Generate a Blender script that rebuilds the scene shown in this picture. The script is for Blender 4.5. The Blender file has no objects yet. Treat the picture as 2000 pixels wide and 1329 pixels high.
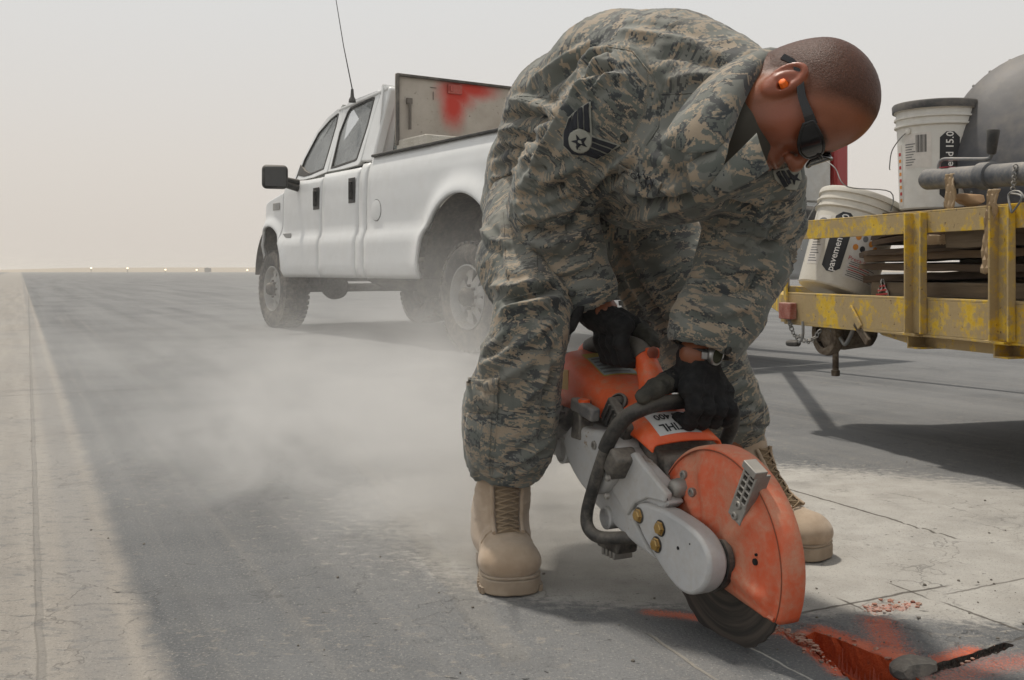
import bpy, bmesh, math, random
import numpy as np
from mathutils import Vector, Matrix
from mathutils.bvhtree import BVHTree
random.seed(7); np.random.seed(7)
SC = bpy.context.scene
COL = SC.collection
R = math.radians

# ------------------------------------------------------------------ camera, world, sun, exposure
CAM_H = 0.60
FPX = 2000.0            # focal length in photo pixels (36 mm lens on a 36 mm sensor)
HZ = 528.0              # horizon row of the photograph
cd = bpy.data.cameras.new('camera'); cam = bpy.data.objects.new('camera', cd); COL.objects.link(cam)
cam.location = (0, 0, CAM_H); cam.rotation_euler = (R(90), 0, 0)
cd.lens = 36.0; cd.sensor_width = 36.0; cd.sensor_fit = 'HORIZONTAL'
cd.shift_y = -(664.5 - HZ) / 2000.0
cd.clip_start = 0.05; cd.clip_end = 6000
SC.camera = cam

SUN_EL, SUN_AZ = R(72), R(-40)      # azimuth from +Y towards +X: the sun stands high, behind the man and to the left
sl = bpy.data.lights.new('sun', 'SUN'); sun = bpy.data.objects.new('sun', sl); COL.objects.link(sun)
sl.energy = 3.0; sl.angle = R(3.0); sl.color = (1.0, 0.94, 0.85)
sdir = Vector((math.cos(SUN_EL) * math.sin(SUN_AZ), math.cos(SUN_EL) * math.cos(SUN_AZ), math.sin(SUN_EL)))
sun.rotation_euler = sdir.to_track_quat('Z', 'Y').to_euler(); sun.location = sdir * 30

W = bpy.data.worlds.new('World'); SC.world = W; W.use_nodes = True
nt = W.node_tree; nt.nodes.clear()
wo = nt.nodes.new('ShaderNodeOutputWorld'); wb = nt.nodes.new('ShaderNodeBackground')
sky = nt.nodes.new('ShaderNodeTexSky'); sky.sky_type = 'NISHITA'; sky.sun_disc = False
sky.sun_elevation = SUN_EL; sky.sun_rotation = SUN_AZ; sky.dust_density = 6.0; sky.air_density = 1.0; sky.ozone_density = 1.0
tc = nt.nodes.new('ShaderNodeTexCoord'); sp = nt.nodes.new('ShaderNodeSeparateXYZ'); nt.links.new(tc.outputs['Generated'], sp.inputs[0])
rp = nt.nodes.new('ShaderNodeValToRGB'); nt.links.new(sp.outputs['Z'], rp.inputs[0])   # dusty air: cream near the horizon, paler above
e = rp.color_ramp.elements
e[0].position = 0.0; e[0].color = (0.75, 0.685, 0.62, 1); e[1].position = 1.0; e[1].color = (0.70, 0.725, 0.74, 1)
for ps, cl in ((0.10, (0.775, 0.725, 0.67, 1)), (0.26, (0.78, 0.775, 0.755, 1))):
    q = e.new(ps); q.color = cl
sc1 = nt.nodes.new('ShaderNodeMix'); sc1.data_type = 'RGBA'; sc1.blend_type = 'MULTIPLY'; sc1.inputs['Factor'].default_value = 1.0
sc1.inputs[7].default_value = (9.7, 9.7, 9.7, 1)       # the background strength below is 0.1
nt.links.new(rp.outputs[0], sc1.inputs[6])
mx = nt.nodes.new('ShaderNodeMix'); mx.data_type = 'RGBA'; mx.inputs['Factor'].default_value = 0.90
nt.links.new(sky.outputs[0], mx.inputs[6]); nt.links.new(sc1.outputs[2], mx.inputs[7])
nt.links.new(mx.outputs[2], wb.inputs[0]); wb.inputs[1].default_value = 0.1
nt.links.new(wb.outputs[0], wo.inputs[0])
vs = SC.view_settings; vs.view_transform = 'Standard'; vs.look = 'None'; vs.exposure = 0.0; vs.gamma = 1.0; vs.use_curve_mapping = False
SC.cycles.volume_step_rate = 0.45; SC.cycles.volume_max_steps = 128; SC.cycles.volume_bounces = 1
SC.cycles.max_bounces = 8; SC.cycles.transparent_max_bounces = 12; SC.cycles.use_denoising = True

def P(px, py, Y):       # the point at depth Y seen at a photo pixel
    return Vector(((px - 1000.0) / FPX * Y, Y, CAM_H - (py - HZ) / FPX * Y))
def G(px, py):          # ground point seen at a photo pixel
    Y = CAM_H * FPX / (py - HZ); return Vector(((px - 1000.0) / FPX * Y, Y, 0))

# ------------------------------------------------------------------ noise for geometry
def _hash(i, j, k, seed):
    h = (i.astype(np.int64) * 374761393 + j.astype(np.int64) * 668265263 + k.astype(np.int64) * 2147483647 + seed * 974634777) & 0xffffffff
    h = ((h ^ (h >> 13)) * 1274126177) & 0xffffffff
    return ((h ^ (h >> 16)) & 0xffff) / 65535.0
def vnoise(p, seed=0):
    p = np.asarray(p, dtype=np.float64); f = np.floor(p); t = p - f; t = t * t * (3 - 2 * t); f = f.astype(np.int64); o = 0
    for a in (0, 1):
        for b in (0, 1):
            for c in (0, 1):
                w = (t[:, 0] if a else 1 - t[:, 0]) * (t[:, 1] if b else 1 - t[:, 1]) * (t[:, 2] if c else 1 - t[:, 2])
                o = o + w * _hash(f[:, 0] + a, f[:, 1] + b, f[:, 2] + c, seed)
    return o
def fbm(p, oct=4, seed=0):
    p = np.asarray(p, dtype=np.float64); o = 0; a = .5; s = 0
    for i in range(oct):
        o = o + a * vnoise(p, seed + i); s += a; a *= .5; p = p * 2.03 + 11.7
    return o / s
def sstep(a, b, x):
    t = np.clip((x - a) / (b - a), 0, 1); return t * t * (3 - 2 * t)

# ------------------------------------------------------------------ node materials
class NM:
    def __init__(s, name):
        s.m = bpy.data.materials.new(name); s.m.use_nodes = True; s.t = s.m.node_tree; s.t.nodes.clear()
        s.out = s.n('ShaderNodeOutputMaterial')
    def n(s, typ, **kw):
        x = s.t.nodes.new(typ)
        for k, v in kw.items(): setattr(x, k, v)
        return x
    def l(s, a, b): s.t.links.new(a, b)
    def put(s, sock, v):
        if hasattr(v, 'is_linked') or isinstance(v, bpy.types.NodeSocket): s.l(v, sock)
        else:
            if isinstance(v, (tuple, list)) and len(v) == 3 and sock.type == 'RGBA': v = tuple(v) + (1,)
            sock.default_value = v
    def math(s, op, a, b=0.0, c=0.0, clamp=False):
        x = s.n('ShaderNodeMath', operation=op, use_clamp=clamp); s.put(x.inputs[0], a); s.put(x.inputs[1], b)
        if op in ('MULTIPLY_ADD', 'SMOOTH_MIN'): s.put(x.inputs[2], c)
        return x.outputs[0]
    def mix(s, f, a, b, blend='MIX'):
        x = s.n('ShaderNodeMix', data_type='RGBA', blend_type=blend, clamp_factor=True)
        s.put(x.inputs[0], f); s.put(x.inputs[6], a); s.put(x.inputs[7], b); return x.outputs[2]
    def noise(s, vec, scale, detail=3, rough=.55, dist=0.0, col=False):
        x = s.n('ShaderNodeTexNoise'); x.inputs['Scale'].default_value = scale; x.inputs['Detail'].default_value = detail
        x.inputs['Roughness'].default_value = rough; x.inputs['Distortion'].default_value = dist
        if vec is not None: s.l(vec, x.inputs['Vector'])
        return x.outputs['Color' if col else 'Fac']
    def ramp(s, v, a, b, lo=0.0, hi=1.0):
        x = s.n('ShaderNodeMapRange', interpolation_type='SMOOTHSTEP'); s.put(x.inputs[0], v)
        s.put(x.inputs[1], a); s.put(x.inputs[2], b); s.put(x.inputs[3], lo); s.put(x.inputs[4], hi); return x.outputs[0]
    def obj(s): return s.n('ShaderNodeTexCoord').outputs['Object']
    def pos(s): return s.n('ShaderNodeNewGeometry').outputs['Position']
    def nz(s):
        g = s.n('ShaderNodeNewGeometry'); q = s.n('ShaderNodeSeparateXYZ'); s.l(g.outputs['Normal'], q.inputs[0]); return q.outputs['Z']
    def scale(s, vec, sc):
        x = s.n('ShaderNodeVectorMath', operation='MULTIPLY'); s.l(vec, x.inputs[0]); x.inputs[1].default_value = sc; return x.outputs[0]
    def attr(s, nm, vec=False):
        x = s.n('ShaderNodeAttribute', attribute_name=nm); return x.outputs['Vector' if vec else 'Fac']
    def bump(s, h, strength=.3, dist=.01, nrm=None):
        x = s.n('ShaderNodeBump'); x.inputs['Strength'].default_value = strength; x.inputs['Distance'].default_value = dist
        s.l(h, x.inputs['Height'])
        if nrm is not None: s.l(nrm, x.inputs['Normal'])
        return x.outputs[0]
    def bsdf(s, col, rough=.6, metal=0.0, nrm=None, spec=.5, **kw):
        b = s.n('ShaderNodeBsdfPrincipled'); s.put(b.inputs['Base Color'], col); s.put(b.inputs['Roughness'], rough)
        s.put(b.inputs['Metallic'], metal); s.put(b.inputs['Specular IOR Level'], spec)
        if nrm is not None: s.l(nrm, b.inputs['Normal'])
        for k, v in kw.items(): s.put(b.inputs[k], v)
        s.l(b.outputs[0], s.out.inputs['Surface']); s.b = b; return b

DUST = (0.36, 0.315, 0.255)
def dusty(name, col, rough=.5, metal=0.0, dust=.35, var=.25, nscale=6.0, bump=.1, bscale=60, spec=.5, chips=None, chipamt=.5, top=.35, coat=0):
    """A painted / plastic / metal surface with tonal variation, wear and settled dust."""
    M = NM(name); o = M.obj()
    n1 = M.noise(o, nscale, 5, .6); n2 = M.noise(o, nscale * 7, 4, .6)
    c = M.mix(M.ramp(n1, .3, .7), tuple(x * (1 - var) for x in col), tuple(min(1, x * (1 + var * .6)) for x in col))
    if chips is not None:
        c = M.mix(M.ramp(M.noise(o, nscale * 4, 6, .7), 1 - chipamt - .02, 1 - chipamt + .04), c, chips)
    up = M.math('MULTIPLY', M.math('MAXIMUM', M.nz(), 0.0), top)
    dm = M.math('ADD', M.ramp(M.math('ADD', M.math('MULTIPLY', n1, .6), M.math('MULTIPLY', n2, .4)), .40, .68, 0, dust), up, clamp=True)
    c = M.mix(dm, c, DUST)
    r = M.math('ADD', M.math('MULTIPLY', dm, .4), rough, clamp=True)
    nb = M.bump(M.noise(o, bscale, 4, .6), bump, .004)
    M.bsdf(c, r, metal, nb, spec)
    if coat: M.b.inputs['Coat Weight'].default_value = coat
    return M.m
def plain(name, col, rough=.5, metal=0.0, spec=.5):
    M = NM(name); n = M.noise(M.obj(), 30, 4, .6)
    M.bsdf(M.mix(n, tuple(x * .8 for x in col), tuple(min(1, x * 1.15) for x in col)), rough, metal, None, spec); return M.m

# ------------------------------------------------------------------ mesh building
def frame(t):
    t = Vector(t).normalized(); a = Vector((0, 0, 1)) if abs(t.z) < .9 else Vector((1, 0, 0))
    u = t.cross(a).normalized(); return u, t.cross(u).normalized()
class MB:
    def __init__(s): s.v = []; s.f = []
    def add(s, vs, fs):
        o = len(s.v); s.v += [tuple(x) for x in vs]; s.f += [tuple(i + o for i in f) for f in fs]; return s
    def hexa(s, a):     # eight corners: bottom loop then top loop
        return s.add(a, [(3, 2, 1, 0), (4, 5, 6, 7), (0, 1, 5, 4), (1, 2, 6, 5), (2, 3, 7, 6), (3, 0, 4, 7)])
    def box(s, c, sx, sy, sz, ax=None):
        c = Vector(c); X, Y, Z = ax if ax else (Vector((1, 0, 0)), Vector((0, 1, 0)), Vector((0, 0, 1)))
        X = Vector(X); Y = Vector(Y); Z = Vector(Z)
        q = [(-1, -1), (1, -1), (1, 1), (-1, 1)]
        return s.hexa([c + X * (sx / 2 * a) + Y * (sy / 2 * b) + Z * (sz / 2 * z) for z in (-1, 1) for a, b in q])
    def bar(s, a, b, w, h, up=(0, 0, 1)):
        a = Vector(a); b = Vector(b); t = (b - a).normalized(); u = Vector(up); x = t.cross(u)
        if x.length < 1e-4: x = t.cross(Vector((1, 0, 0)))
        x.normalize(); z = x.cross(t).normalized()
        return s.box((a + b) / 2, (b - a).length, w, h, (t, x, z))
    def tube(s, pts, r, n=10, caps=True, closed=False):
        pts = [Vector(p) for p in pts]; m = len(pts); rr = r if isinstance(r, (list, tuple)) else [r] * m
        vs = []; u = None
        for i, p in enumerate(pts):
            if closed: t = pts[(i + 1) % m] - pts[i - 1]
            else: t = pts[min(i + 1, m - 1)] - pts[max(i - 1, 0)]
            t.normalize()
            if u is None: u, _ = frame(t)
            u = (u - t * u.dot(t)).normalized(); w = t.cross(u)
            for k in range(n):
                a = 2 * math.pi * k / n; vs.append(p + (u * math.cos(a) + w * math.sin(a)) * rr[i])
        fs = []
        for i in range(m if closed else m - 1):
            for k in range(n):
                j = (i + 1) % m
                fs.append((i * n + k, i * n + (k + 1) % n, j * n + (k + 1) % n, j * n + k))
        if caps and not closed: fs += [tuple(range(n - 1, -1, -1)), tuple((m - 1) * n + k for k in range(n))]
        return s.add(vs, fs)
    def lathe(s, c, axis, prof, n=32, caps=True):   # prof: (radius, distance along axis)
        c = Vector(c); t = Vector(axis).normalized(); u, w = frame(t); vs = []
        for r, h in prof:
            for k in range(n):
                a = 2 * math.pi * k / n; vs.append(c + t * h + (u * math.cos(a) + w * math.sin(a)) * r)
        fs = [(i * n + k, i * n + (k + 1) % n, (i + 1) * n + (k + 1) % n, (i + 1) * n + k) for i in range(len(prof) - 1) for k in range(n)]
        if caps: fs += [tuple(range(n - 1, -1, -1)), tuple((len(prof) - 1) * n + k for k in range(n))]
        return s.add(vs, fs)
    def prism(s, loop, vec):
        loop = [Vector(p) for p in loop]; m = len(loop); v = Vector(vec)
        return s.add(loop + [p + v for p in loop], [tuple(range(m - 1, -1, -1)), tuple(range(m, 2 * m))] + [(i, (i + 1) % m, (i + 1) % m + m, i + m) for i in range(m)])
    def ring(s, outer, inner, vec):     # prism of the band between two loops of equal count
        o = [Vector(p) for p in outer]; i = [Vector(p) for p in inner]; m = len(o); v = Vector(vec)
        vs = o + i + [p + v for p in o] + [p + v for p in i]; fs = []
        for k in range(m):
            j = (k + 1) % m
            fs += [(j, k, m + k, m + j), (2 * m + k, 2 * m + j, 3 * m + j, 3 * m + k), (k, j, 2 * m + j, 2 * m + k), (m + j, m + k, 3 * m + k, 3 * m + j)]
        return s.add(vs, fs)
    def grid(s, rows):      # rows of points
        m = len(rows[0]); vs = [p for r in rows for p in r]
        return s.add(vs, [(i * m + j, i * m + j + 1, (i + 1) * m + j + 1, (i + 1) * m + j) for i in range(len(rows) - 1) for j in range(m - 1)])
    def build(s, name, m, parent=None, smooth=None, bevel=0, seg=2, solid=0, fix=True, subsurf=0):
        me = bpy.data.meshes.new(name)
        off = Vector((0, 0, 0)); q = parent
        while q is not None: off += q.location; q = q.parent
        me.from_pydata([Vector(v) - off for v in s.v], [], s.f); me.update()
        return link(name, me, m, parent, smooth, bevel, seg, solid, fix, subsurf)
def link(name, me, m, parent=None, smooth=None, bevel=0, seg=2, solid=0, fix=True, subsurf=0):
    if fix:
        bm = bmesh.new(); bm.from_mesh(me); bmesh.ops.recalc_face_normals(bm, faces=bm.faces); bm.to_mesh(me); bm.free()
    o = bpy.data.objects.new(name, me); COL.objects.link(o)
    for x in (m if isinstance(m, (list, tuple)) else [m]): me.materials.append(x)
    if parent is not None: o.parent = parent
    if smooth:
        me.polygons.foreach_set('use_smooth', [True] * len(me.polygons))
        if smooth < 180: me.set_sharp_from_angle(angle=R(smooth))
    if solid:
        q = o.modifiers.new('solid', 'SOLIDIFY'); q.thickness = solid; q.offset = -1
    if subsurf:
        q = o.modifiers.new('sub', 'SUBSURF'); q.levels = q.render_levels = subsurf
    if bevel:
        q = o.modifiers.new('bevel', 'BEVEL'); q.width = bevel; q.segments = seg; q.limit_method = 'ANGLE'; q.angle_limit = R(35); q.harden_normals = False
        if not smooth:
            me.polygons.foreach_set('use_smooth', [True] * len(me.polygons)); me.set_sharp_from_angle(angle=R(30))
    return o
def tag(o, label=None, cat=None, group=None, kind=None):
    if label: o['label'] = label
    if cat: o['category'] = cat
    if group: o['group'] = group
    if kind: o['kind'] = kind
    return o
def thing(name, loc, label, cat, group=None):
    o = bpy.data.objects.new(name, None); COL.objects.link(o); o.location = loc; o.empty_display_size = .1
    return tag(o, label, cat, group)
def text_mesh(txt, size, font_align='CENTER', bold=0.0):
    c = bpy.data.curves.new('txt', 'FONT'); c.body = txt; c.size = size; c.align_x = font_align; c.align_y = 'CENTER'; c.resolution_u = 2; c.offset = bold * size
    o = bpy.data.objects.new('txt', c); COL.objects.link(o); dg = bpy.context.evaluated_depsgraph_get()
    me = bpy.data.meshes.new_from_object(o.evaluated_get(dg)); bpy.data.objects.remove(o)
    vs = [v.co.copy() for v in me.vertices]; fs = [tuple(p.vertices) for p in me.polygons]; bpy.data.meshes.remove(me)
    return vs, fs
def catmull(pts, n=6):
    pts = [Vector(p) for p in pts]; out = []
    for i in range(len(pts) - 1):
        a = pts[max(i - 1, 0)]; b = pts[i]; c = pts[i + 1]; d = pts[min(i + 2, len(pts) - 1)]
        for k in range(n):
            t = k / n; out.append(.5 * ((2 * b) + (c - a) * t + (2 * a - 5 * b + 4 * c - d) * t * t + (3 * b - a - 3 * c + d) * t ** 3))
    out.append(pts[-1]); return out
def interp(tab, x): return float(np.interp(x, [t[0] for t in tab], [t[1] for t in tab]))

# ------------------------------------------------------------------ implicit surfaces (bodies, clothes, boots, gloves)
class SDF:
    def __init__(s, lo, hi, h):
        s.h = h; s.lo = np.array(lo, float); s.n = np.maximum(4, np.ceil((np.array(hi) - s.lo) / h).astype(int) + 1)
        s.F = np.full(s.n, .12, np.float32)
        s.ax = [(s.lo[i] + h * np.arange(s.n[i])).astype(np.float32) for i in range(3)]
    def sl(s, lo, hi):
        a = np.clip(np.floor((np.array(lo) - s.lo) / s.h).astype(int), 0, s.n); b = np.clip(np.ceil((np.array(hi) - s.lo) / s.h).astype(int) + 1, 0, s.n)
        return tuple(slice(a[i], b[i]) for i in range(3))
    def pts(s, sl):
        return s.ax[0][sl[0]][:, None, None], s.ax[1][sl[1]][None, :, None], s.ax[2][sl[2]][None, None, :]
    def put(s, sl, d, k, sub):
        c = s.F[sl]
        if c.size == 0: return
        if sub:
            d = -d; h = np.clip(.5 - .5 * (c - d) / k, 0, 1); s.F[sl] = c * (1 - h) + d * h + k * h * (1 - h)
        else:
            h = np.clip(.5 + .5 * (c - d) / k, 0, 1); s.F[sl] = c * (1 - h) + d * h - k * h * (1 - h)
    def cap(s, a, b, ra, rb=None, k=.01, sub=False, flat=None, ratio=1.0):
        """round cone from a to b; flat/ratio widens (ratio>1) the section along the direction 'flat'"""
        rb = ra if rb is None else rb; a = np.array(a, float); b = np.array(b, float)
        pad = max(ra, rb) * max(1, ratio) + k + 3 * s.h; sl = s.sl(np.minimum(a, b) - pad, np.maximum(a, b) + pad); x, y, z = s.pts(sl)
        ba = b - a; L = max(float(ba @ ba), 1e-9)
        px, py, pz = x - a[0], y - a[1], z - a[2]
        t = np.clip((px * ba[0] + py * ba[1] + pz * ba[2]) / L, 0, 1)
        qx, qy, qz = px - t * ba[0], py - t * ba[1], pz - t * ba[2]
        r = ra + (rb - ra) * t
        if flat is not None:
            f = np.array(flat, float); f /= np.linalg.norm(f); w = qx * f[0] + qy * f[1] + qz * f[2]; g = w * (1 / ratio - 1)
            qx, qy, qz = qx + g * f[0], qy + g * f[1], qz + g * f[2]
        s.put(sl, np.sqrt(qx * qx + qy * qy + qz * qz) - r, k, sub); return s
    def chain(s, pts, k=.01, **kw):
        for (a, ra), (b, rb) in zip(pts[:-1], pts[1:]): s.cap(a, b, ra, rb, k, **kw)
        return s
    def ell(s, c, r, rot=None, k=.01, sub=False):
        c = np.array(c, float); r = np.array(r, float); pad = max(r) + k + 3 * s.h; sl = s.sl(c - pad, c + pad); x, y, z = s.pts(sl)
        p = [x - c[0], y - c[1], z - c[2]]
        if rot is not None: p = [p[0] * rot[0][i] + p[1] * rot[1][i] + p[2] * rot[2][i] for i in range(3)]   # rot columns = axes
        k0 = np.sqrt((p[0] / r[0]) ** 2 + (p[1] / r[1]) ** 2 + (p[2] / r[2]) ** 2); k1 = np.sqrt((p[0] / r[0] ** 2) ** 2 + (p[1] / r[1] ** 2) ** 2 + (p[2] / r[2] ** 2) ** 2)
        s.put(sl, k0 * (k0 - 1) / np.maximum(k1, 1e-6), k, sub); return s
    def mesh(s, smooth=2):
        F = s.F; n = np.array(F.shape) - 1; ins = F < 0
        c = np.zeros(n, np.uint8)
        for i in (0, 1):
            for j in (0, 1):
                for k in (0, 1): c += ins[i:n[0] + i, j:n[1] + j, k:n[2] + k]
        act = (c > 0) & (c < 8); I = np.argwhere(act); idx = -np.ones(n, np.int64); idx[act] = np.arange(len(I))
        acc = np.zeros((len(I), 3)); cnt = np.zeros(len(I)); cor = [(i, j, k) for i in (0, 1) for j in (0, 1) for k in (0, 1)]
        for a in range(8):
            for b in range(a + 1, 8):
                A = np.array(cor[a]); B = np.array(cor[b])
                if abs(A - B).sum() != 1: continue
                fa = F[tuple((I + A).T)].astype(float); fb = F[tuple((I + B).T)].astype(float); m = (fa < 0) != (fb < 0)
                t = np.where(m, fa / np.where(m, fa - fb, 1), 0); acc += m[:, None] * (A + t[:, None] * (B - A)); cnt += m
        V = s.lo + s.h * (I + acc / np.maximum(cnt, 1)[:, None]); Q = []
        for ax in range(3):
            u, v = [(1, 2), (2, 0), (0, 1)][ax]
            sl0 = [slice(None)] * 3; sl1 = [slice(None)] * 3; sl0[ax] = slice(0, n[ax]); sl1[ax] = slice(1, n[ax] + 1)
            f0 = ins[tuple(sl0)]; f1 = ins[tuple(sl1)]; E = np.argwhere(f0 != f1)
            E = E[(E[:, u] > 0) & (E[:, v] > 0) & (E[:, u] < n[u]) & (E[:, v] < n[v])]
            fl = f0[tuple(E.T)]
            du = np.zeros(3, int); du[u] = 1; dv = np.zeros(3, int); dv[v] = 1
            q = np.stack([idx[tuple((E - du - dv).T)], idx[tuple((E - dv).T)], idx[tuple(E.T)], idx[tuple((E - du).T)]], 1)
            q[~fl] = q[~fl][:, ::-1]; Q.append(q)
        Q = np.concatenate(Q); Q = Q[(Q >= 0).all(1)]
        for _ in range(smooth): V = lap(V, Q, .5)
        return V, Q
def lap(V, Q, w=.5):
    S = np.zeros_like(V); N = np.zeros(len(V))
    for a in range(4):
        b = (a + 1) % 4
        for i, j in ((Q[:, a], Q[:, b]), (Q[:, b], Q[:, a])):
            for d in range(3): S[:, d] += np.bincount(i, V[j, d], len(V))
            N += np.bincount(i, minlength=len(V))
    return V + w * (S / np.maximum(N, 1)[:, None] - V)
def vnormals(V, Q):
    n = np.cross(V[Q[:, 2]] - V[Q[:, 0]], V[Q[:, 3]] - V[Q[:, 1]]); N = np.zeros_like(V)
    for a in range(4):
        for d in range(3): N[:, d] += np.bincount(Q[:, a], n[:, d], len(V))
    return N / np.maximum(np.linalg.norm(N, axis=1), 1e-12)[:, None]
def np_mesh(name, V, Q, mt, parent=None, attrs=None, smooth=True):
    off = Vector((0, 0, 0)); q = parent
    while q is not None: off += q.location; q = q.parent
    V = np.asarray(V) - np.array(off)
    me = bpy.data.meshes.new(name); me.vertices.add(len(V)); me.vertices.foreach_set('co', V.astype(np.float32).ravel())
    k = Q.shape[1]; me.loops.add(Q.size); me.loops.foreach_set('vertex_index', Q.astype(np.int32).ravel())
    me.polygons.add(len(Q)); me.polygons.foreach_set('loop_start', np.arange(0, Q.size, k, dtype=np.int32))
    me.polygons.foreach_set('use_smooth', np.full(len(Q), bool(smooth))); me.update(calc_edges=True)
    for nm, a in (attrs or {}).items():
        a = np.asarray(a, np.float32)
        if a.ndim == 1: at = me.attributes.new(nm, 'FLOAT', 'POINT'); at.data.foreach_set('value', a)
        else: at = me.attributes.new(nm, 'FLOAT_VECTOR', 'POINT'); at.data.foreach_set('vector', a.ravel())
    o = bpy.data.objects.new(name, me); COL.objects.link(o); me.materials.append(mt)
    if parent is not None: o.parent = parent
    return o
def seg_dist(V, pts):       # distance of every vertex to a polyline, and the arc position
    V = np.asarray(V); D = np.full(len(V), 9.0); T = np.zeros(len(V)); L = 0; tot = sum(np.linalg.norm(np.array(b) - np.array(a)) for a, b in zip(pts[:-1], pts[1:]))
    for a, b in zip(pts[:-1], pts[1:]):
        a = np.array(a, float); b = np.array(b, float); ba = b - a; l = np.linalg.norm(ba)
        t = np.clip(((V - a) @ ba) / max(l * l, 1e-12), 0, 1); d = np.linalg.norm(V - a - t[:, None] * ba, axis=1)
        m = d < D; D[m] = d[m]; T[m] = ((L + t * l) / max(tot, 1e-9))[m]; L += l
    return D, T
# ================================================================== THE GROUND
LD = np.array([-.433, .902])        # the direction the paving runs in
def in_poly(x, y, poly):
    c = np.zeros(x.shape, bool); n = len(poly)
    for i in range(n):
        x0, y0 = poly[i][:2]; x1, y1 = poly[i - 1][:2]
        m = ((y0 > y) != (y1 > y)) & (x < (x1 - x0) * (y - y0) / ((y1 - y0) if y1 != y0 else 1e-9) + x0); c ^= m
    return c
def poly_d(x, y, poly):     # signed distance, negative inside
    V = np.stack([x, y, 0 * x], 1); d, _ = seg_dist(V, [(p[0], p[1], 0) for p in list(poly) + [poly[0]]])
    return np.where(in_poly(x, y, poly), -d, d)
def gpoly(*pp): return [tuple(G(*p)[:2]) for p in pp]
def axis_lines(parts):
    o = []
    for a, b, h in parts: o += list(np.arange(a, b, h))
    return o
gx = axis_lines([(-1.6, .36, .014), (.36, .98, .0045), (.98, 2.2, .014)])
gx = [-940, -700, -500, -350, -180, -90, -45, -24, -14, -9, -6, -4.4, -3.4, -2.8, -2.3, -1.9] + gx + [2.3, 2.6, 3.1, 4, 5.5, 8, 12, 20, 40, 80, 160, 350, 600, 940]
gy = axis_lines([(1.0, 1.40, .011), (1.40, 1.86, .0045), (1.86, 3.2, .014)])
gy = [-190, -120, -60, -20, -6, -2, -.5, .4, .8] + gy + [3.3, 3.5, 3.8, 4.2, 4.8, 5.6, 6.6, 8, 10, 13, 17, 23, 32, 45, 65, 95, 140, 210, 320, 500, 800, 1200, 1780]
gx = np.array(gx); gy = np.array(gy); X, Y = np.meshgrid(gx, gy, indexing='ij'); fx = X.ravel(); fy = Y.ravel()
near = (fx > -1.6) & (fx < 2.2) & (fy > 1.0) & (fy < 3.2)
nx_, ny_ = fx[near], fy[near]
p3 = np.stack([nx_, ny_, 0 * nx_], 1)
z = (fbm(p3 * 22, 4, 3) - .5) * .0035 + (fbm(p3 * 90, 2, 9) - .5) * .002
rough = fbm(p3 * 3.0, 3, 21)
z -= .004 * sstep(.60, .72, fbm(p3 * np.array([42, 60, 1]), 3, 5)) * sstep(.42, .6, rough)      # shallow ravelled pits
trA = gpoly((1590, 1234), (1640, 1251), (1700, 1275), (1757, 1297), (1800, 1332), (1690, 1344), (1650, 1316), (1612, 1284), (1588, 1258), (1570, 1243))
trB = gpoly((1800, 1304), (1850, 1292), (1905, 1276), (1962, 1256), (1980, 1260), (1940, 1275), (1900, 1288), (1862, 1302), (1812, 1316))
spall = gpoly((1688, 1188), (1722, 1172), (1760, 1168), (1782, 1180), (1770, 1196), (1735, 1200), (1700, 1202))
crumb = gpoly((1520, 1228), (1550, 1212), (1590, 1222), (1600, 1236), (1585, 1245), (1610, 1285), (1640, 1312), (1600, 1290), (1560, 1262))
wob = (fbm(p3 * 60, 3, 31) - .5) * .012
dA = poly_d(nx_, ny_, trA) + wob * .22; dB = poly_d(nx_, ny_, trB) + wob * .4; dS = poly_d(nx_, ny_, spall) + wob; dC = poly_d(nx_, ny_, crumb) + wob
inA = sstep(.002, -.003, dA); inB = sstep(.002, -.003, dB)
pit = (fbm(p3 * 45, 3, 77) - .5) * .02
z += inA * (-.070 + pit) + inB * (-.055 + pit) * (1 - inA)
z += sstep(.006, -.012, dS) * (-.006 + (fbm(p3 * 70, 2, 4) - .5) * .012)
z += sstep(.004, -.008, dC) * (1 - inA) * (-.005 + (fbm(p3 * 60, 3, 14) - .5) * .014)
fz = np.zeros(len(fx)); fz[near] = z
# what lies on the surface: pale cement dust round the work, orange marking paint sprayed along the cut
def blob(px, py, rx, ry, k=1.0):
    c = G(px, py); return k * np.exp(-(((fx - c.x) / rx) ** 2 + ((fy - c.y) / ry) ** 2))
dustm = blob(1560, 1000, .60, .62, 1.0) + blob(1850, 1020, .50, .40, .95) + blob(1250, 1100, .30, .28, .62) + blob(1100, 1000, .30, .6, .62) + blob(1800, 1120, .4, .22, .6) + blob(1960, 1150, .35, .16, .6) + blob(850, 960, .5, .8, .30)
dustm -= blob(1250, 1290, .5, .16, .7) + blob(700, 1250, .5, .25, .2) + blob(1900, 860, .6, .6, .5) + blob(1400, 1240, .13, .10, .8)
dustm = np.clip(dustm, 0, 1)
patch = gpoly((1575, 1225), (1755, 1298), (1810, 1300), (1960, 1256), (1880, 1225), (1740, 1195), (1640, 1200))
oran = np.zeros(len(fx)); o_ = np.zeros(len(nx_))
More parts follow.
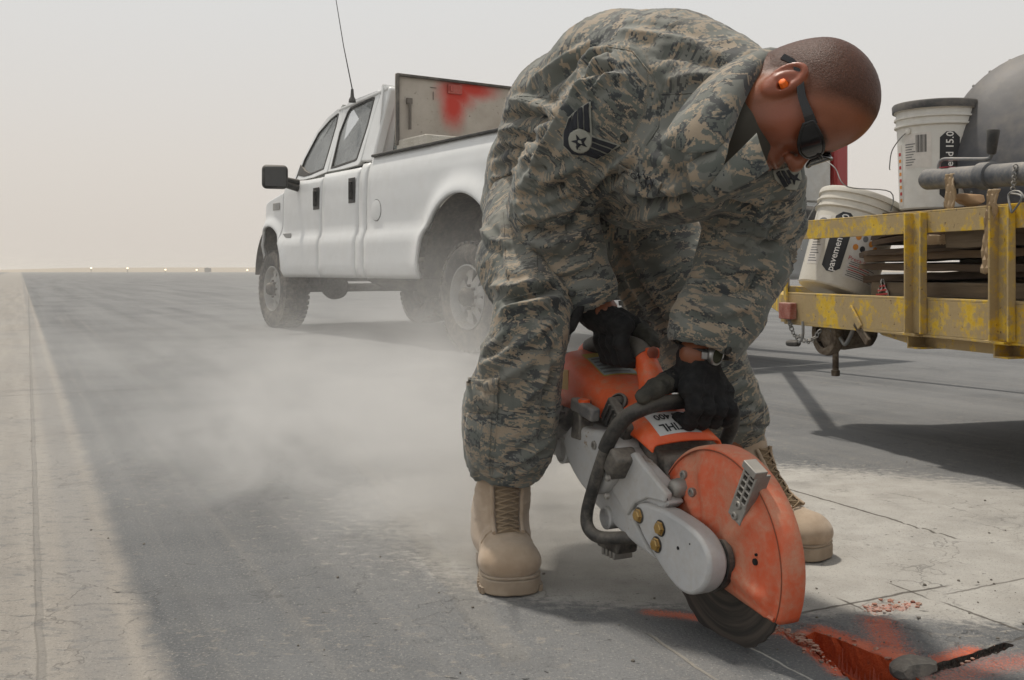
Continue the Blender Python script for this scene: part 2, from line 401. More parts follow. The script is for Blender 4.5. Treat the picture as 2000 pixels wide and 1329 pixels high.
for pa, w, k in [([(1495, 1232), (1540, 1236), (1585, 1262), (1640, 1312)], .022, 1.0), ([(1600, 1238), (1680, 1264), (1765, 1292)], .046, 1.05), ([(1430, 1222), (1350, 1205), (1270, 1196)], .024, .8),
                ([(1700, 1215), (1715, 1250), (1730, 1280)], .035, .5), ([(1790, 1296), (1850, 1288), (1900, 1272)], .030, .8), ([(1700, 1185), (1775, 1178)], .022, .55), ([(1830, 1330), (1940, 1300), (2000, 1290)], .045, .55), ([(1625, 1238), (1700, 1262), (1800, 1290)], .040, .62), ([(1715, 1215), (1735, 1255), (1765, 1285)], .045, .7)]:
    d, _ = seg_dist(p3, [G(*p) for p in pa]); o_ = np.maximum(o_, k * np.exp(-(d / w) ** 2))
o_ = np.maximum(o_, .55 * (inA + .15 * inB) * sstep(-.075, -.01, z))
oran[near] = np.clip(o_, 0, 1)
bare = np.zeros(len(fx)); bare[near] = np.maximum(sstep(.02, -.02, poly_d(nx_, ny_, patch)), np.maximum(inA, inB))
ii = np.arange(len(fx)).reshape(len(gx), len(gy))
Q = np.stack([ii[:-1, :-1].ravel(), ii[1:, :-1].ravel(), ii[1:, 1:].ravel(), ii[:-1, 1:].ravel()], 1)

M = NM('dusty_airfield_paving'); pos = M.pos(); sx = M.n('ShaderNodeSeparateXYZ'); M.l(pos, sx.inputs[0]); px_, py_ = sx.outputs[0], sx.outputs[1]
cc = M.math('ADD', M.math('MULTIPLY', px_, .902), M.math('MULTIPLY', py_, .433))        # across the paving
ll = M.math('ADD', M.math('MULTIPLY', px_, -.433), M.math('MULTIPLY', py_, .902))       # along it
cv = M.n('ShaderNodeCombineXYZ'); M.l(M.math('MULTIPLY', cc, 2.2), cv.inputs[0]); M.l(M.math('MULTIPLY', ll, .10), cv.inputs[1]); lane = cv.outputs[0]
n_big = M.noise(pos, .9, 4, .6); n_mid = M.noise(pos, 9, 5, .6); n_fine = M.noise(pos, 160, 3, .7); n_lane = M.noise(lane, 1.0, 5, .62); n_lane2 = M.noise(M.scale(lane, (9, 1.2, 1)), 1.0, 3, .6)
base = M.mix(M.ramp(n_lane, .32, .66), (.056, .060, .065), (.115, .118, .120))
base = M.mix(M.ramp(n_lane2, .5, .72, 0, .45), base, (.17, .16, .145))
base = M.mix(M.ramp(n_mid, .35, .75, 0, .35), base, (.12, .118, .112))
base = M.mix(M.ramp(n_fine, .55, .72, 0, .55), base, (.22, .205, .18))            # aggregate
base = M.mix(M.ramp(n_fine, .30, .42, .5, 0), base, (.03, .03, .032))
# chips of bare tan aggregate where the surface has ravelled
chip = M.math('MULTIPLY', M.ramp(M.noise(M.scale(pos, (30, 46, 38)), 1.0, 7, .70), .555, .63), M.ramp(M.noise(pos, 2.3, 3), .42, .58))
base = M.mix(M.math('MULTIPLY', chip, .42), base, (.34, .285, .215))
# tan sand strip on the left, with its groove
strip = M.math('SUBTRACT', 1.0, M.ramp(M.math('ADD', cc, M.math('MULTIPLY', M.math('SUBTRACT', n_mid, .5), .06)), .165, .215))
strip = M.math('MULTIPLY', strip, M.ramp(cc, -2.6, -2.3))
sandv = M.mix(M.ramp(M.noise(M.scale(lane, (4, 3, 1)), 1.0, 4), .3, .7), (.235, .208, .175), (.335, .298, .25))
sandv = M.mix(M.ramp(M.noise(M.scale(pos, (22, 40, 22)), 1.0, 5, .68), .50, .66), sandv, (.17, .158, .142))
sandv = M.mix(M.ramp(M.math('ABSOLUTE', M.math('SUBTRACT', cc, .115)), .02, .05, .45, 0), sandv, (.15, .145, .14))
base = M.mix(M.math('MULTIPLY', strip, .92), base, sandv)
# settled dust
dmask = M.attr('dust'); speck = M.noise(M.scale(pos, (30, 46, 30)), 1.0, 6, .72)
dm = M.ramp(M.math('ADD', M.math('MULTIPLY', dmask, 1.05), M.math('MULTIPLY', M.math('SUBTRACT', speck, .5), 1.25)), .22, .62)
dm = M.math('MULTIPLY', dm, M.math('SUBTRACT', 1.0, M.math('MULTIPLY', M.attr('bare'), .72)))
dustc = M.mix(M.ramp(n_mid, .3, .7), (.36, .335, .295), (.47, .445, .40))
base = M.mix(M.math('MULTIPLY', dm, .93), base, dustc)
thin = M.ramp(M.math('ADD', n_big, M.math('MULTIPLY', n_lane, .5)), .42, .95, .12, .60); base = M.mix(M.math('MULTIPLY', thin, .65), base, (.265, .262, .255))
# grit showing through everything, tyre-worn blotches
grit = M.noise(pos, 210, 3, .75); base = M.mix(M.ramp(grit, .56, .70, 0, .55), base, (.40, .375, .335)); base = M.mix(M.ramp(grit, .30, .43, .60, 0), base, (.045, .044, .043))
blot = M.noise(M.scale(pos, (2.2, 3.0, 2)), 1.0, 5, .65); base = M.mix(M.ramp(blot, .52, .70, 0, .32), base, (.075, .076, .078))
# small dark holes and hairline cracks
hole = M.math('MULTIPLY', M.ramp(M.noise(M.scale(pos, (28, 70, 30)), 1.0, 4, .6, .4), .665, .70), M.ramp(M.noise(pos, 3.1, 2), .40, .55))
base = M.mix(M.math('MULTIPLY', hole, .85), base, (.035, .033, .032))
vo = M.n('ShaderNodeTexVoronoi', feature='DISTANCE_TO_EDGE'); vo.inputs['Scale'].default_value = 5.5
wv = M.n('ShaderNodeVectorMath', operation='ADD'); M.l(pos, wv.inputs[0]); M.l(M.scale(M.noise(pos, 7, 4, .6, 0, True), (.22, .22, 0)), wv.inputs[1]); M.l(wv.outputs[0], vo.inputs['Vector'])
crk = M.math('MULTIPLY', M.ramp(vo.outputs['Distance'], .004, .014, 1, 0), M.ramp(M.noise(pos, 2.0, 3), .50, .60))
base = M.mix(M.math('MULTIPLY', crk, .38), base, (.045, .043, .042))
# straight joints and saw kerfs: (photo pixel a, photo pixel b, width m, colour, strength)
hgt = M.math('ADD', M.math('MULTIPLY', crk, -.5), M.math('MULTIPLY', hole, -1.0))
def line(a, b, w, colr, k, fade=.02):
    global base, hgt
    a = Vector(a[:2]); b = Vector(b[:2]); d = (b - a); L = d.length; d /= L; n = Vector((-d.y, d.x))
    al = M.math('SUBTRACT', M.math('ADD', M.math('MULTIPLY', px_, d.x), M.math('MULTIPLY', py_, d.y)), a.dot(d))
    ac = M.math('ABSOLUTE', M.math('ADD', M.math('SUBTRACT', M.math('ADD', M.math('MULTIPLY', px_, n.x), M.math('MULTIPLY', py_, n.y)), a.dot(n)), M.math('MULTIPLY', M.math('SUBTRACT', n_mid, .5), w * 1.6)))
    m = M.math('MULTIPLY', M.ramp(ac, w * .5, w * 1.15, 1, 0), M.math('MULTIPLY', M.ramp(al, -fade, fade), M.ramp(al, L - fade, L + fade, 1, 0)))
    m = M.math('MULTIPLY', m, M.ramp(n_fine, .25, .45, .5, 1)); base = M.mix(M.math('MULTIPLY', m, k), base, colr); hgt = M.math('ADD', hgt, M.math('MULTIPLY', m, -1.6))
DK = (.07, .06, .05)
a0 = G(1480, 938); line(a0 - Vector((-.433, .902, 0)) * 0.0, G(1870, 1052), .005, DK, .85)
line(G(1560, 1198), G(1850, 1144), .004, DK, .8); line(G(1738, 1140), G(1810, 1168), .003, DK, .8); line(G(1845, 1178), G(1998, 1234), .004, DK, .8)
line(G(1640, 1170), G(1690, 1192), .003, DK, .8); line(G(1960, 1258), G(2100, 1215), .004, DK, .7); line(G(1850, 1160), G(2080, 1115), .003, DK, .6)
line(G(1462, 1264), G(1620, 1345), .003, (.42, .40, .36), .8); line(G(1270, 1240), G(1400, 1329), .004, (.30, .27, .22), .55)
line(Vector((-8, 2.13, 0)), G(520, 749), .010, (.06, .06, .058), .55); line(G(520, 749), G(905, 722), .010, (.06, .06, .058), .55)
gA = G(75, 1150); line(gA - Vector((-.473, 1, 0)) * 2, gA + Vector((-.473, 1, 0)) * 40, .007, (.15, .142, .13), .40)
line(G(650, 830), G(1010, 1290), .03, (.30, .27, .22), .16)
# orange marking paint
om = M.attr('orange'); om2 = M.ramp(M.math('ADD', om, M.math('MULTIPLY', M.math('SUBTRACT', M.noise(pos, 260, 3, .7), .5), 1.5)), .28, .95)
base = M.mix(M.math('MULTIPLY', om2, .74), base, M.mix(M.ramp(n_mid, .3, .7), (.60, .085, .018), (.68, .165, .075)))
bh = M.math('ADD', M.math('ADD', M.math('ADD', M.math('MULTIPLY', n_fine, .8), M.math('MULTIPLY', grit, .8)), M.math('MULTIPLY', speck, .5)), hgt)
M.bsdf(base, .88, 0, M.bump(bh, .55, .006), .25)
grd = np_mesh('ground', np.stack([fx, fy, fz], 1), Q, M.m, None, {'dust': dustm, 'orange': oran, 'bare': bare})
tag(grd, 'grey airfield paving under pale dust, with cut and orange paint', None, None, 'structure')

# broken lump of asphalt lying in the corner of the cut-out, and loose bits
m_lump = dusty('broken_asphalt', (.085, .083, .08), .9, 0, .35, .4, 20, .6, 120)
def lump(name, c, r, seed, sq=(1, 1, .6), mt=m_lump, parent=None, rot=0, sub=3, smo=35):
    bm = bmesh.new(); bmesh.ops.create_icosphere(bm, subdivisions=sub, radius=1)
    V = np.array([v.co[:] for v in bm.verts]); rs = np.random.RandomState(seed)
    d = np.ones(len(V))
    for _ in range(9):
        n = rs.normal(size=3); n /= np.linalg.norm(n); k = .55 + .3 * rs.rand(); t = V @ n; V = V - np.outer(np.maximum(t - k, 0), n)
    V = V * (1 + .10 * (fbm(V * 3 + seed, 3, seed) - .5))[:, None] * np.array(sq) * r
    cr, sr = math.cos(rot), math.sin(rot); V = np.stack([V[:, 0] * cr - V[:, 1] * sr, V[:, 0] * sr + V[:, 1] * cr, V[:, 2]], 1)
    o = MB().add(V + np.array(c), [tuple(v.index for v in f.verts) for f in bm.faces]).build(name, mt, parent, smo, fix=False); bm.free(); return o
# the sawn faces of the cut-out; asphalt colour darkened as shade in the trench
M = NM('sawn_asphalt_face'); o_ = M.pos(); n = M.noise(o_, 60, 5, .65); n2 = M.noise(o_, 260, 3, .6); zz_ = M.n('ShaderNodeSeparateXYZ'); M.l(o_, zz_.inputs[0])
fc = M.mix(M.ramp(n2, .35, .7), (.035, .030, .026), (.10, .088, .075)); pm = M.ramp(M.math('ADD', n, M.math('MULTIPLY', M.attr('spray'), .9)), .62, 1.05, .0, .92)
M.bsdf(M.mix(pm, fc, M.mix(n2, (.42, .052, .010), (.62, .12, .04))), .9, 0, M.bump(M.math('ADD', n, n2), .6, .004), .2); m_face = M.m
for poly, spr in ((trA, .62), (trB, .12)):
    q = []
    for (x0, y0), (x1, y1) in zip(poly, poly[1:] + poly[:1]):
        m = max(1, int(math.hypot(x1 - x0, y1 - y0) / .008))
        for k in range(m): q.append((x0 + (x1 - x0) * k / m, y0 + (y1 - y0) * k / m))
    rs = np.random.RandomState(2); cx, cy = sum(p[0] for p in q) / len(q), sum(p[1] for p in q) / len(q); rows = []
    for zz in (.0012, -.012, -.03, -.05, -.085):
        rows.append([(x + (cx - x) * .02 + rs.normal() * .0009, y + (cy - y) * .02 + rs.normal() * .0009, zz) for x, y in q]); rows[-1].append(rows[-1][0])
    o = MB().grid(rows).build('cut_face', m_face, grd, None, fix=False); at = o.data.attributes.new('spray', 'FLOAT', 'POINT'); at.data.foreach_set('value', np.full(len(o.data.vertices), spr, np.float32))
c = G(1787, 1312); ch = thing('asphalt_chunk', (c.x, c.y, 0), 'broken grey lump of asphalt beside the orange painted cut-out', 'rubble')
lump('lump', (c.x, c.y, .004), .038, 5, (1.1, .8, .5), parent=ch, rot=.4, smo=14)
m_stone = plain('loose_stones', (.14, .125, .105), .9)
mb = MB(); rs = np.random.RandomState(3)
bmx = bmesh.new(); bmesh.ops.create_icosphere(bmx, subdivisions=1, radius=1); IV = np.array([v.co[:] for v in bmx.verts]); IF = [tuple(v.index for v in f.verts) for f in bmx.faces]; bmx.free()
for i in range(300):
    yy = 1.3 + 2.4 * rs.rand() ** 1.5; xx = (rs.rand() - .5) * 1.15 * yy + .05
    if rs.rand() < .35: q = G(rs.uniform(1480, 2000), rs.uniform(1130, 1329)); xx, yy = q.x, q.y
    r = .0008 + .0030 * rs.rand() ** 5
    if in_poly(np.array([xx]), np.array([yy]), trA)[0] or in_poly(np.array([xx]), np.array([yy]), trB)[0]: continue
    mb.add(IV * (1 + .5 * (rs.rand(len(IV), 1) - .5)) * np.array([1, 1, .7]) * r + np.array([xx, yy, r * .4]), IF)
tag(mb.build('loose_grit', m_stone, None, None, fix=False), 'loose grit and small stones scattered on the dusty paving', 'grit', None, 'stuff')
# crumbs along the broken edge of the cut
mb = MB()
for i in range(300):
    pa = [[(1500, 1232), (1545, 1238), (1590, 1268), (1645, 1318)], [(1590, 1232), (1755, 1296)], [(1690, 1190), (1780, 1182)], [(1800, 1312), (1960, 1268)]][rs.choice(4, p=[.5, .15, .25, .1])]
    k = rs.randint(len(pa) - 1); t = rs.rand(); q = G(pa[k][0] * (1 - t) + pa[k + 1][0] * t + rs.normal() * 9, pa[k][1] * (1 - t) + pa[k + 1][1] * t + rs.normal() * 5)
    if in_poly(np.array([q.x]), np.array([q.y]), trA)[0] or in_poly(np.array([q.x]), np.array([q.y]), trB)[0]: continue
    r = .0010 + .0045 * rs.rand() ** 3
    mb.add(IV * (1 + .7 * (rs.rand(len(IV), 1) - .5)) * np.array([1.2, 1, .6]) * r + np.array([q.x, q.y, r * .3]), IF)
m_or = dusty('orange_crumbs', (.36, .075, .03), .9, 0, .75, .4, 30, .3, 100)
tag(mb.build('asphalt_crumbs', m_or, None, None, fix=False), 'orange painted crumbs of asphalt along the cut edge', 'rubble', None, 'stuff')

# far edge of the airfield: low sand bank, edge lights, a little hut
m_sand = plain('sand_bank_sand', (.34, .285, .215), .95)
mb = MB(); rows = []
for x in np.linspace(-190, 240, 44):
    h = 1.15 * min(1, max(0.0, (x + 190) / 70)) * (.7 + .6 * vnoise(np.array([[x * .06, 2.2, 0]]), 5)[0])
    rows.append([(x, 300, -.2), (x, 304, h), (x, 312, h * 1.1), (x, 325, -.2)])
tag(mb.grid(rows).build('sand_bank', m_sand, None, 60), 'low pale sand bank along the far edge of the airfield', None, None, 'structure')
m_lamp = NM('lit_edge_lamp'); em = m_lamp.n('ShaderNodeEmission'); em.inputs[0].default_value = (1, .83, .55, 1); em.inputs[1].default_value = 3; m_lamp.l(em.outputs[0], m_lamp.out.inputs['Surface'])
m_post = plain('grey_post', (.25, .24, .22), .7)
for i, (x, y, lab) in enumerate([(178, 523.5, 'lit runway edge light farthest left on the horizon'), (249, 524, 'lit runway edge light second from left on the horizon'), (323, 527, 'lit runway edge light midway along the horizon bank'), (384, 527.5, 'faint runway edge light beside the distant dark hut'), (483, 529, 'lit runway edge light next to the truck front wheel')]):
    D = 230.0; p = P(x, min(y, 527.6), D); b = thing('edge_light', (p.x, D, 0), lab, 'airfield light', 'lights along the far runway edge')
    MB().tube([(p.x, D, 0), (p.x, D, p.z - .15)], .06, 6).build('post', m_post, b)
    MB().lathe((p.x, D, p.z - .17), (0, 0, 1), [(.10, 0), (.19, .05), (.20, .18), (.12, .30)], 10).build('lamp', m_lamp.m, b)
p = P(406, 524, 290); hut = thing('hut', (p.x, 290, 0), 'tiny dark hut standing on the far sand bank', 'hut')
MB().box((p.x, 290, .55), 1.5, 1.4, 1.1).build('wall', m_post, hut); MB().prism([(p.x - .9, 289.1, 1.1), (p.x + .9, 289.1, 1.1), (p.x, 289.1, 1.35)], (0, 1.8, 0)).build('roof', m_post, hut)
# ================================================================== THE PICKUP
TF = Vector((-.554, .832, 0)).normalized(); TN = Vector((-.832, -.554, 0)).normalized(); TP = Vector((-.35, 7.4, 0)); TW = 2.06
def T(s, off, z): return TP + TF * s + TN * off + Vector((0, 0, z))
LT = [(.48, -.07), (.54, -.02), (.60, 0), (.87, 0), (.96, -.035), (1.2, -.033), (1.38, -.04), (1.47, -.055), (1.53, -.08), (1.58, -.092), (2.06, -.235)]
def Lg(z): return interp(LT, z)
def tr(px, py, off=None):      # photo pixel -> (s, z) on the left side of the body
    o = -.05 if off is None else off
    for _ in range(6):
        q = TP + TN * o; a = (px - 1000) / FPX; Y = (TN.x * q.x + TN.y * q.y) / (TN.x * a + TN.y); p = Vector((a * Y, Y, 0)); s = (p - q).dot(TF); z = CAM_H - (py - HZ) / FPX * Y
        if off is None: o = Lg(z)
    return s, z
m_white = dusty('white_truck_paint', (.78, .79, .785), .30, 0, .16, .05, 1.6, .02, 40, .5, None, .5, .25)
m_blk = dusty('black_plastic', (.018, .019, .02), .5, 0, .14, .3, 8, .08, 80)
m_under = dusty('dusty_underbody', (.055, .05, .045), .9, 0, .45, .3, 5, .3, 40)
m_tyre = dusty('dusty_tyre_rubber', (.04, .04, .04), .85, 0, .65, .3, 4, .25, 70, .3, None, .5, .3)
m_rim = dusty('dusty_wheel_rim', (.40, .40, .39), .55, .2, .6, .3, 5, .15, 50)
m_seat = plain('grey_seat_cloth', (.27, .275, .28), .9)
m_red = plain('red_lamp_lens', (.32, .02, .02), .25)
m_gap = plain('dark_gap', (.02, .02, .02), .9)
def glass(name, tint, rough=.03):
    M = NM(name); tr_ = M.n('ShaderNodeBsdfTransparent'); tr_.inputs[0].default_value = tint + (1,); gl = M.n('ShaderNodeBsdfGlossy'); gl.inputs['Roughness'].default_value = rough
    fr = M.n('ShaderNodeFresnel'); fr.inputs[0].default_value = 1.5; mx_ = M.n('ShaderNodeMixShader'); M.l(fr.outputs[0], mx_.inputs[0]); M.l(tr_.outputs[0], mx_.inputs[1]); M.l(gl.outputs[0], mx_.inputs[2])
    df = M.n('ShaderNodeBsdfDiffuse'); df.inputs[0].default_value = (.56, .57, .56, 1); m2 = M.n('ShaderNodeMixShader'); M.l(M.ramp(M.noise(M.obj(), 3, 4), .3, .8, .26, .46), m2.inputs[0]); M.l(mx_.outputs[0], m2.inputs[1]); M.l(df.outputs[0], m2.inputs[2])  # dust film, coloured paler to imitate daylight seen through the cab
    M.l(m2.outputs[0], M.out.inputs['Surface']); return M.m
m_glass = glass('dusty_daylit_glass', (.93, .95, .945))
truck = thing('pickup_truck', T(1.2, -1.0, 0), 'white crew cab pickup truck parked on the paving behind the bending man', 'pickup truck')

HR, HF = (0.07, .55, .575, .615), (3.97, .55, .46, .505)
def arch_lo(s, lo):
    for c, zc, rx, rz in (HR, HF):
        if abs(s - c) < rx: return max(lo, zc + rz * math.sqrt(max(0, 1 - ((s - c) / rx) ** 2)))
    return lo
def flare(s, z):
    o = 0
    for (c, zc, rx, rz), h, w in ((HR, .055, .17), (HF, .04, .14)):
        d = math.hypot((s - c) / rx, (z - zc) / rz) - 1
        if z > zc - .25: o += h * math.exp(-(max(d - .02, 0) / w) ** 2) * min(1, max(0, (z - zc + .25) / .3)) * (1 if s > -5 else 0)
    return o
def Lbody(s, z):
    o = Lg(z) + flare(s, z)
    if s > 4.05: o -= .30 * ((s - 4.05) / .5) ** 2
    return o
def cols(a, b, extra=()):
    out = set(np.round(np.linspace(a, b, max(3, int(abs(b - a) / .07))), 4))
    for c, zc, rx, rz in (HR, HF):
        for k in range(0, 33):
            x = c + rx * math.cos(math.pi * k / 32)
            if min(a, b) < x < max(a, b): out.add(round(x, 4))
        for x in (c - rx, c + rx, c - rx - .004, c + rx + .004):
            if min(a, b) < x < max(a, b): out.add(round(x, 4))
    return sorted(out)
def panel(name, a, b, lo, hi, side, rows=22, mt=None, solid=.03, parent=truck, lab=None):
    g = []
    for s in cols(a, b):
        z0 = arch_lo(s, lo(s) if callable(lo) else lo); z1 = hi(s) if callable(hi) else hi
        col = []
        for k in range(rows + 1):
            z = z0 + (z1 - z0) * k / rows; o = Lbody(s, z)
            col.append(T(s, o, z) if side == 0 else T(s, -TW - o, z))
        g.append(col)
    ob = MB().grid(g).build(name, mt or m_white, parent, 40, fix=False)
    # outside faces outward
    me = ob.data; n = sum((p.normal for p in me.polygons), Vector()); want = TN if side == 0 else -TN
    if n.dot(want) < 0: me.flip_normals()
    q = ob.modifiers.new('solid', 'SOLIDIFY'); q.thickness = solid; q.offset = -1
    if lab: ob['label'] = lab
    return ob
hood = [(3.30, 1.45), (3.44, 1.425), (4.0, 1.33), (4.25, 1.27), (4.42, 1.17), (4.50, 1.02)]
s1, _ = tr(553, 420); s2, _ = tr(628, 400); s3, _ = tr(700, 420); s4, _ = tr(716, 420)
S_ = [s1, s2, s3, s4]     # shut lines: fender/door, door/door, door/cab corner, cab/bed
front_door = []
for side in (0, 1):
    panel('fender', s1 + .008, 4.5, .53, lambda s: interp(hood, s), side)
    d1 = panel('door', s2 + .008, s1 - .008, .53, 1.475, side); d2 = panel('door', s3 + .008, s2 - .008, .53, 1.50, side)
    panel('cab_corner', s4 + .012, s3 - .008, .53, 1.53, side)
    bedp = panel('bed_side', -1.72, s4 - .012, .53, 1.575, side)
    front_door.append((d1, d2))
    for (xa, ya), (xb, yb), dd in (((614, 368), (624, 409), d1), ((684, 349), (694, 396), d2)):
        (sa, za), (sb, zb) = tr(xa, ya), tr(xb, yb); zc = (za + zb) / 2; o = Lg(zc) + .004; f = (lambda s, e, z: T(s, o + e, z)) if side == 0 else (lambda s, e, z: T(s, -TW - o - e, z))
        MB().prism([f(sa, 0, zb), f(sb, 0, zb), f(sb, 0, za), f(sa, 0, za)], (TN if side == 0 else -TN) * .006).build('handle_recess', m_blk, dd, bevel=.002)
        MB().bar(f((sa + sb) / 2, .018, zb + .03), f((sa + sb) / 2, .018, za - .03), .035, .02, TF).build('handle', m_blk, dd, bevel=.006)
# greenhouse rings
fo = [(572, 353), (590, 314), (617, 260), (639, 230), (659, 213), (670, 210), (661, 255), (639, 336), (612, 347), (592, 352)]
fi = [(583, 343), (594, 313), (622, 260), (646, 233), (660, 222), (662, 223), (657, 246), (632, 331), (609, 341), (594, 345)]
ro = [(640, 336), (657, 262), (671, 210), (684, 197), (738, 176), (744, 178), (724, 246), (704, 316), (699, 323), (668, 331)]
ri = [(646, 330), (663, 259), (679, 219), (685, 210), (728, 190), (732, 191), (718, 246), (697, 312), (693, 315), (655, 328)]
def side_pt(px, py, side, e=0.0):
    s, z = tr(px, py); o = Lg(z) + e
    return T(s, o, z) if side == 0 else T(s, -TW - o, z)
for side in (0, 1):
    inw = -TN if side == 0 else TN
    for lo_, li_, dd in ((fo, fi, front_door[side][0]), (ro, ri, front_door[side][1])):
        MB().ring([side_pt(*p, side) for p in lo_], [side_pt(*p, side) for p in li_], inw * .05).build('window_frame', m_white, dd, bevel=.008)
        MB().ring([side_pt(*p, side, .003) for p in li_], [side_pt(p[0] * .94 + .06 * sum(q[0] for q in li_) / 10, p[1] * .94 + .06 * sum(q[1] for q in li_) / 10, side, .003) for p in li_], inw * .03).build('window_seal', m_blk, dd)
        MB().prism([side_pt(*p, side, -.012) for p in li_], inw * .005).build('window', m_glass, dd)
    cp = [(704, 317), (724, 246), (744, 178), (757, 168), (762, 172), (748, 225), (732, 290), (727, 316)]
    MB().prism([side_pt(*p, side) for p in cp], inw * .10).build('rear_pillar', m_white, truck, bevel=.02)
# black mirror-sail corner of the front window
MB().prism([side_pt(*p, 0, .006) for p in [(578, 352), (583, 341), (594, 345), (609, 341), (596, 334), (588, 322)]], -TN * .02).build('mirror_sail', m_blk, front_door[0][0])
# roof, windscreen, rear window, bonnet
(sr0, zr0), (sr1, zr1) = tr(665, 210), tr(758, 168)
rows = []
for i in range(17):
    t = i / 16; s = sr0 + .02 + (sr1 - sr0 - .02) * t; z = zr0 + (zr1 - zr0) * t; row = []
    for k in range(25):
        u = k / 24; o = Lg(z) + .01; oo = o + (-TW - 2 * o) * u; row.append(T(s, oo, z - .012 + .085 * (1 - (2 * u - 1) ** 4) * (.75 + .25 * math.sin(math.pi * min(1, t * 1.2 + .1)))))
    rows.append(row)
MB().grid(rows).build('roof', m_white, truck, 60, solid=.03)
wz = tr(578, 350); o1, o2 = Lg(wz[1]) - .03, Lg(zr0) - .03
MB().prism([T(wz[0], o1, wz[1]), T(wz[0], -TW - o1, wz[1]), T(sr0 + .02, -TW - o2, zr0 + .03), T(sr0 + .02, o2, zr0 + .03)], TF * -.006).build('windscreen', m_glass, truck)
MB().prism([T(s4 + .05, -.16, 1.52), T(s4 + .05, -TW + .16, 1.52), T(sr1 + .10, -TW + .25, zr1 - .03), T(sr1 + .10, -.25, zr1 - .03)], TF * -.006).build('rear_window', m_glass, truck)
MB().ring([T(s4 + .02, -.08, .95), T(s4 + .02, -TW + .08, .95), T(sr1 + .06, -TW + .22, zr1 + .02), T(sr1 + .06, -.22, zr1 + .02)], [T(s4 + .04, -.30, 1.56), T(s4 + .04, -TW + .30, 1.56), T(sr1 + .07, -TW + .36, zr1 - .08), T(sr1 + .07, -.36, zr1 - .08)], TF * .03).build('cab_back', m_white, truck)
rows = [[T(s, -.06 + (-TW + .12) * k / 20 - (0 if s < 4.05 else .3 * ((s - 4.05) / .5) ** 2) * (1 - k / 10), interp(hood, s) - .01 + .06 * (1 - (k / 10 - 1) ** 4)) for k in range(21)] for s in np.linspace(s1 - .05, 4.5, 14)]
MB().grid(rows).build('bonnet', m_white, truck, 60, solid=.02)
MB().box(T(4.50, -TW / 2, .86), 1.5, .06, .42, (TN, TF, Vector((0, 0, 1)))).build('grille', m_blk, truck, bevel=.03)
MB().box(T(4.55, -TW / 2, .58), 1.75, .14, .22, (TN, TF, Vector((0, 0, 1)))).build('front_bumper', m_rim, truck, bevel=.04)
# shut-line gaps: dark strips painted in as the shade between panels
def vline(px0, py0, px1, py1, name='shut_line'):
    pts = []
    for k in range(13):
        t = k / 12; s, z = tr(px0 + (px1 - px0) * t, py0 + (py1 - py0) * t); pts.append((s, z))
    return pts
for a, w in ((s1, .02), (s2, .02), (s3, .02), (s4, .03)):
    for side in (0, 1):
        dark = MB()
        for k in range(14):
            za, zb = .54 + .069 * k, .54 + .069 * (k + 1); oa, ob_ = Lbody(a, za) - .02, Lbody(a, zb) - .02
            f = (lambda s, o, z: T(s, o, z)) if side == 0 else (lambda s, o, z: T(s, -TW - o, z))
            dark.add([f(a - w, oa, za), f(a + w, oa, za), f(a + w, ob_, zb), f(a - w, ob_, zb)], [(0, 1, 2, 3)])
        dark.build('shut_line_shade', m_gap, truck, fix=False)
# fuel flap, badges
sf, zf = tr(735, 411); of = Lg(zf)
MB().lathe(T(sf, of + .001, zf), TN, [(.088, 0), (.088, .004), (.083, .005)], 28).build('fuel_flap', m_white, truck, 40)
MB().lathe(T(sf, of - .002, zf), TN, [(.093, 0), (.093, .0035)], 28).build('fuel_flap_gap', m_gap, truck)
for x0, y0, x1, y1 in ((535, 398, 547, 410), (554, 457, 568, 465)):
    (sa, za), (sb, zb) = tr(x0, y0), tr(x1, y1); o = Lg((za + zb) / 2) + flare((sa + sb) / 2, (za + zb) / 2)
    MB().prism([T(sa, o + .003, zb), T(sb, o + .003, zb), T(sb, o + .003, za), T(sa, o + .003, za)], TN * .008).build('badge', m_rim, truck, bevel=.003)
# bed: rails, floor, inner walls, tailgate, lamps, bumper
for side in (0, 1):
    f = (lambda s, o, z: T(s, o, z)) if side == 0 else (lambda s, o, z: T(s, -TW - o, z))
    MB().bar(f(s4 - .02, -.115, 1.583), f(-1.70, -.115, 1.583), .10, .022).build('bed_rail', m_blk, truck, bevel=.006)
    MB().bar(f(s4 - .02, -.16, 1.39), f(-1.70, -.16, 1.39), .03, .35).build('bed_wall', m_white, truck)
    MB().box(f(-1.67, -.05, 1.34), .14, .12, .46, (TN, TF, Vector((0, 0, 1)))).build('tail_lamp', m_red, truck, bevel=.02)
MB().box(T(-.1, -TW / 2, .98), TW - .98, 3.1, .04, (TN, TF, Vector((0, 0, 1)))).build('bed_floor', m_white, truck)
MB().box(T(-1.70, -TW / 2, 1.32), TW - .34, .06, .52, (TN, TF, Vector((0, 0, 1)))).build('tailgate', dusty('dusty_white_tailgate', (.55, .54, .51), .5, 0, .55, .2, 3, .1, 30), truck, bevel=.012)
MB().box(T(-1.82, -TW / 2, .93), TW - .1, .20, .17, (TN, TF, Vector((0, 0, 1)))).build('rear_bumper', m_blk, truck, bevel=.03)
MB().bar(T(-1.5, -TW / 2, .56), T(-1.98, -TW / 2, .56), .07, .07).build('tow_hitch', m_under, truck, bevel=.01)
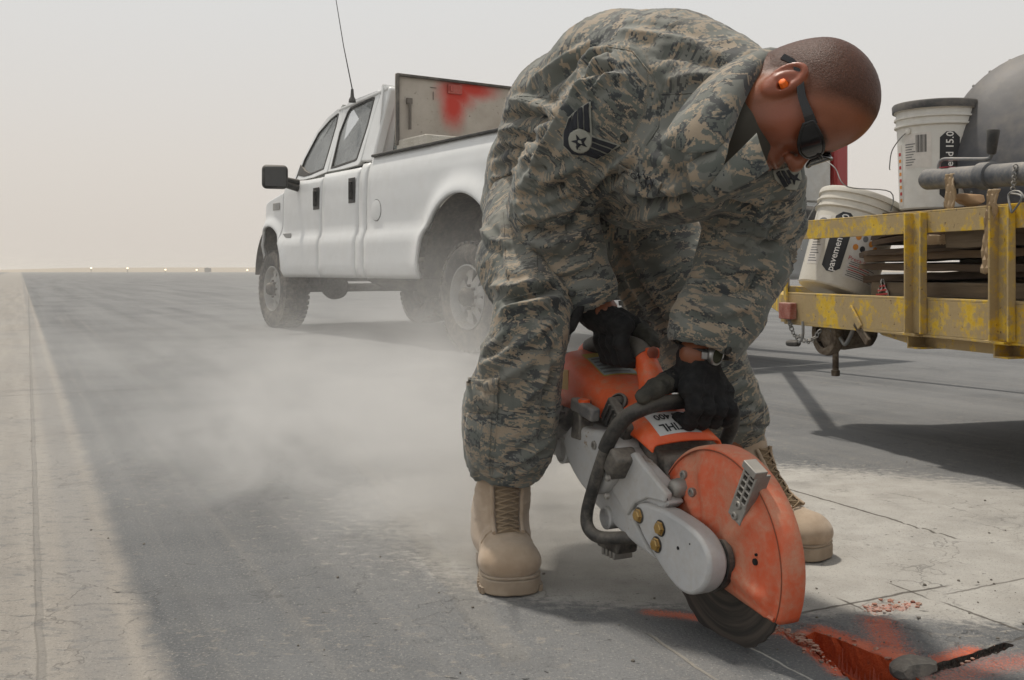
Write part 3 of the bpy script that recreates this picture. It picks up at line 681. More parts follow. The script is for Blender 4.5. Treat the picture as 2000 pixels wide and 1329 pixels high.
# wheels
def wheel(s, off, out, rear):
    c = T(s, off, .405); ax = TN * out; w = .25; q = bpy.data.objects.new('wheel', None)
    mb = MB().lathe(c, ax, [(.235, -.01), (.262, .012), (.30, .022), (.35, .016), (.385, -.004), (.402, -.03), (.404, -.125), (.402, -w + .03), (.385, -w + .004), (.33, -w - .015), (.235, -w + .02)], 56, False)
    u, v = frame(ax)
    for k in range(44):     # tread blocks
        a = 2 * math.pi * k / 44
        for h0, h1, sh in ((-.055, .004, 0), (-.12, -.07, .5), (-.185, -.13, 0), (-.25, -.2, .5)):
            aa = a + sh * 2 * math.pi / 44; rd = u * math.cos(aa) + v * math.sin(aa); tg = ax.cross(rd)
            r0 = .400 if h1 < 0 else .392
            mb.box(c + rd * (r0 + .004) + ax * ((h0 + h1) / 2), .040, h1 - h0, .018, (tg, ax, rd))
    ty = mb.build('wheel', m_tyre, truck, 38, fix=True); tag(ty)
    ty.name = 'wheel'
    rim = MB().lathe(c, ax, [(.236, -.02), (.238, .006), (.228, .008), (.218, -.010), (.205, -.05), (.198, -.12), (.19, -.2)], 48, False)
    d = -.045 if not rear else -.055
    n = 8
    for k in range(n):      # spokes between the oval holes
        a = 2 * math.pi * (k + .5) / n; rows = []
        for r, hw, dz in ((.095, .046, .028), (.12, .040, .020), (.15, .036, .006), (.18, .040, -.004), (.205, .062, .0)):
            row = []
            for e in (-1, -.5, 0, .5, 1):
                rd = u * math.cos(a + e * hw / r) + v * math.sin(a + e * hw / r); row.append(c + rd * r + ax * (d + dz - .012 * abs(e) ** 2))
            rows.append(row)
        rim.grid(rows)
    rim.lathe(c, ax, [(.10, d + .02), (.10, d + .028), (.06, d + .034), (.055, d + .05)], 32, False)
    rim.build('rim', m_rim, ty, 45, fix=True)
    MB().lathe(c, ax, [(.065, d + .03), (.062, d + .085), (.05, d + .10), (.03, d + .105)], 24).build('hub', m_under, ty, 40)
    nu = MB()
    for k in range(8):
        a = 2 * math.pi * k / 8; rd = u * math.cos(a) + v * math.sin(a); nu.lathe(c + rd * .083, ax, [(.013, d + .02), (.013, d + .05), (.006, d + .055)], 6)
    nu = nu.build('wheel_nuts', m_under, ty); nu['kind'] = 'stuff'
    MB().lathe(c, ax, [(.20, -.14), (.0, -.14)], 32, False).build('rim_shade_backing', m_under, ty)  # dark backing disc stands in for the shade behind the spokes
wheel(0, -.03, 1, True); wheel(3.98, -.05, 1, False); wheel(0, -TW + .03, -1, True); wheel(3.98, -TW + .05, -1, False)
# wheel-arch liners and underbody
for side in (0, 1):
    f = (lambda s, o, z: T(s, o, z)) if side == 0 else (lambda s, o, z: T(s, -TW - o, z))
    for c, zc, rx, rz in (HR, HF):
        rows = [[f(c + (rx + .01) * math.cos(math.pi * k / 24), o, zc + (rz + .01) * math.sin(math.pi * k / 24)) for k in range(25)] for o in (-.03, -.2, -.42)]
        lr = MB().grid(rows); lr.add(rows[2] + [f(c - rx, -.42, .45), f(c + rx, -.42, .45)], [tuple(range(27))]); lr.build('wheel_arch_liner', m_under, truck, 50, fix=False)
ub = MB()
for o in (-.55, -1.5): ub.bar(T(-1.6, o, .60), T(4.4, o, .60), .09, .16)
ub.build('chassis_rails', m_under, truck, bevel=.01)
ax_ = MB().tube([T(0, -.2, .41), T(0, -1.85, .41)], .05, 12); ax_.lathe(T(-.16, -1.03, .42), TF, [(.05, 0), (.15, .07), (.17, .16), (.15, .25), (.05, .34)], 18); ax_.build('rear_axle', m_under, truck, 40)
ax_ = MB().tube([T(3.98, -.2, .41), T(3.98, -1.85, .41)], .045, 12); ax_.lathe(T(3.83, -.75, .42), TF, [(.05, 0), (.13, .06), (.14, .15), (.12, .24), (.05, .3)], 18); ax_.build('front_axle', m_under, truck, 40)
lump('gearbox', tuple(T(2.35, -1.0, .56)), .24, 11, (1.5, .9, .75), m_under, truck, math.atan2(TF.y, TF.x)); lump('engine_sump', tuple(T(3.2, -1.0, .6)), .26, 13, (1.4, 1.0, .8), m_under, truck, math.atan2(TF.y, TF.x))
MB().tube(catmull([T(3.0, -.75, .5), T(2.2, -.7, .46), T(1.3, -.72, .47), T(.7, -.6, .48), T(.4, -.6, .62), T(-.3, -.6, .66)]), .04, 10).lathe(T(1.9, -.72, .46), -TF, [(.05, 0), (.11, .05), (.11, .55), (.05, .6)], 14).build('exhaust', m_under, truck, 40)
MB().tube([T(2.1, -1.03, .52), T(.3, -1.03, .45)], .045, 10).build('driveshaft', m_under, truck, 60)
MB().box(T(1.35, -1.45, .56), .5, 1.2, .22, (TN, TF, Vector((0, 0, 1)))).build('fuel_tank', m_under, truck, bevel=.05)
for s in (.75, -.75): MB().bar(T(s, -.52, .5), T(0, -.52, .52), .07, .05).build('leaf_spring', m_under, truck)
MB().bar(T(3.5, -.5, .5), T(4.2, -.5, .48), .07, .05).build('leaf_spring', m_under, truck)
MB().box(T(2.45, -TW / 2, .585), 1.75, 2.0, .05, (TN, TF, Vector((0, 0, 1)))).build('cab_floor', m_under, truck)
# interior
for (s, o) in ((2.75, -.55), (2.75, -1.5), (1.85, -.55), (1.85, -1.5)):
    MB().box(T(s, o, 1.05), .5, .5, .16, (TN, TF, Vector((0, 0, 1)))).box(T(s - .24, o, 1.36), .5, .14, .58, (TN, (TF + Vector((0, 0, .12))).normalized(), Vector((0, 0, 1)))).box(T(s - .30, o, 1.76), .27, .10, .18, (TN, TF, Vector((0, 0, 1)))).build('seat', m_seat, truck, bevel=.04)
MB().box(T(3.2, -TW / 2, 1.34), 1.7, .3, .2, (TN, TF, Vector((0, 0, 1)))).build('dashboard', m_blk, truck, bevel=.04)
c = T(3.0, -.58, 1.45); u = TN; v = (Vector((0, 0, 1)) + TF * .4).normalized()
MB().tube([c + (u * math.cos(a) + v * math.sin(a)) * .18 for a in np.linspace(0, 2 * math.pi, 24, endpoint=False)], .014, 8, closed=True).build('steering_wheel', m_blk, truck, 60)
# door mirror
sm, zm = tr(537, 346, .20); c = T(sm, .20, zm)
MB().box(c, .25, .10, .235, ((TN * .97 + TF * .25).normalized(), (TF * .97 - TN * .25).normalized(), Vector((0, 0, 1)))).build('door_mirror', m_blk, truck, bevel=.048, seg=5)
mg = bpy.data.objects['door_mirror']
MB().box(c - (TF * .97 - TN * .25).normalized() * .051, .20, .006, .19, ((TN * .97 + TF * .25).normalized(), (TF * .97 - TN * .25).normalized(), Vector((0, 0, 1)))).build('mirror_glass', plain('mirror_glass', (.06, .06, .06), .35, 0.0), mg, bevel=.02)
MB().tube([c - TN * .08 + Vector((0, 0, -.06)), T(sm + .02, -.05, zm - .10)], .035, 10).tube([c - TN * .08 + Vector((0, 0, -.02)), T(sm + .02, -.05, zm - .04)], .03, 10).build('mirror_arm', m_blk, mg, 60)
# whip aerial
a0 = P(688, 196, 9.35); an = MB().lathe(a0 - Vector((0, 0, .02)), (0, 0, 1), [(.035, 0), (.03, .03), (.018, .05), (.012, .12)], 12); an.tube([a0 + Vector((0, 0, .1)), P(671, 90, 9.35), P(653, -20, 9.35), P(640, -90, 9.35)], [.006, .0045, .0035, .003], 6); an.build('aerial', m_blk, truck, 40)
# toolbox across the bed, lid standing open with red overspray
tbx = thing('toolbox', T(1.1, -.9, 1.0), 'metal tread plate toolbox in the truck bed, lid standing open with red overspray', 'toolbox')
M = NM('tread_plate'); o_ = M.obj(); ck = M.n('ShaderNodeTexVoronoi'); ck.inputs['Scale'].default_value = 26; ck.inputs['Randomness'].default_value = .15; M.l(M.scale(o_, (1, 1, 1.6)), ck.inputs['Vector'])
h = M.ramp(ck.outputs['Distance'], .18, .34, 1, 0); cl = M.mix(M.ramp(M.noise(o_, 6, 4), .35, .7), (.42, .39, .33), (.55, .52, .46)); M.bsdf(M.mix(M.math('MULTIPLY', h, .35), cl, (.60, .58, .53)), .5, .35, M.bump(h, .8, .004)); m_tread = M.m
s0, z0 = tr(751, 300, -.14); s5, zt = tr(803, 267, -.14)
MB().box(T((1.36 + .86) / 2, -TW / 2 - .02, (zt + 1.1) / 2), TW - .28, .50, zt - 1.1, (TN, TF, Vector((0, 0, 1)))).build('box', m_tread, tbx, bevel=.008)
M = NM('lid_underside_red_overspray'); o_ = M.obj(); se = M.n('ShaderNodeSeparateXYZ'); M.l(M.attr('luv', True), se.inputs[0]); U, V_ = se.outputs[0], se.outputs[1]
nz_ = M.math('MULTIPLY', M.math('SUBTRACT', M.noise(o_, 9, 5, .65), .5), .5)
def ell_(cx, cy, rx, ry):
    a = M.math('DIVIDE', M.math('SUBTRACT', U, cx), rx); b = M.math('DIVIDE', M.math('SUBTRACT', V_, cy), ry); return M.math('SQRT', M.math('ADD', M.math('MULTIPLY', a, a), M.math('MULTIPLY', b, b)))
dd_ = M.math('MINIMUM', M.math('MINIMUM', ell_(.60, .50, .20, .15), ell_(.76, .55, .26, .10)), ell_(.56, .38, .13, .20))
red = M.ramp(M.math('ADD', dd_, nz_), .25, 1.45, 1, 0)
b0 = M.mix(M.ramp(M.noise(o_, 3, 5, .6), .3, .7), (.36, .315, .265), (.47, .425, .37)); b0 = M.mix(M.ramp(M.noise(o_, 40, 4, .7), .62, .70), b0, (.15, .13, .11))
M.bsdf(M.mix(red, b0, (.50, .045, .03)), .75, 0, M.bump(M.noise(o_, 30, 3), .15, .004), .3); m_lid = M.m
LS = 1.36; LH0 = tr(751, 289, -.15)[1]; LH1 = 2.255
def LDP(w, h, e=0.0): return T(LS - e, -.15 - w, LH0 + (LH1 - LH0) * 0 + h)
LW, LHH = 1.76, LH1 - LH0
rows = [[LDP(w, h) for w in np.linspace(0, LW, 30)] for h in np.linspace(0, LHH, 14)]
lid = MB().grid(rows).build('lid', m_lid, tbx, 60, fix=False, solid=.012)
at = lid.data.attributes.new('luv', 'FLOAT_VECTOR', 'POINT'); at.data.foreach_set('vector', np.array([(w, h, 0) for h in np.linspace(0, LHH, 14) for w in np.linspace(0, LW, 30)], np.float32).ravel())
q = [LDP(0, 0, -.01), LDP(LW, 0, -.01), LDP(LW, LHH, -.01), LDP(0, LHH, -.01)]; q2 = [LDP(.02, .02, -.01), LDP(LW - .02, .02, -.01), LDP(LW - .02, LHH - .02, -.01), LDP(.02, LHH - .02, -.01)]
MB().ring(q, q2, TF * -.045).build('lid_edge', dusty('worn_dark_lid_edge', (.06, .055, .05), .6, 0, .3, .3, 6, .1, 40), tbx, bevel=.003)
m_worn = plain('worn_steel', (.16, .14, .12), .6, .4)
MB().box(LDP(.57, LHH - .08, .012), .14, .02, .08, (TN, TF, Vector((0, 0, 1)))).box(LDP(.53, LHH - .08, .022), .03, .03, .05, (TN, TF, Vector((0, 0, 1)))).build('latch', dusty('red_sprayed_latch', (.40, .05, .035), .6, 0, .3), tbx, bevel=.004)
MB().tube([LDP(.12, .14, .03), LDP(.12, .36, .03)], .013, 8).box(LDP(.12, .38, .02), .05, .02, .05, (TN, TF, Vector((0, 0, 1)))).build('gas_strut', m_worn, tbx)
MB().box(LDP(.36, .52, .004), .06, .004, .005, (TN, TF, Vector((0, 0, 1)))).box(LDP(.36, .45, .004), .005, .004, .07, (TN, TF, Vector((0, 0, 1)))).build('bracket', m_worn, tbx)
# ================================================================== THE TRAILER AND ITS LOAD
RB = Vector((.279, -.96, 0)).normalized(); RM = Vector((.96, .279, 0)).normalized(); RO = Vector((1.045, 3.9, 0)); ZV = Vector((0, 0, 1))
def K(t, m, z): return RO + RB * t + RM * m + ZV * z
def rtr(px, py, m=0.0):
    q = RO + RM * m; a = (px - 1000) / FPX; Y = RM.dot(q) / (RM.x * a + RM.y); p = Vector((a * Y, Y, 0)); return (p - q).dot(RB), CAM_H - (py - HZ) / FPX * Y
M = NM('worn_yellow_paint'); o_ = M.obj(); n1 = M.noise(o_, 7, 6, .65); n2 = M.noise(o_, 34, 6, .7); n3 = M.noise(o_, 90, 4, .6)
yl = M.mix(M.ramp(n2, .35, .65), (.58, .36, .012), (.74, .50, .03))
dm = M.ramp(M.math('ADD', M.math('MULTIPLY', n1, .65), M.math('MULTIPLY', n2, .45)), .46, .57, .10, .93); c_ = M.mix(dm, yl, M.mix(n3, (.29, .215, .115), (.38, .29, .17)))
rst = M.ramp(M.noise(o_, 55, 5, .7), .63, .68); c_ = M.mix(M.math('MULTIPLY', rst, .85), c_, M.mix(n3, (.07, .035, .02), (.13, .07, .04)))
M.bsdf(c_, .75, 0, M.bump(M.math('ADD', M.math('MULTIPLY', rst, -1), M.math('MULTIPLY', n3, .6)), .35, .003), .35); m_yel = M.m
m_rust = dusty('rusty_dusty_steel', (.10, .07, .045), .8, .2, .5, .45, 14, .35, 60, .4, (.06, .028, .015), .35)
m_gal = dusty('grey_galvanised_steel', (.20, .21, .22), .5, .45, .45, .3, 10, .15, 60)
trl = thing('utility_trailer', K(1.2, .8, 0), 'worn yellow painted steel trailer with open post sides, loaded with planks and buckets', 'trailer')
LEN, WID = 3.2, 1.9
# top rails (angle iron), bottom channels, posts
for m, sg in ((0, 1), (WID, -1)):
    MB().bar(K(-.01, m, .745), K(LEN, m, .745), .006, .062).bar(K(-.01, m + sg * .028, .779), K(LEN, m + sg * .028, .779), .062, .006).build('top_rail', m_yel, trl, bevel=.0015)
    MB().bar(K(-.01, m, .455), K(LEN, m, .455), .008, .104).bar(K(-.01, m + sg * .024, .511), K(LEN, m + sg * .024, .511), .056, .008).bar(K(-.01, m + sg * .024, .399), K(LEN, m + sg * .024, .399), .056, .008).build('side_channel', m_yel, trl, bevel=.0015)
    ts = [.012, rtr(1801, 500)[0], rtr(1971, 500)[0], 1.75, 2.3, 2.75, LEN - .03]
    for i, t in enumerate(ts):
        w = .062 if i else .022
        z0, z1 = (.405, .776)
        p = MB().bar(K(t, m - sg * .010, z0), K(t, m - sg * .010, z1), .008, w, RB)
        if i: p.bar(K(t - w / 2 + .003, m - sg * .026, z0), K(t - w / 2 + .003, m - sg * .026, z1), .034, .007, RB).bar(K(t + w / 2 - .003, m - sg * .020, z0), K(t + w / 2 - .003, m - sg * .020, z1), .022, .007, RB)
        p.build('post', m_yel, trl, bevel=.0015)
MB().bar(K(0, -.01, .455), K(0, WID, .455), .05, .104).build('front_channel', m_yel, trl, bevel=.0015)
MB().bar(K(0, -.01, .75), K(0, WID, .75), .02, .06).build('front_rail', m_yel, trl, bevel=.0015)
MB().bar(K(LEN, 0, .455), K(LEN, WID, .455), .05, .104).build('rear_channel', m_yel, trl, bevel=.0015)
# cross members under the deck, with flanged ends
for t in (rtr(1779, 650)[0], rtr(1948, 650)[0], 1.6, 2.1, 2.6):
    b = MB().bar(K(t, -.012, .378), K(t, WID, .378), .006, .040).bar(K(t + .025, -.012, .396), K(t + .025, WID, .396), .055, .005).bar(K(t + .025, -.012, .359), K(t + .025, WID, .359), .055, .005)
    b.build('cross_member', m_yel, trl, bevel=.001)
    MB().bar(K(t - .03, -.016, .401), K(t + .06, -.016, .401), .034, .006).build('weld_plate', m_yel, trl)
# side skirt under the channel, wedge-shaped towards the front
tA, tB = rtr(1700, 640)[0], rtr(1779, 650)[0]
MB().prism([K(tA, .03, .395), K(tB - .004, .03, .395), K(tB - .004, .03, .360), K(tA + .02, .03, .385)], RM * .006).build('gusset', m_yel, trl)
MB().prism([K(tB + .004, .05, .392), K(1.3, .05, .392), K(1.3, .05, .360), K(tB + .004, .05, .360)], RM * .006).build('gusset', m_yel, trl)
MB().box(K(LEN / 2, WID / 2, .495), LEN - .05, WID - .1, .02, (RB, RM, ZV)).build('deck', dusty('dusty_deck_boards', (.20, .15, .10), .9, 0, .6, .3, 8, .3, 40), trl)
# tongue, coupler
hit = T(-1.96, -TW / 2, .50); cpl = Vector((hit.x, hit.y, .52))
for m in (.05, WID - .05): MB().bar(K(.0, m, .45), cpl + ZV * -.06 + (K(0, m, 0) - K(0, WID / 2, 0)) * .04, .05, .09).build('tongue_beam', m_yel, trl, bevel=.004)
MB().box(cpl + ZV * -.01, .3, .12, .1, (RB, RM, ZV)).build('coupler', m_rust, trl, bevel=.02)
for m in (.1, WID - .1):
    for t in (2.3,):
        c = K(t, m + (-.36 if m < 1 else .36), .33); w_ = MB().lathe(c, RM, [(.2, -.1), (.3, -.1), (.33, -.08), (.335, 0), (.33, .08), (.3, .1), (.2, .1)], 40); w_.build('wheel', m_tyre, trl, 40)
        MB().lathe(c, RM, [(.205, -.08), (.15, -.05), (.06, -.06), (.06, .05), (.205, .08)], 28).build('wheel_rim', m_yel, trl, 40)
MB().tube([K(2.3, -.3, .33), K(2.3, WID + .3, .33)], .035, 10).build('axle', m_rust, trl)
for m, sg in ((-.25, -1), (WID + .25, 1)):
    MB().grid([[K(2.3 + .40 * math.cos(math.pi * k / 14), m + sg * w, .36 + .38 * math.sin(math.pi * k / 14)) for k in range(15)] for w in (-.14, .14)]).build('mudguard', m_yel, trl, 60, solid=.006)
for m in (.28, WID - .28): MB().bar(K(1.8, m - .15, .40), K(2.8, m - .15, .40), .06, .05).build('leaf_spring', m_rust, trl)
# red reflector on the front corner
tz, zz = rtr(1557, 609, -.02)
MB().box(K(.045, -.022, .447), .082, .03, .062, (RB, RM, ZV)).build('red_reflector', dusty('dusty_red_reflector', (.30, .07, .045), .6, 0, .55, .3, 20, .2, 50), trl, bevel=.004)
# swung-up jockey wheel: ring, bracket, leg, crank, chain
def KP(px, py, m): t, z = rtr(px, py, m); return K(t, m, z)
jc = KP(1640, 652, .10)
jk = MB().lathe(jc + RM * -.05, RM, [(.050, -.018), (.062, -.022), (.076, -.018), (.080, 0), (.076, .018), (.062, .022), (.050, .018)], 28, False)
jk.build('jack_ring', m_rust, trl, 40, fix=True)
MB().lathe(jc, RM, [(.012, -.06), (.055, -.05), (.060, .02), (.05, .12), (.03, .14)], 20).build('jack_hub', m_rust, trl, 40)
b = MB()
for a in (.5, 2.0, 3.6, 5.1): b.bar(jc + RM * -.05 + RB * (.015 * math.cos(a)) + ZV * (.015 * math.sin(a)), jc + RM * -.05 + RB * (.06 * math.cos(a)) + ZV * (.06 * math.sin(a)), .016, .010, RM)
b.build('jack_spokes', m_rust, trl)
MB().tube([KP(1632, 660, .06), KP(1632, 728, .06)], .011, 10).lathe(KP(1632, 722, .06), -ZV, [(.010, 0), (.015, .003), (.015, .022), (.010, .024)], 10).build('jack_leg', m_rust, trl, 50)
MB().tube(catmull([KP(1612, 636, .05), KP(1640, 660, .05), KP(1652, 672, .05), KP(1668, 640, .05)]), .007, 8).build('jack_pin', m_gal, trl, 60)
MB().bar(KP(1672, 630, .0), KP(1697, 670, .0), .028, .014, RM).build('jack_strap', m_rust, trl, bevel=.003)
MB().bar(KP(1660, 600, -.012), KP(1680, 640, -.012), .022, .008, RM).build('bent_tab', m_yel, trl, bevel=.002)
cr = MB().tube(catmull([KP(1568, 628, -.02), KP(1568, 655, -.02), KP(1562, 668, -.02), KP(1548, 671, -.02)]), .0055, 8); cr.build('crank_arm', m_gal, trl, 60)
MB().lathe(KP(1560, 671, -.02), KP(1522, 670, -.02) - KP(1560, 671, -.02), [(.009, 0), (.012, .004), (.0125, .06), (.011, .073), (.006, .075)], 12).build('crank_grip', m_blk, trl, 50)
def chain(pa, pb, sag, n, r=.008, name='safety_chain'):
    mb = MB()
    for i in range(n):
        t0, t1 = i / n, (i + 1) / n; f = lambda t: pa.lerp(pb, t) - ZV * sag * 4 * t * (1 - t)
        a, b_ = f(t0), f(t1); d = (b_ - a).normalized(); u, v = frame(d); w = u if i % 2 else v; c = (a + b_) / 2; L = (b_ - a).length * .62
        mb.tube([c + d * (L * math.cos(x)) + w * (r * math.sin(x)) for x in np.linspace(0, 2 * math.pi, 10, endpoint=False)], r * .32, 5, closed=True)
    o = mb.build(name, m_gal, trl, 60); o['kind'] = 'stuff'; return o
chain(KP(1541, 625, -.02), KP(1564, 656, -.02), .03, 7); chain(KP(1568, 664, -.02), KP(1602, 645, -.01), .02, 8); chain(KP(1541, 622, -.02), KP(1545, 640, -.02), .0, 4)
# parking jack swung along the top rail: grey tube, crank with black grip
m_jack = dusty('blue_grey_jack_paint', (.085, .095, .11), .5, .2, .45, .3, 14, .15, 60)
ja, jb = KP(1812, 351, .06), KP(2030, 338, .02)
dj = (jb - ja).normalized()
MB().tube([ja, jb], .0325, 24).lathe(ja, -dj, [(.0325, 0), (.030, .006), (.022, .006), (.021, -.02)], 24, False).lathe(ja + dj * .26, dj, [(.0335, 0), (.040, .004), (.040, .05), (.0335, .054)], 24).build('side_jack_tube', m_jack, trl, 45)
cr = [KP(1833, 338, .05), KP(1834, 322, .05), KP(1842, 312, .05), KP(1870, 311, .05), KP(1925, 311, .04), KP(1935, 306, .04), KP(1937, 296, .04)]
MB().tube(catmull(cr, 5), .0055, 10).build('side_jack_crank', m_gal, trl, 60)
MB().lathe(KP(1936, 302, .04), KP(1940, 256, .04) - KP(1936, 302, .04), [(.010, 0), (.013, .004), (.016, .04), (.0185, .068), (.017, .071)], 16).build('side_jack_grip', m_blk, trl, 45)
MB().box(ja + dj * .10 + ZV * .0335, .04, .03, .002, (dj, RM, ZV)).build('red_sticker', plain('red_sticker_print', (.45, .03, .05), .5), trl)
chain(KP(1984, 322, -.01), KP(1978, 372, -.015), .0, 9, .006, 'pin_chain')
MB().tube(catmull([KP(1975, 378, -.02), KP(1996, 385, -.03), KP(1978, 414, -.03), KP(1974, 408, -.03), KP(1970, 380, -.02), KP(1990, 374, -.02), KP(2003, 390, -.02)], 4), .003, 6).build('wire_pin', m_gal, trl, 60)

# --- buckets of paving mortar, each with its lettering
m_pail = dusty('off_white_pail_plastic', (.62, .59, .52), .45, 0, .32, .12, 5, .06, 40)
m_pail2 = dusty('white_pail_plastic', (.66, .65, .61), .45, 0, .35, .12, 5, .06, 40)
m_ink = plain('black_print', (.012, .013, .016), .55); m_inkw = plain('white_print', (.72, .71, .68), .55); m_inkr = plain('red_print', (.42, .03, .03), .55); m_inko = plain('orange_print', (.60, .22, .02), .55); m_lab = plain('white_label', (.60, .57, .53), .6); m_grey = plain('grey_print', (.16, .16, .16), .6)
def bucket(name, base, axis, face, r0, r1, h, lidded, mt, label, group):
    """base centre, axis up the pail, face = direction the printed panel looks"""
    axis = Vector(axis).normalized(); face = Vector(face); face = (face - axis * face.dot(axis)).normalized(); side = axis.cross(face)     # side points to the viewer's right of the panel
    b = thing(name, base, label, 'bucket', group)
    rr = lambda y: r0 + (r1 - r0) * y / h
    prof = [(r0 - .006, 0), (r0, .006)] + [(rr(y), y) for y in (.04, h * .5, h - .085)] + [(rr(h) + .0005, h - .082), (rr(h) + .006, h - .080), (rr(h) + .006, h - .074), (rr(h), h - .072), (rr(h), h - .054), (rr(h) + .007, h - .052), (rr(h) + .007, h - .046), (rr(h) + .0005, h - .044), (rr(h), h - .024), (rr(h) + .008, h - .022), (rr(h) + .009, h - .008), (rr(h) + .006, h - .001), (rr(h), h)]
    inner = [(rr(h) - .003, h), (rr(h) - .004, h - .03), (r0 - .004, .004), (.001, .004)]
    MB().lathe(base, axis, prof + inner, 64, False).lathe(base, axis, [(r0 - .006, 0), (.001, 0.001)], 64, False).build('body', mt, b, 40)
    def S(a, y, e=.0008): return base + axis * y + (face * math.cos(a) + side * math.sin(a)) * (rr(y) + e)
    def patch(nm, a0, a1, y0, y1, m, e=.0008, rad=0):
        rows = []
        ny, na = 12, 14
        for i in range(ny + 1):
            y = y0 + (y1 - y0) * i / ny; ins = 0
            if rad:
                q = min(y - y0, y1 - y); ins = (rad - math.sqrt(max(0, rad * rad - (rad - q) ** 2))) / rr(y) if q < rad else 0
            rows.append([S(a0 + ins + (a1 - a0 - 2 * ins) * k / na, y, e) for k in range(na + 1)])
        return MB().grid(rows).build(nm, m, b, 80, fix=False)
    def letters(nm, txt, size, a, y, m, vert=True, e=.0016, sx=1.0):
        vs, fs = text_mesh(txt, size, bold=.012); out = []
        for v in vs:
            u, w = v.x * sx, v.y
            if vert: out.append(S(a - w / rr(y), y + u, e))     # reads upward along the pail
            else: out.append(S(a + u / rr(y), y + w, e))
        return MB().add(out, fs).build(nm, m, b, fix=False)
    return b, S, patch, letters, rr
def wire(b, base, axis, face, sgn_pts, name='bail_wire'):
    MB().tube(catmull(sgn_pts, 6), .0022, 6).build(name, m_gal, b, 60)
tocam = Vector((-.36, -.93, 0))
# standing pail with black lid, on the planks
Yb = 3.72; bt = P(1848, 410, Yb); base = Vector((bt.x, Yb + .08, bt.z + .002)); hB = .385
bk, S, patch, letters, rr = bucket('bucket', base, (0.005, 0, 1), (-.44, -.90, 0), .130, .145, hB, True, m_pail2, 'upright off-white mortar bucket with a black lid, standing on the planks', 'mortar buckets on the trailer')
MB().lathe(base + ZV * (hB - .006), ZV, [(.1565, -.016), (.158, .008), (.154, .014), (.140, .015), (.138, .010), (.001, .010)], 64, False).build('lid', dusty('black_lid', (.03, .031, .034), .5, 0, .25, .3, 9, .1, 50), bk, 40)
patch('paper_label', -.86, -.08, .15, .275, m_lab)
for i, y in enumerate(np.linspace(.16, .235, 9)): patch('small_print', -.82, -.60 + .05 * ((i * 7) % 3), y, y + .0035, m_grey, .0014)
for i in range(10): patch('barcode', -.48 + .03 * i, -.468 + .03 * i + .004 * (i % 3), .205, .268, m_ink, .0014)
patch('black_panel', .12, .62, .03, .275, m_ink, .0010, .022); letters('lettering', 'pavemend 15.0', .036, .37, .165, m_inkw, True)
patch('print_panel', .68, 1.05, .06, .27, m_lab); 
for i, y in enumerate(np.linspace(.07, .24, 10)): patch('small_print', .72, .98 - .04 * (i % 3), y, y + .005, m_grey if i % 3 else m_inkr, .0014)
for i, y in enumerate(np.linspace(.03, .20, 8)): patch('side_print', -1.20, -1.05, y, y + .012, m_inkr if i % 2 else m_inko, .0012)
patch('side_panel', -1.28, -1.0, .015, .24, m_lab, .0009)
e0 = S(-.70, .285, .004); wire(bk, base, ZV, tocam, [e0, S(-.95, .26, .012), S(-1.22, .22, .025), S(-1.40, .165, .03), S(-1.44, .155, .028)])
MB().lathe(S(-.70, .285, .0), (e0 - S(-.70, .285, -.02)), [(.012, -.004), (.012, .006), (.006, .008)], 12).build('bail_ear', m_pail2, bk, 50)
# tilted open pail near the front
ax2 = Vector((.33, .10, .94)); Yb = 3.985; lo = P(1628, 575, Yb); base2 = Vector((lo.x, Yb, .512)); h2 = .385
bk2, S, patch, letters, rr = bucket('bucket', base2, ax2, (-.46, -.89, 0), .140, .158, h2, False, m_pail, 'tilted open white mortar bucket leaning behind the yellow rail at the trailer front', 'mortar buckets on the trailer')
patch('black_panel', -.36, .14, .05, .285, m_ink, .0010, .024); letters('lettering', 'pavemend 15.0', .037, -.10, .165, m_inkw, True)
patch('print_panel', -.94, -.48, .07, .265, m_lab, .0009)
patch('drawing', -.90, -.54, .20, .255, m_grey, .0012, .02); patch('drawing', -.84, -.66, .215, .245, m_lab, .0016, .012); patch('drawing', -.66, -.58, .205, .235, m_lab, .0016, .01)
for i, y in enumerate(np.linspace(.08, .185, 11)): patch('small_print', -.90, -.56 - .05 * (i % 3), y, y + .0038, m_grey, .0014)
patch('warning_panel', .24, 1.25, .045, .285, m_lab, .0009)
vs, fs = text_mesh('Attention', .034); MB().add([S(.42 + (v.x + .07) / .14, .240 + v.y, .0016) for v in vs], fs).build('lettering', m_ink, bk2, fix=False)
MB().add([S(.30 + x, .262 + y, .0014) for x, y in ((-.07, .02), (.11, .02), (.02, -.022))], [(0, 1, 2)]).build('warning_triangle', m_inkr, bk2, fix=False)
vs, fs = text_mesh('!', .03); MB().add([S(.32 + v.x / .14, .270 + v.y * .9, .0020) for v in vs], fs).build('lettering', m_inkw, bk2, fix=False)
for a, y, m in ((.34, .205, m_inko), (.52, .205, m_grey), (.34, .165, m_inko), (.52, .165, m_ink), (.70, .195, m_inko), (.86, .18, m_inko)):
    MB().add([S(a, y, .0016)] + [S(a + .07 * math.cos(k * math.pi / 6), y + .012 * math.sin(k * math.pi / 6), .0015) for k in range(12)], [(0, 1 + k, 1 + (k + 1) % 12) for k in range(12)]).build('symbol', m, bk2, fix=False)
vs, fs = text_mesh('Precautions', .022); MB().add([S(.62 + v.x / .14, .118 - .03 * (v.x) + v.y, .0016) for v in vs], fs).build('lettering', m_inkr, bk2, fix=False)
for i, y in enumerate(np.linspace(.052, .105, 8)): patch('small_print', .30 + .03 * (i % 2), 1.10 - .09 * (i % 3), y, y + .0035, m_inkr if i in (3, 5) else m_grey, .0014)
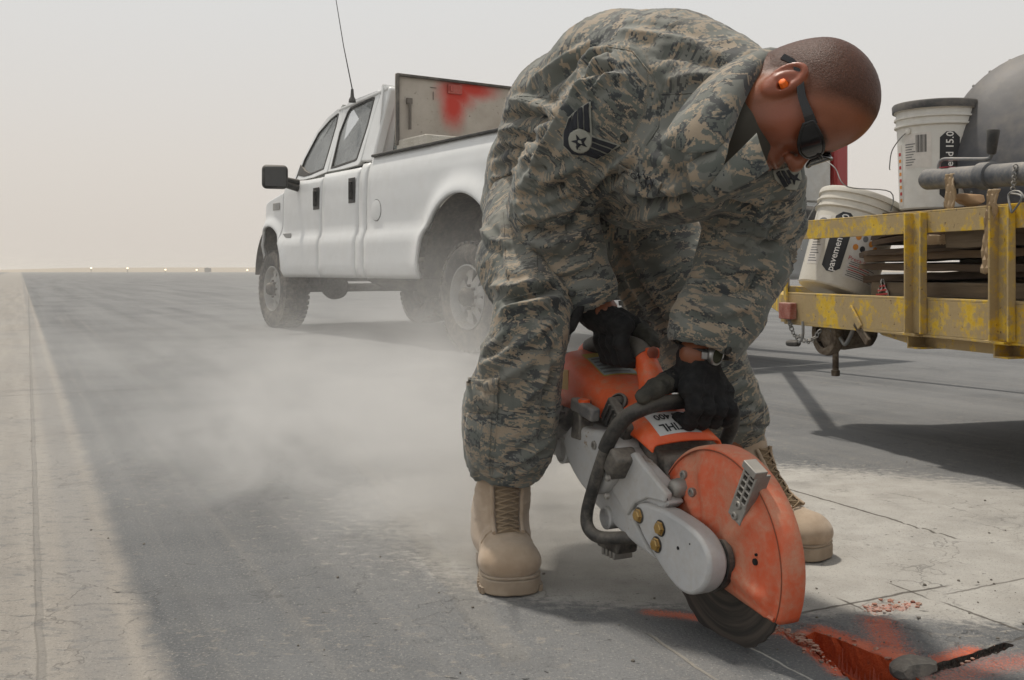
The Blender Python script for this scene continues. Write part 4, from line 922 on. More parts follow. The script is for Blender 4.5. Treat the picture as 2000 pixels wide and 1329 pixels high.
wire(bk2, base2, ax2, tocam, [S(-1.0, h2 - .06, .006), S(-1.15, h2 - .10, .02), S(-1.25, .19, .035), S(-1.28, .14, .03), S(-1.2, .12, .02)])
wr = [S(.9, h2 - .06, .006), S(.7, h2 + .02, .01), P(1655, 365, 3.8), P(1632, 330, 3.85), P(1615, 316, 3.9)]
wire(bk2, base2, ax2, tocam, wr)

# --- planks, each one a thing
def wood(name, a, b, sc=(3, 40, 40)):
    M = NM(name); o_ = M.attr('grain', True); n = M.noise(M.scale(o_, sc), 1.0, 6, .65); n2 = M.noise(M.scale(o_, (sc[0] * 1.4, sc[1] * 4, sc[2] * 4)), 1.0, 4, .6)
    c_ = M.mix(M.ramp(n, .3, .72), a, b); c_ = M.mix(M.ramp(n2, .56, .7, 0, .5), c_, tuple(x * .4 for x in a)); up = M.math('MULTIPLY', M.math('MAXIMUM', M.nz(), 0), .35)
    M.bsdf(M.mix(up, c_, DUST), .85, 0, M.bump(M.math('ADD', n, n2), .4, .004), .25); return M.m
m_wd = wood('dark_weathered_wood', (.045, .030, .020), (.115, .078, .050)); m_wm = wood('brown_board', (.085, .055, .033), (.17, .115, .07)); m_wl = wood('pale_split_wood', (.33, .235, .14), (.48, .36, .23)); m_wf = wood('dusty_brown_beam', (.10, .075, .05), (.18, .135, .09), (2, 25, 25))
def plank(name, a, b, w, h, mt, label, tilt=0, end=0.0, group='planks stacked on the trailer', seed=0, tip=0.0):
    a = Vector(a); b = Vector(b); d = (b - a); L = d.length; d.normalize(); x = d.cross(ZV).normalized(); u = x.cross(d); x = (x * math.cos(tilt) + u * math.sin(tilt)).normalized(); u = x.cross(d).normalized()
    p = thing(name, a, label, 'plank', group); rows = []; N = 14; rs = np.random.RandomState(seed + 5); gr = []
    for i in range(N + 1):
        t = i / N; c = a + d * (L * t) + u * (rs.normal() * .0012); ww = w * (1 - tip * max(0, 1 - t * 5)); hh = h * (1 - .5 * tip * max(0, 1 - t * 6))
        row = [c + x * (sx * ww / 2 + rs.normal() * .0012) + u * (sz * hh / 2 + rs.normal() * .0008) for sx, sz in ((-1, -1), (1, -1), (1, 1), (-1, 1))]
        if i == 0: row = [q + d * (end * rs.rand()) for q in row]
        rows.append(row + [row[0]])
        gr += [(L * t + seed * 3.1, sx * w / 2 + seed, sz * h / 2) for sx, sz in ((-1, -1), (1, -1), (1, 1), (-1, 1), (-1, -1))]
    mb = MB().grid(rows); n = len(mb.v); mb.f += [(0, 1, 2, 3), (n - 5, n - 2, n - 3, n - 4)]
    o = mb.build('board', mt, p, 30, fix=True); at = o.data.attributes.new('grain', 'FLOAT_VECTOR', 'POINT'); at.data.foreach_set('vector', np.array(gr, np.float32).ravel()); return p
def pk(pxa, pya, pxb, pyb, ma, mb_): return KP(pxa, pya, ma), KP(pxb, pyb, mb_)
PL = [((1730, 565), (2080, 572), .12, .12, .045, .16, m_wf, 'long brown beam, lowest of the stack beside the tilted bucket', 0),
      ((1712, 548), (2080, 535), .22, .22, .024, .18, m_wd, 'thin dark board lying on the lowest beam', 0),
      ((1680, 520), (2080, 522), .17, .17, .022, .16, m_wd, 'dark board with a ragged end, fourth from the top of the stack', .3),
      ((1715, 505), (2080, 488), .15, .15, .022, .15, m_wm, 'lighter brown board in the middle of the stack, bright face showing', 0),
      ((1652, 502), (2080, 470), .13, .13, .020, .14, m_wd, 'dark pointed board sticking out farthest over the tilted bucket', .75),
      ((1690, 478), (2080, 425), .17, .17, .018, .13, m_wd, 'thin slanting dark board near the top of the stack', .5),
      ((1700, 466), (2080, 392), .21, .21, .018, .13, m_wd, 'steepest slanting dark board at the top of the stack', .4),
      ((1825, 473), (1879, 469), .13, .13, .030, .10, m_wl, 'short pale board end showing under the top rail', 0),
      ((1878, 462), (2080, 452), .10, .10, .055, .14, m_wf, 'thick dusty block end beside the pale short board', 0)]
for i, ((xa, ya), (xb, yb), ma, mb_, h, w, mt, lab, tip) in enumerate(PL):
    w *= 2.0  # boards widened so no bright ground shows between them
    a, b = pk(xa, ya, xb, yb, ma, mb_); a = a + RM * (w * .5 - .06); b = b + RM * (w * .5 - .06)
    plank('plank', a, b, w, h, mt, lab, rs.normal() * .03, .05 if tip else .008, seed=i, tip=tip)
plank('plank', K(.58, .40, .600), K(2.2, .40, .600), .20, .14, m_wf, 'added thick squared timber closing the bright gaps behind the thin dark boards', 0, .01, seed=41)  # two timbers added to darken the bright gaps between the boards
plank('plank', K(.62, .40, .730), K(2.2, .40, .730), .18, .10, m_wd, 'added dark timber on the thick squared one, closing bright gaps behind the boards', 0, .01, seed=42)
plank('plank', K(.05, .50, base.z - .022), K(2.2, .46, base.z - .022), .34, .03, m_wd, 'wide dark board on which the upright lidded bucket stands', 0, .01, seed=31)
plank('plank', K(.07, .72, base.z - .080), K(2.2, .72, base.z - .080), .2, .08, m_wf, 'squared dark beam supporting the upright lidded bucket', 0, .01, seed=32)
plank('plank', K(.07, .34, base.z - .080), K(2.2, .34, base.z - .080), .1, .08, m_wf, 'squared dark beam under the near edge of the bucket board', 0, .01, seed=33)
# splintered strips hanging over the rail, crumpled paper
def strip(pts, w, lab, mt=m_wl):
    p = thing('wood_splinter', KP(*pts[0]), lab, 'wood strip', 'pale splintered strips hanging at the top rail'); rows = []; gr = []
    q = catmull([KP(*x) for x in pts], 5); n = len(q)
    for i, c in enumerate(q):
        ww = w * (1 + .06 * math.sin(i * 1.7)); rows.append([c + RB * (ww * (k / 6 - .5)) + RM * (.006 * math.cos(k * 2.1 + i)) - ZV * (.012 * ((k * 37) % 5) / 5 if i == n - 1 else 0) for k in range(7)]); gr += [(i * .02, k * .01, 0) for k in range(7)]
    o = MB().grid(rows).build('strip', mt, p, 60, fix=False, solid=.006); at = o.data.attributes.new('grain', 'FLOAT_VECTOR', 'POINT'); at.data.foreach_set('vector', np.array(gr, np.float32).ravel())
strip([(1942, 370, -.035), (1938, 405, -.032), (1934, 440, -.022), (1930, 490, -.02), (1927, 530, -.03)], .037, 'long pale wood strip hanging down over the yellow top rail')
strip([(1858, 340, .02), (1857, 370, .015), (1856, 408, .01)], .038, 'short pale splintered strip hanging under the grey jack tube')
pr = thing('paper_scrap', KP(1900, 395, .12), 'crumpled tan paper lying between the wood strips under the jack tube', 'paper')
lump('crumpled_paper', tuple(KP(1897, 392, .12)), .055, 17, (1.2, .7, .5), plain('tan_paper', (.36, .22, .11), .85), pr, .3)
sp_ = thing('mortar_bag_scrap', KP(1722, 580, .06), 'scrap of printed red and white bag beside the tilted bucket', 'bag scrap')
MB().grid([[KP(x, y, .06 + .012 * math.sin(x + y)) for x in np.linspace(a, b_, 6)] for y, a, b_ in ((582, 1708, 1736), (570, 1712, 1734), (562, 1717, 1732), (552, 1719, 1729), (545, 1721, 1726))]).build('scrap', m_lab, sp_, 60, solid=.002)
for y, a, b_ in ((576, 1711, 1734), (568, 1714, 1732), (560, 1718, 1729)): MB().bar(KP(a, y, .052), KP(b_, y - 2, .052), .001, .006, ZV).build('red_print', m_inkr, sp_)

# --- mixer drum (tub) standing on the trailer
c = P(2135, 318, 3.35); drum = thing('mixing_drum', (c.x, c.y + .2, .8), 'big round dark grey mixing drum standing behind the upright bucket', 'mixer drum')
m_drum = dusty('dark_grey_drum', (.060, .066, .080), .5, .1, .28, .3, 3, .12, 30)
rd_ = .255; prof = [(.14, -.34), (.22, -.30), (rd_ + .02, -.12), (rd_ + .03, -.10), (rd_ + .03, -.02), (rd_, 0), (rd_ - .02, .10), (rd_ - .07, .19), (.10, .26), (.001, .275)]
dax = Vector((-.35, -.70, .30)).normalized(); dc = Vector((c.x + .03, c.y + .28, c.z + .10))
prof = [(.001, -.36), (.20, -.34), (.30, -.22), (.352, -.06), (.36, 0), (.352, .05), (.33, .10), (.24, .15), (.10, .175), (.001, .18)]
MB().lathe(dc, dax, prof, 64, False).build('drum', m_drum, drum, 50)
rv = MB(); u, v = frame(dax)
for k in range(28):
    a = 2 * math.pi * k / 28; rv.lathe(dc + (u * math.cos(a) + v * math.sin(a)) * .345 + dax * .068, dax + (u * math.cos(a) + v * math.sin(a)) * .9, [(.006, 0), (.005, .003), (.002, .0045)], 8)
rv = rv.build('rivets', m_gal, drum); rv['kind'] = 'stuff'
MB().box(Vector((dc.x + .02, dc.y + .25, (dc.z + .50) / 2 - .06)), .3, .3, dc.z - .50, (RB, RM, ZV)).build('drum_stand', m_rust, drum, bevel=.02)
MB().tube([K(1.2, .5, .52), dc - dax * .3], .03, 10).build('stand_leg', m_rust, drum)
# ================================================================== THE MAN
SD = Vector((.431, -.902, 0)).normalized(); SN = Vector((-.902, -.431, 0)).normalized(); SCN = Vector((.357, 1.66, 0))
def SW(s, o, z): return SCN + SD * s + SN * o + Vector((0, 0, z))      # saw space: along the blade, sideways towards us, up
man = bpy.data.objects.new('person', bpy.data.meshes.new('person'))
MANLOC = Vector((.28, 2.12, 0))
def rp(px, py, Y, rpx): return (np.array(P(px, py, Y)), rpx / FPX * Y)

# ---- cloth material: digital tiger-stripe camouflage
def camo_mat(name, dustlow=0.0, bright=1.0):
    M = NM(name); v = M.attr('camo', True)
    sn = M.n('ShaderNodeVectorMath', operation='SNAP'); M.l(v, sn.inputs[0]); sn.inputs[1].default_value = (.0024, .0024, .0084)
    q = sn.outputs[0]; w = M.noise(q, 9, 3, .5, 0, True); wv_ = M.n('ShaderNodeVectorMath', operation='MULTIPLY_ADD'); M.l(w, wv_.inputs[0]); wv_.inputs[1].default_value = (.09, .09, .13); M.l(q, wv_.inputs[2]); q = wv_.outputs[0]
    def off(k): x = M.n('ShaderNodeVectorMath', operation='ADD'); M.l(q, x.inputs[0]); x.inputs[1].default_value = k; return x.outputs[0]
    a = M.noise(q, 12.5, 4, .60); b = M.noise(off((3.3, 7.1, 1.7)), 10.5, 4, .62); c = M.noise(off((9.3, 1.1, 5.7)), 7, 3, .6); d = M.noise(off((1.3, 5.1, 8.7)), 5, 3, .6)
    sage, slate, tan, lt = [tuple(x * bright for x in k) for k in ((.118, .130, .117), (.046, .053, .058), (.315, .255, .185), (.172, .180, .162))]
    def band(v, lo, hi): return M.math('MULTIPLY', M.ramp(v, lo - .004, lo + .004), M.ramp(v, hi - .004, hi + .004, 1, 0))
    col = M.mix(M.ramp(c, .515, .53), sage, lt)
    col = M.mix(M.math('MULTIPLY', band(a, .425, .468), M.ramp(d, .42, .46)), col, slate)
    col = M.mix(M.ramp(b, .60, .61), col, slate)
    col = M.mix(M.math('MULTIPLY', band(a, .488, .530), M.ramp(d, .36, .40)), col, tan)
    col = M.mix(M.math('MULTIPLY', M.ramp(b, .395, .405, 1, 0), M.ramp(a, .44, .46)), col, tan)
    o = M.obj(); g = M.noise(o, 9, 4, .6)
    col = M.mix(M.ramp(g, .3, .75, 0, .22), col, (.09, .085, .075))
    up = M.math('MULTIPLY', M.math('MAXIMUM', M.nz(), 0), .16); col = M.mix(M.math('ADD', up, M.ramp(g, .45, .8, .0, .10 + dustlow)), col, DUST)
    wv = M.noise(M.scale(o, (900, 900, 900)), 1.0, 2); hb = M.noise(o, 55, 4, .6)
    M.bsdf(col, .82, 0, M.bump(M.math('ADD', M.math('MULTIPLY', wv, .15), hb), .30, .004), .22, **{'Sheen Weight': .12}); return M.m
m_camo = camo_mat('camouflage_cloth', 0.0); m_camo2 = camo_mat('camouflage_cloth_dusty', .16); m_camo3 = camo_mat('camouflage_cloth_dust_and_light', .50)  # third: dust plus a lighter tone painted for the flap facing the light
M = NM('sunburnt_skin'); o_ = M.obj(); n1 = M.noise(o_, 14, 4); n2 = M.noise(o_, 330, 4, .7)
sk = M.mix(M.ramp(M.math('ADD', M.math('MULTIPLY', n1, .6), M.math('MULTIPLY', n2, .4)), .3, .7), (.190, .062, .027), (.262, .090, .041)); sk = M.mix(M.math('MULTIPLY', M.attr('flush'), .6), sk, (.27, .068, .033))
st = M.attr('hair'); stb = M.math('MULTIPLY', M.ramp(st, .15, .95), M.ramp(M.noise(o_, 420, 2, .7), .34, .60, .80, 1.0)); sk = M.mix(M.math('MULTIPLY', stb, .84), sk, (.028, .013, .008))
be = M.math('MULTIPLY', M.attr('beard'), M.ramp(n2, .35, .6, .25, .62)); sk = M.mix(be, sk, (.07, .035, .022))
M.bsdf(sk, M.math('ADD', M.math('ADD', .36, M.math('MULTIPLY', stb, .10)), M.math('MULTIPLY', M.math('SUBTRACT', n1, .5), .25)), 0, M.bump(M.math('ADD', M.math('MULTIPLY', n2, .4), M.math('MULTIPLY', M.math('MULTIPLY', stb, n2), 1.2)), .55, .0016), M.math('SUBTRACT', .5, M.math('MULTIPLY', stb, .28)), **{'Subsurface Weight': .10, 'Subsurface Scale': .01, 'Subsurface Radius': (1, .3, .15)})
m_skin = M.m

# ---- head, in its own frame: x = his right, y = face forward, z = crown; origin between the ears
HXv = Vector((-.43, -.863, .28)); HYv = Vector((.163, -.365, -.92)); HXv.normalize(); HYv = (HYv - HXv * HYv.dot(HXv)).normalized(); HZv = HXv.cross(HYv)
EAR = P(1540, 174, 1.615); HO = EAR - HXv * .080; HSC = 1.0
def HW(x, y, z):
    y = y * .81 if y > 0 else y
    return HO + (HXv * x + HYv * y + HZv * z) * HSC
HB = SDF((-.125, -.19, -.24), (.125, .155, .155), .0024)
H = HB
H.ell((0, -.008, .046), (.0775, .099, .086), k=.01); H.ell((0, .034, .044), (.064, .061, .064), k=.03)
H.ell((0, .040, -.020), (.060, .050, .068), k=.03)
for s in (-1, 1):
    H.cap((s * .060, -.008, -.055), (s * .024, .066, -.098), .018, .017, .03); H.ell((s * .043, .052, -.030), (.024, .026, .024), k=.03); H.ell((s * .054, .018, -.045), (.016, .030, .035), k=.03)
    H.cap((s * .040, .074, .027), (s * .010, .088, .022), .010, .010, .018)
    H.ell((s * .033, .100, .005), (.020, .017, .013), k=.018, sub=True)
    H.ell((s * .032, .076, .005), (.0135, .0135, .0125), k=.004)
H.ell((0, .066, -.098), (.026, .024, .019), k=.02)
H.cap((0, .088, .016), (0, .113, -.026), .0075, .0105, .012); H.ell((0, .117, -.030), (.0115, .011, .010), k=.010)
for s in (-1, 1): H.ell((s * .0125, .104, -.034), (.0085, .011, .0085), k=.008); H.ell((s * .0065, .108, -.0415), (.0042, .0055, .004), k=.003, sub=True)
H.ell((0, .082, -.062), (.032, .018, .020), k=.015); H.ell((0, .096, -.060), (.022, .009, .0062), k=.008); H.ell((0, .094, -.072), (.019, .009, .0068), k=.008)
H.cap((-.022, .094, -.0665), (0, .104, -.0655), .0012, .0016, .004, sub=True); H.cap((0, .104, -.0655), (.022, .094, -.0665), .0016, .0012, .004, sub=True)
H.cap((0, .107, -.044), (0, .103, -.055), .0025, .0025, .005, sub=True)
# neck towards the collar
NB = P(1452, 205, 1.76); nb = Vector((NB - HO)); nb = np.array([nb.dot(HXv), nb.dot(HYv), nb.dot(HZv)])
H.cap((0, -.030, -.035), tuple(nb), .060, .066, .03, flat=(0, 1, .2), ratio=1.06)
H.cap((0, -.075, .0), tuple(nb + np.array([0, -.02, 0])), .030, .045, .05)
for s in (-1, 1): H.cap((s * .058, -.020, -.030), tuple(nb * .7 + np.array([s * .02, .035, 0])), .016, .018, .03)
# ears
for s in (-1, 1):
    H.ell((s * .079, -.013, -.002), (.0115, .021, .033), k=.012)
    er = [(s * (.0815 + .004 * math.sin(a)), -.016 - .017 * math.cos(a) - .004, .004 + .029 * math.sin(a)) for a in np.linspace(-1.0, 3.5, 16)]
    for a, b in zip(er[:-1], er[1:]): H.cap(a, b, .0042, .0042, .004)
    H.ell((s * .0905, -.015, .004), (.0062, .0115, .019), k=.004, sub=True); H.ell((s * .084, -.006, -.006), (.009, .007, .009), k=.004, sub=True)
    H.cap((s * .083, .001, -.004), (s * .080, .002, -.010), .0035, .003, .004)
    H.ell((s * .081, -.010, -.030), (.0055, .0075, .008), k=.006); H.cap((s * .083, -.024, -.012), (s * .083, -.019, .014), .0032, .003, .006)
hv, hq = H.mesh(2)
hairm = sstep(-.040, .060, hv[:, 2] - np.interp(hv[:, 1], [-.12, -.06, -.02, .02, .045, .075, .1], [-.055, -.045, -.005, .010, .045, .088, .115]) + .012 * (fbm(hv * 60, 3, 2) - .5)) * 1.0
hairm *= sstep(.13, .10, np.abs(hv[:, 0]) + .03)
hairm *= (1 - np.clip(sstep(.0795, .083, np.abs(hv[:, 0])) * sstep(.04, .02, np.abs(hv[:, 1] + .014)), 0, 1))
flush = np.clip(np.exp(-((hv[:, 1] - .06) / .05) ** 2 - ((hv[:, 2] + .02) / .05) ** 2) + sstep(.08, .086, np.abs(hv[:, 0])), 0, 1)
beard = np.clip(np.exp(-((hv[:, 2] + .085) / .035) ** 2) * sstep(.02, .06, hv[:, 1]), 0, 1) * .6
hv[:, 1] = np.where(hv[:, 1] > 0, hv[:, 1] * .81, hv[:, 1])
BV = np.array([HO[:]]) + HSC * (hv[:, :1] * np.array(HXv) + hv[:, 1:2] * np.array(HYv) + hv[:, 2:] * np.array(HZv))
for s in (-1, 1): beard = np.maximum(beard, 1.6 * np.exp(-((hv[:, 0] - s * .030) / .019) ** 4 - ((hv[:, 2] - .0265 - .1 * (.03 - abs(.03))) / .0055) ** 2) * (hv[:, 1] > .04))
# ---- body under the clothes (one skin with the head)
J = dict(pelvis=P(1140, 385, 2.29), spine1=P(1140, 240, 2.17), spine2=P(1240, 195, 2.02), chest=P(1340, 215, 1.90), neck=P(1455, 205, 1.76),
         sR=P(1212, 205, 1.86), eR=P(1078, 372, 2.02), wR=P(1164, 590, 2.005), sL=P(1470, 290, 1.76), eL=P(1470, 440, 1.89), wL=P(1358, 692, 1.85),
         hR=P(1060, 430, 2.24), kR=P(1045, 612, 1.96), aR=P(984, 1010, 2.05), hL=P(1250, 450, 2.32), kL=P(1372, 680, 2.22), aL=P(1452, 985, 2.26))
J = {k: np.array(v) for k, v in J.items()}
B = SDF((-.30, 1.50, -.02), (.75, 2.62, 1.22), .008)
B.chain([(J['pelvis'], .11), (J['spine1'], .10), (J['spine2'], .115), (J['chest'], .115), (J['neck'], .06)], .03)
for s in 'RL':
    B.chain([(J['s' + s], .055), (J['e' + s], .042), (J['w' + s], .028)], .03)
    B.chain([(J['h' + s], .070), (J['k' + s], .040), (J['a' + s], .030)], .03)
B.cap(J['chest'], J['sR'], .07, .055, .03); B.cap(J['chest'], J['sL'], .07, .055, .03)
B.chain([(J['aR'], .035), (np.array(P(1000, 1120, 1.93)), .03)], .02); B.chain([(J['aL'], .035), (np.array(P(1555, 1070, 2.14)), .03)], .02)
# bare wrists between cuff and glove
GL0 = np.array(SW(-.225, -.085, .405)); GR0 = np.array(SW(-.378, .018, .520))
B.cap(J['wL'], GL0, .029, .030, .01); B.cap(J['wR'], GR0, .028, .030, .01)
bv, bq = B.mesh(2)
V = np.concatenate([BV, bv]); Qm = np.concatenate([hq, bq + len(BV)]); z0 = np.zeros(len(bv))
tmp = np_mesh('person_mesh', V - np.array(MANLOC), Qm, m_skin, None, {'hair': np.concatenate([hairm, z0]), 'flush': np.concatenate([flush, z0]), 'beard': np.concatenate([beard, z0])})
man = tmp; man.name = 'person'; man.data.name = 'person'; man.location = MANLOC
tag(man, 'man in camouflage uniform bending over an orange cut-off saw, sunglasses and shaved head', 'person')
# cropped hair: a very thin rough shell over the scalp
hm = hairm > .7; keep = hm[hq].all(1); HN = vnormals(hv, hq)
sh = hv + HN * (.0007 + .0004 * (vnoise(hv * 900, 3) - .5) * 2)[:, None]; used = np.unique(hq[keep]); mp = -np.ones(len(hv), int); mp[used] = np.arange(len(used))
edge = sstep(.7, .95, hairm)[:, None]; sh = hv + (sh - hv) * edge - HN * .0004 * (1 - edge)
SHW = np.array([HO[:]]) + HSC * (sh[:, :1] * np.array(HXv) + sh[:, 1:2] * np.array(HYv) + sh[:, 2:] * np.array(HZv))
np_mesh('hair', SHW[used], mp[hq[keep]], m_skin, man, {'hair': hairm[used], 'flush': 0 * hairm[used], 'beard': 0 * hairm[used]})

# ---- garments
class Cloth:
    """implicit garment -> mesh, with rest coordinates for the print and traced folds"""
    def __init__(s, sdf, segs, smooth=2):
        s.V, s.Q = sdf.mesh(smooth); s.segs = segs
        N = len(s.V); best = np.full(N, 9.0); s.c = np.zeros((N, 3)); s.t = np.zeros(N); s.al = np.zeros(N); s.id = np.zeros(N, int)
        for i, (a, b, r, ph) in enumerate(segs):
            st_ = 2.0 if r >= .12 else 3.5
            a = np.array(a, float); b = np.array(b, float); d = b - a; L = np.linalg.norm(d); d /= L; u, w = frame(d); u = np.array(u); w = np.array(w)
            p = s.V - a; t = p @ d; tc_ = np.clip(t, 0, L); dist = np.linalg.norm(p - tc_[:, None] * d, axis=1) / r; m = dist < best
            best[m] = dist[m]; s.c[m] = np.stack([p @ u + ph * 1.7, p @ w + ph, t * st_ + ph * 3.1], 1)[m]; s.t[m] = (t / L)[m]; s.al[m] = t[m]; s.id[m] = i
        s.bvh()
    def bvh(s): s.N = vnormals(s.V, s.Q); s.tree = BVHTree.FromPolygons([Vector(v) for v in s.V], [tuple(q) for q in s.Q])
    def hit(s, px, py):
        o = Vector((0, 0, CAM_H)); d = (P(px, py, 1.0) - o).normalized(); r = s.tree.ray_cast(o, d); return (r[0], r[1]) if r[0] is not None else None
    def trace(s, pts, n=4):
        out = []
        for (a, b) in zip(pts[:-1], pts[1:]):
            for k in range(n): out.append((a[0] + (b[0] - a[0]) * k / n, a[1] + (b[1] - a[1]) * k / n))
        out.append(pts[-1]); return [h[0] for h in (s.hit(*q) for q in out) if h is not None]
    def noise_folds(s, amp, f=(22, 22, 10), seed=0, warp=.05):
        p = s.c * np.array([1, 1, 1 / 3.5]); w = np.stack([fbm(p * 7, 2, seed + 3), fbm(p * 7, 2, seed + 4), fbm(p * 7, 2, seed + 5)], 1) - .5
        n = fbm((p + w * warp * 2) * np.array(f), 3, seed); rdg = 2.0 * np.exp(-np.abs(2 * n - 1) * 8) - .5
        s.V = s.V + s.N * (np.asarray(amp) * rdg)[:, None]
    def folds(s, items):
        """items: (pixel path, width m, height m [+ ridge / - crease], kind)"""
        tot = np.zeros(len(s.V))
        for it in items:
            pts = s.trace(it[0]);
            if len(pts) < 2: continue
            d, t = seg_dist(s.V, pts); w, h = it[1] * .85, it[2] * 2.3; fade = np.clip(np.minimum(t, 1 - t) * 6, 0, 1) if len(it) < 4 else 1.0
            tot += h * np.exp(-1.25 * d / w) * fade - .45 * h * np.exp(-((d - 1.9 * w) / w) ** 2) * fade
        s.V = s.V + s.N * tot[:, None]
    def seam(s, paths, w=.0022, dep=.0022):
        tot = np.zeros(len(s.V)); mk = np.zeros(len(s.V))
        for pth in paths:
            pts = s.trace(pth, 8)
            if len(pts) < 2: continue
            d, t = seg_dist(s.V, pts); tot += -dep * np.exp(-(d / w) ** 2) + dep * .6 * np.exp(-((d - 2.6 * w) / (1.4 * w)) ** 2)
        s.V = s.V + s.N * tot[:, None]
    def piping(s, paths, mt, parent, r=.0013):
        s.bvh()
        for pth in paths:
            q = []
            for (a, b) in zip(pth[:-1], pth[1:]):
                for k in range(8): q.append((a[0] + (b[0] - a[0]) * k / 8, a[1] + (b[1] - a[1]) * k / 8))
            h = [x for x in (s.hit(*p) for p in q + [pth[-1]]) if x is not None]
            if len(h) < 3: continue
            P_ = [x[0] + (x[1] if x[1].y < .3 else -x[1]) * (r * .25) for x in h]
            if max((b - a).length for a, b in zip(P_[:-1], P_[1:])) > .05: continue
            mb = MB().tube(P_, r, 6); C = [s.camo_at(P_[i // 6]) for i in range(len(mb.v))]; o = mb.build('seam', mt, parent, 80, fix=False)
            at = o.data.attributes.new('camo', 'FLOAT_VECTOR', 'POINT'); at.data.foreach_set('vector', np.array(C, np.float32).ravel())
    def build(s, name, mt, parent, extra=None):
        s.bvh(); return np_mesh(name, s.V, s.Q, mt, parent, {'camo': s.c})
    def camo_at(s, p):
        i = s.tree.find_nearest(Vector(p))[2]; return s.c[s.Q[i][0]]
def clothpatch(name, cl, poly, off, mt, parent, n=16, thick=.0025, sub=None, bulge=0.0, lift=None):
    """a flat piece sewn on: polygon in photo pixels laid on the garment"""
    xs = [p[0] for p in poly]; ys = [p[1] for p in poly]; x0, x1, y0, y1 = min(xs), max(xs), min(ys), max(ys)
    # resample boundary, fill with concentric shrunken rings (star-shaped pieces)
    B_ = []
    for a, b in zip(poly, poly[1:] + poly[:1]):
        m = max(2, int(math.hypot(b[0] - a[0], b[1] - a[1]) / 6))
        for k in range(m): B_.append((a[0] + (b[0] - a[0]) * k / m, a[1] + (b[1] - a[1]) * k / m))
    cx = sum(p[0] for p in B_) / len(B_); cy = sum(p[1] for p in B_) / len(B_); R_ = 9; V = []; C = []; last = None; ok = True
    for k in range(R_ + 1):
        f = 1 - k / R_
        for j, p in enumerate(B_ if f > 0 else [B_[0]]):
            q = (cx + (p[0] - cx) * f, cy + (p[1] - cy) * f); h = cl.hit(*q)
            if h is None: h = last
            if h is None: h = (P(q[0], q[1], 1.8), Vector((0, -1, 0)))
            last = h; nn = h[1] if h[1].y < .3 else -h[1]; e = off + bulge * (1 - f * f) + (lift(j / len(B_), f) if lift else 0); V.append(h[0] + nn * e); C.append(tuple(cl.camo_at(h[0])))
    m = len(B_); F = [(k * m + j, k * m + (j + 1) % m, (k + 1) * m + (j + 1) % m, (k + 1) * m + j) for k in range(R_ - 1) for j in range(m)] + [((R_ - 1) * m + j, (R_ - 1) * m + (j + 1) % m, R_ * m) for j in range(m)]
    o = MB().add(V, F).build(name, mt, parent, 60, fix=False, solid=thick); me = o.data
    nsum = sum((p.normal for p in me.polygons), Vector())
    if nsum.dot(Vector((0, -1, 0))) < 0: me.flip_normals()
    at = me.attributes.new('camo', 'FLOAT_VECTOR', 'POINT'); at.data.foreach_set('vector', np.array(C, np.float32).ravel()); return o

# trousers
TR = SDF((-.25, 1.72, .14), (.62, 2.62, .98), .005)
TR.chain([rp(1120, 360, 2.32, 108), rp(1150, 420, 2.31, 116)], .03)
TR.chain([rp(1060, 430, 2.25, 118), rp(1040, 500, 2.10, 100), rp(1045, 575, 1.985, 74), rp(1040, 640, 1.955, 70), rp(1018, 710, 1.97, 76), rp(1000, 790, 2.0, 87), rp(994, 850, 2.02, 86), rp(990, 895, 2.035, 70)], .03)
TR.cap(*[x[0] for x in (rp(975, 520, 2.12, 0), rp(990, 560, 2.06, 0))], .045, .04, .03)
TR.cap(*[x[0] for x in (rp(940, 800, 2.05, 0), rp(942, 880, 2.06, 0))], .036, .036, .02)
TR.chain([rp(1250, 440, 2.34, 110), rp(1310, 560, 2.29, 92), rp(1365, 670, 2.24, 80), rp(1402, 760, 2.26, 70), rp(1424, 815, 2.28, 68), rp(1432, 842, 2.29, 56)], .03)
TR.cap(np.array(P(1462, 815, 2.27)), np.array(P(1474, 838, 2.28)), .025, .015, .02)
# open bottoms of the bloused legs
TR.cap(np.array(P(984, 985, 2.03)), np.array(P(984, 925, 2.03)), .062, .046, .012, sub=True); TR.cap(np.array(P(1445, 910, 2.28)), np.array(P(1440, 862, 2.28)), .055, .040, .012, sub=True)
trous = Cloth(TR, [(P(1250, 400, 2.33), P(1060, 410, 2.30), .12, .3), (P(1060, 420, 2.25), P(1045, 590, 1.97), .10, 1.1), (P(1045, 590, 1.97), P(990, 930, 2.03), .08, 2.3), (P(1260, 440, 2.33), P(1365, 670, 2.24), .10, 3.7), (P(1365, 670, 2.24), P(1435, 860, 2.29), .075, 4.9)])
near_k = np.exp(-((trous.al - .0) / .09) ** 2) * np.isin(trous.id, [2, 4]); near_a = np.isin(trous.id, [2, 4]) * sstep(.70, .97, trous.t)
trous.noise_folds(.0018 + .0036 * near_k + .0036 * near_a, (11, 11, 20), 1)
trous.noise_folds(.0005, (30, 30, 26), 8)
trous.bvh()
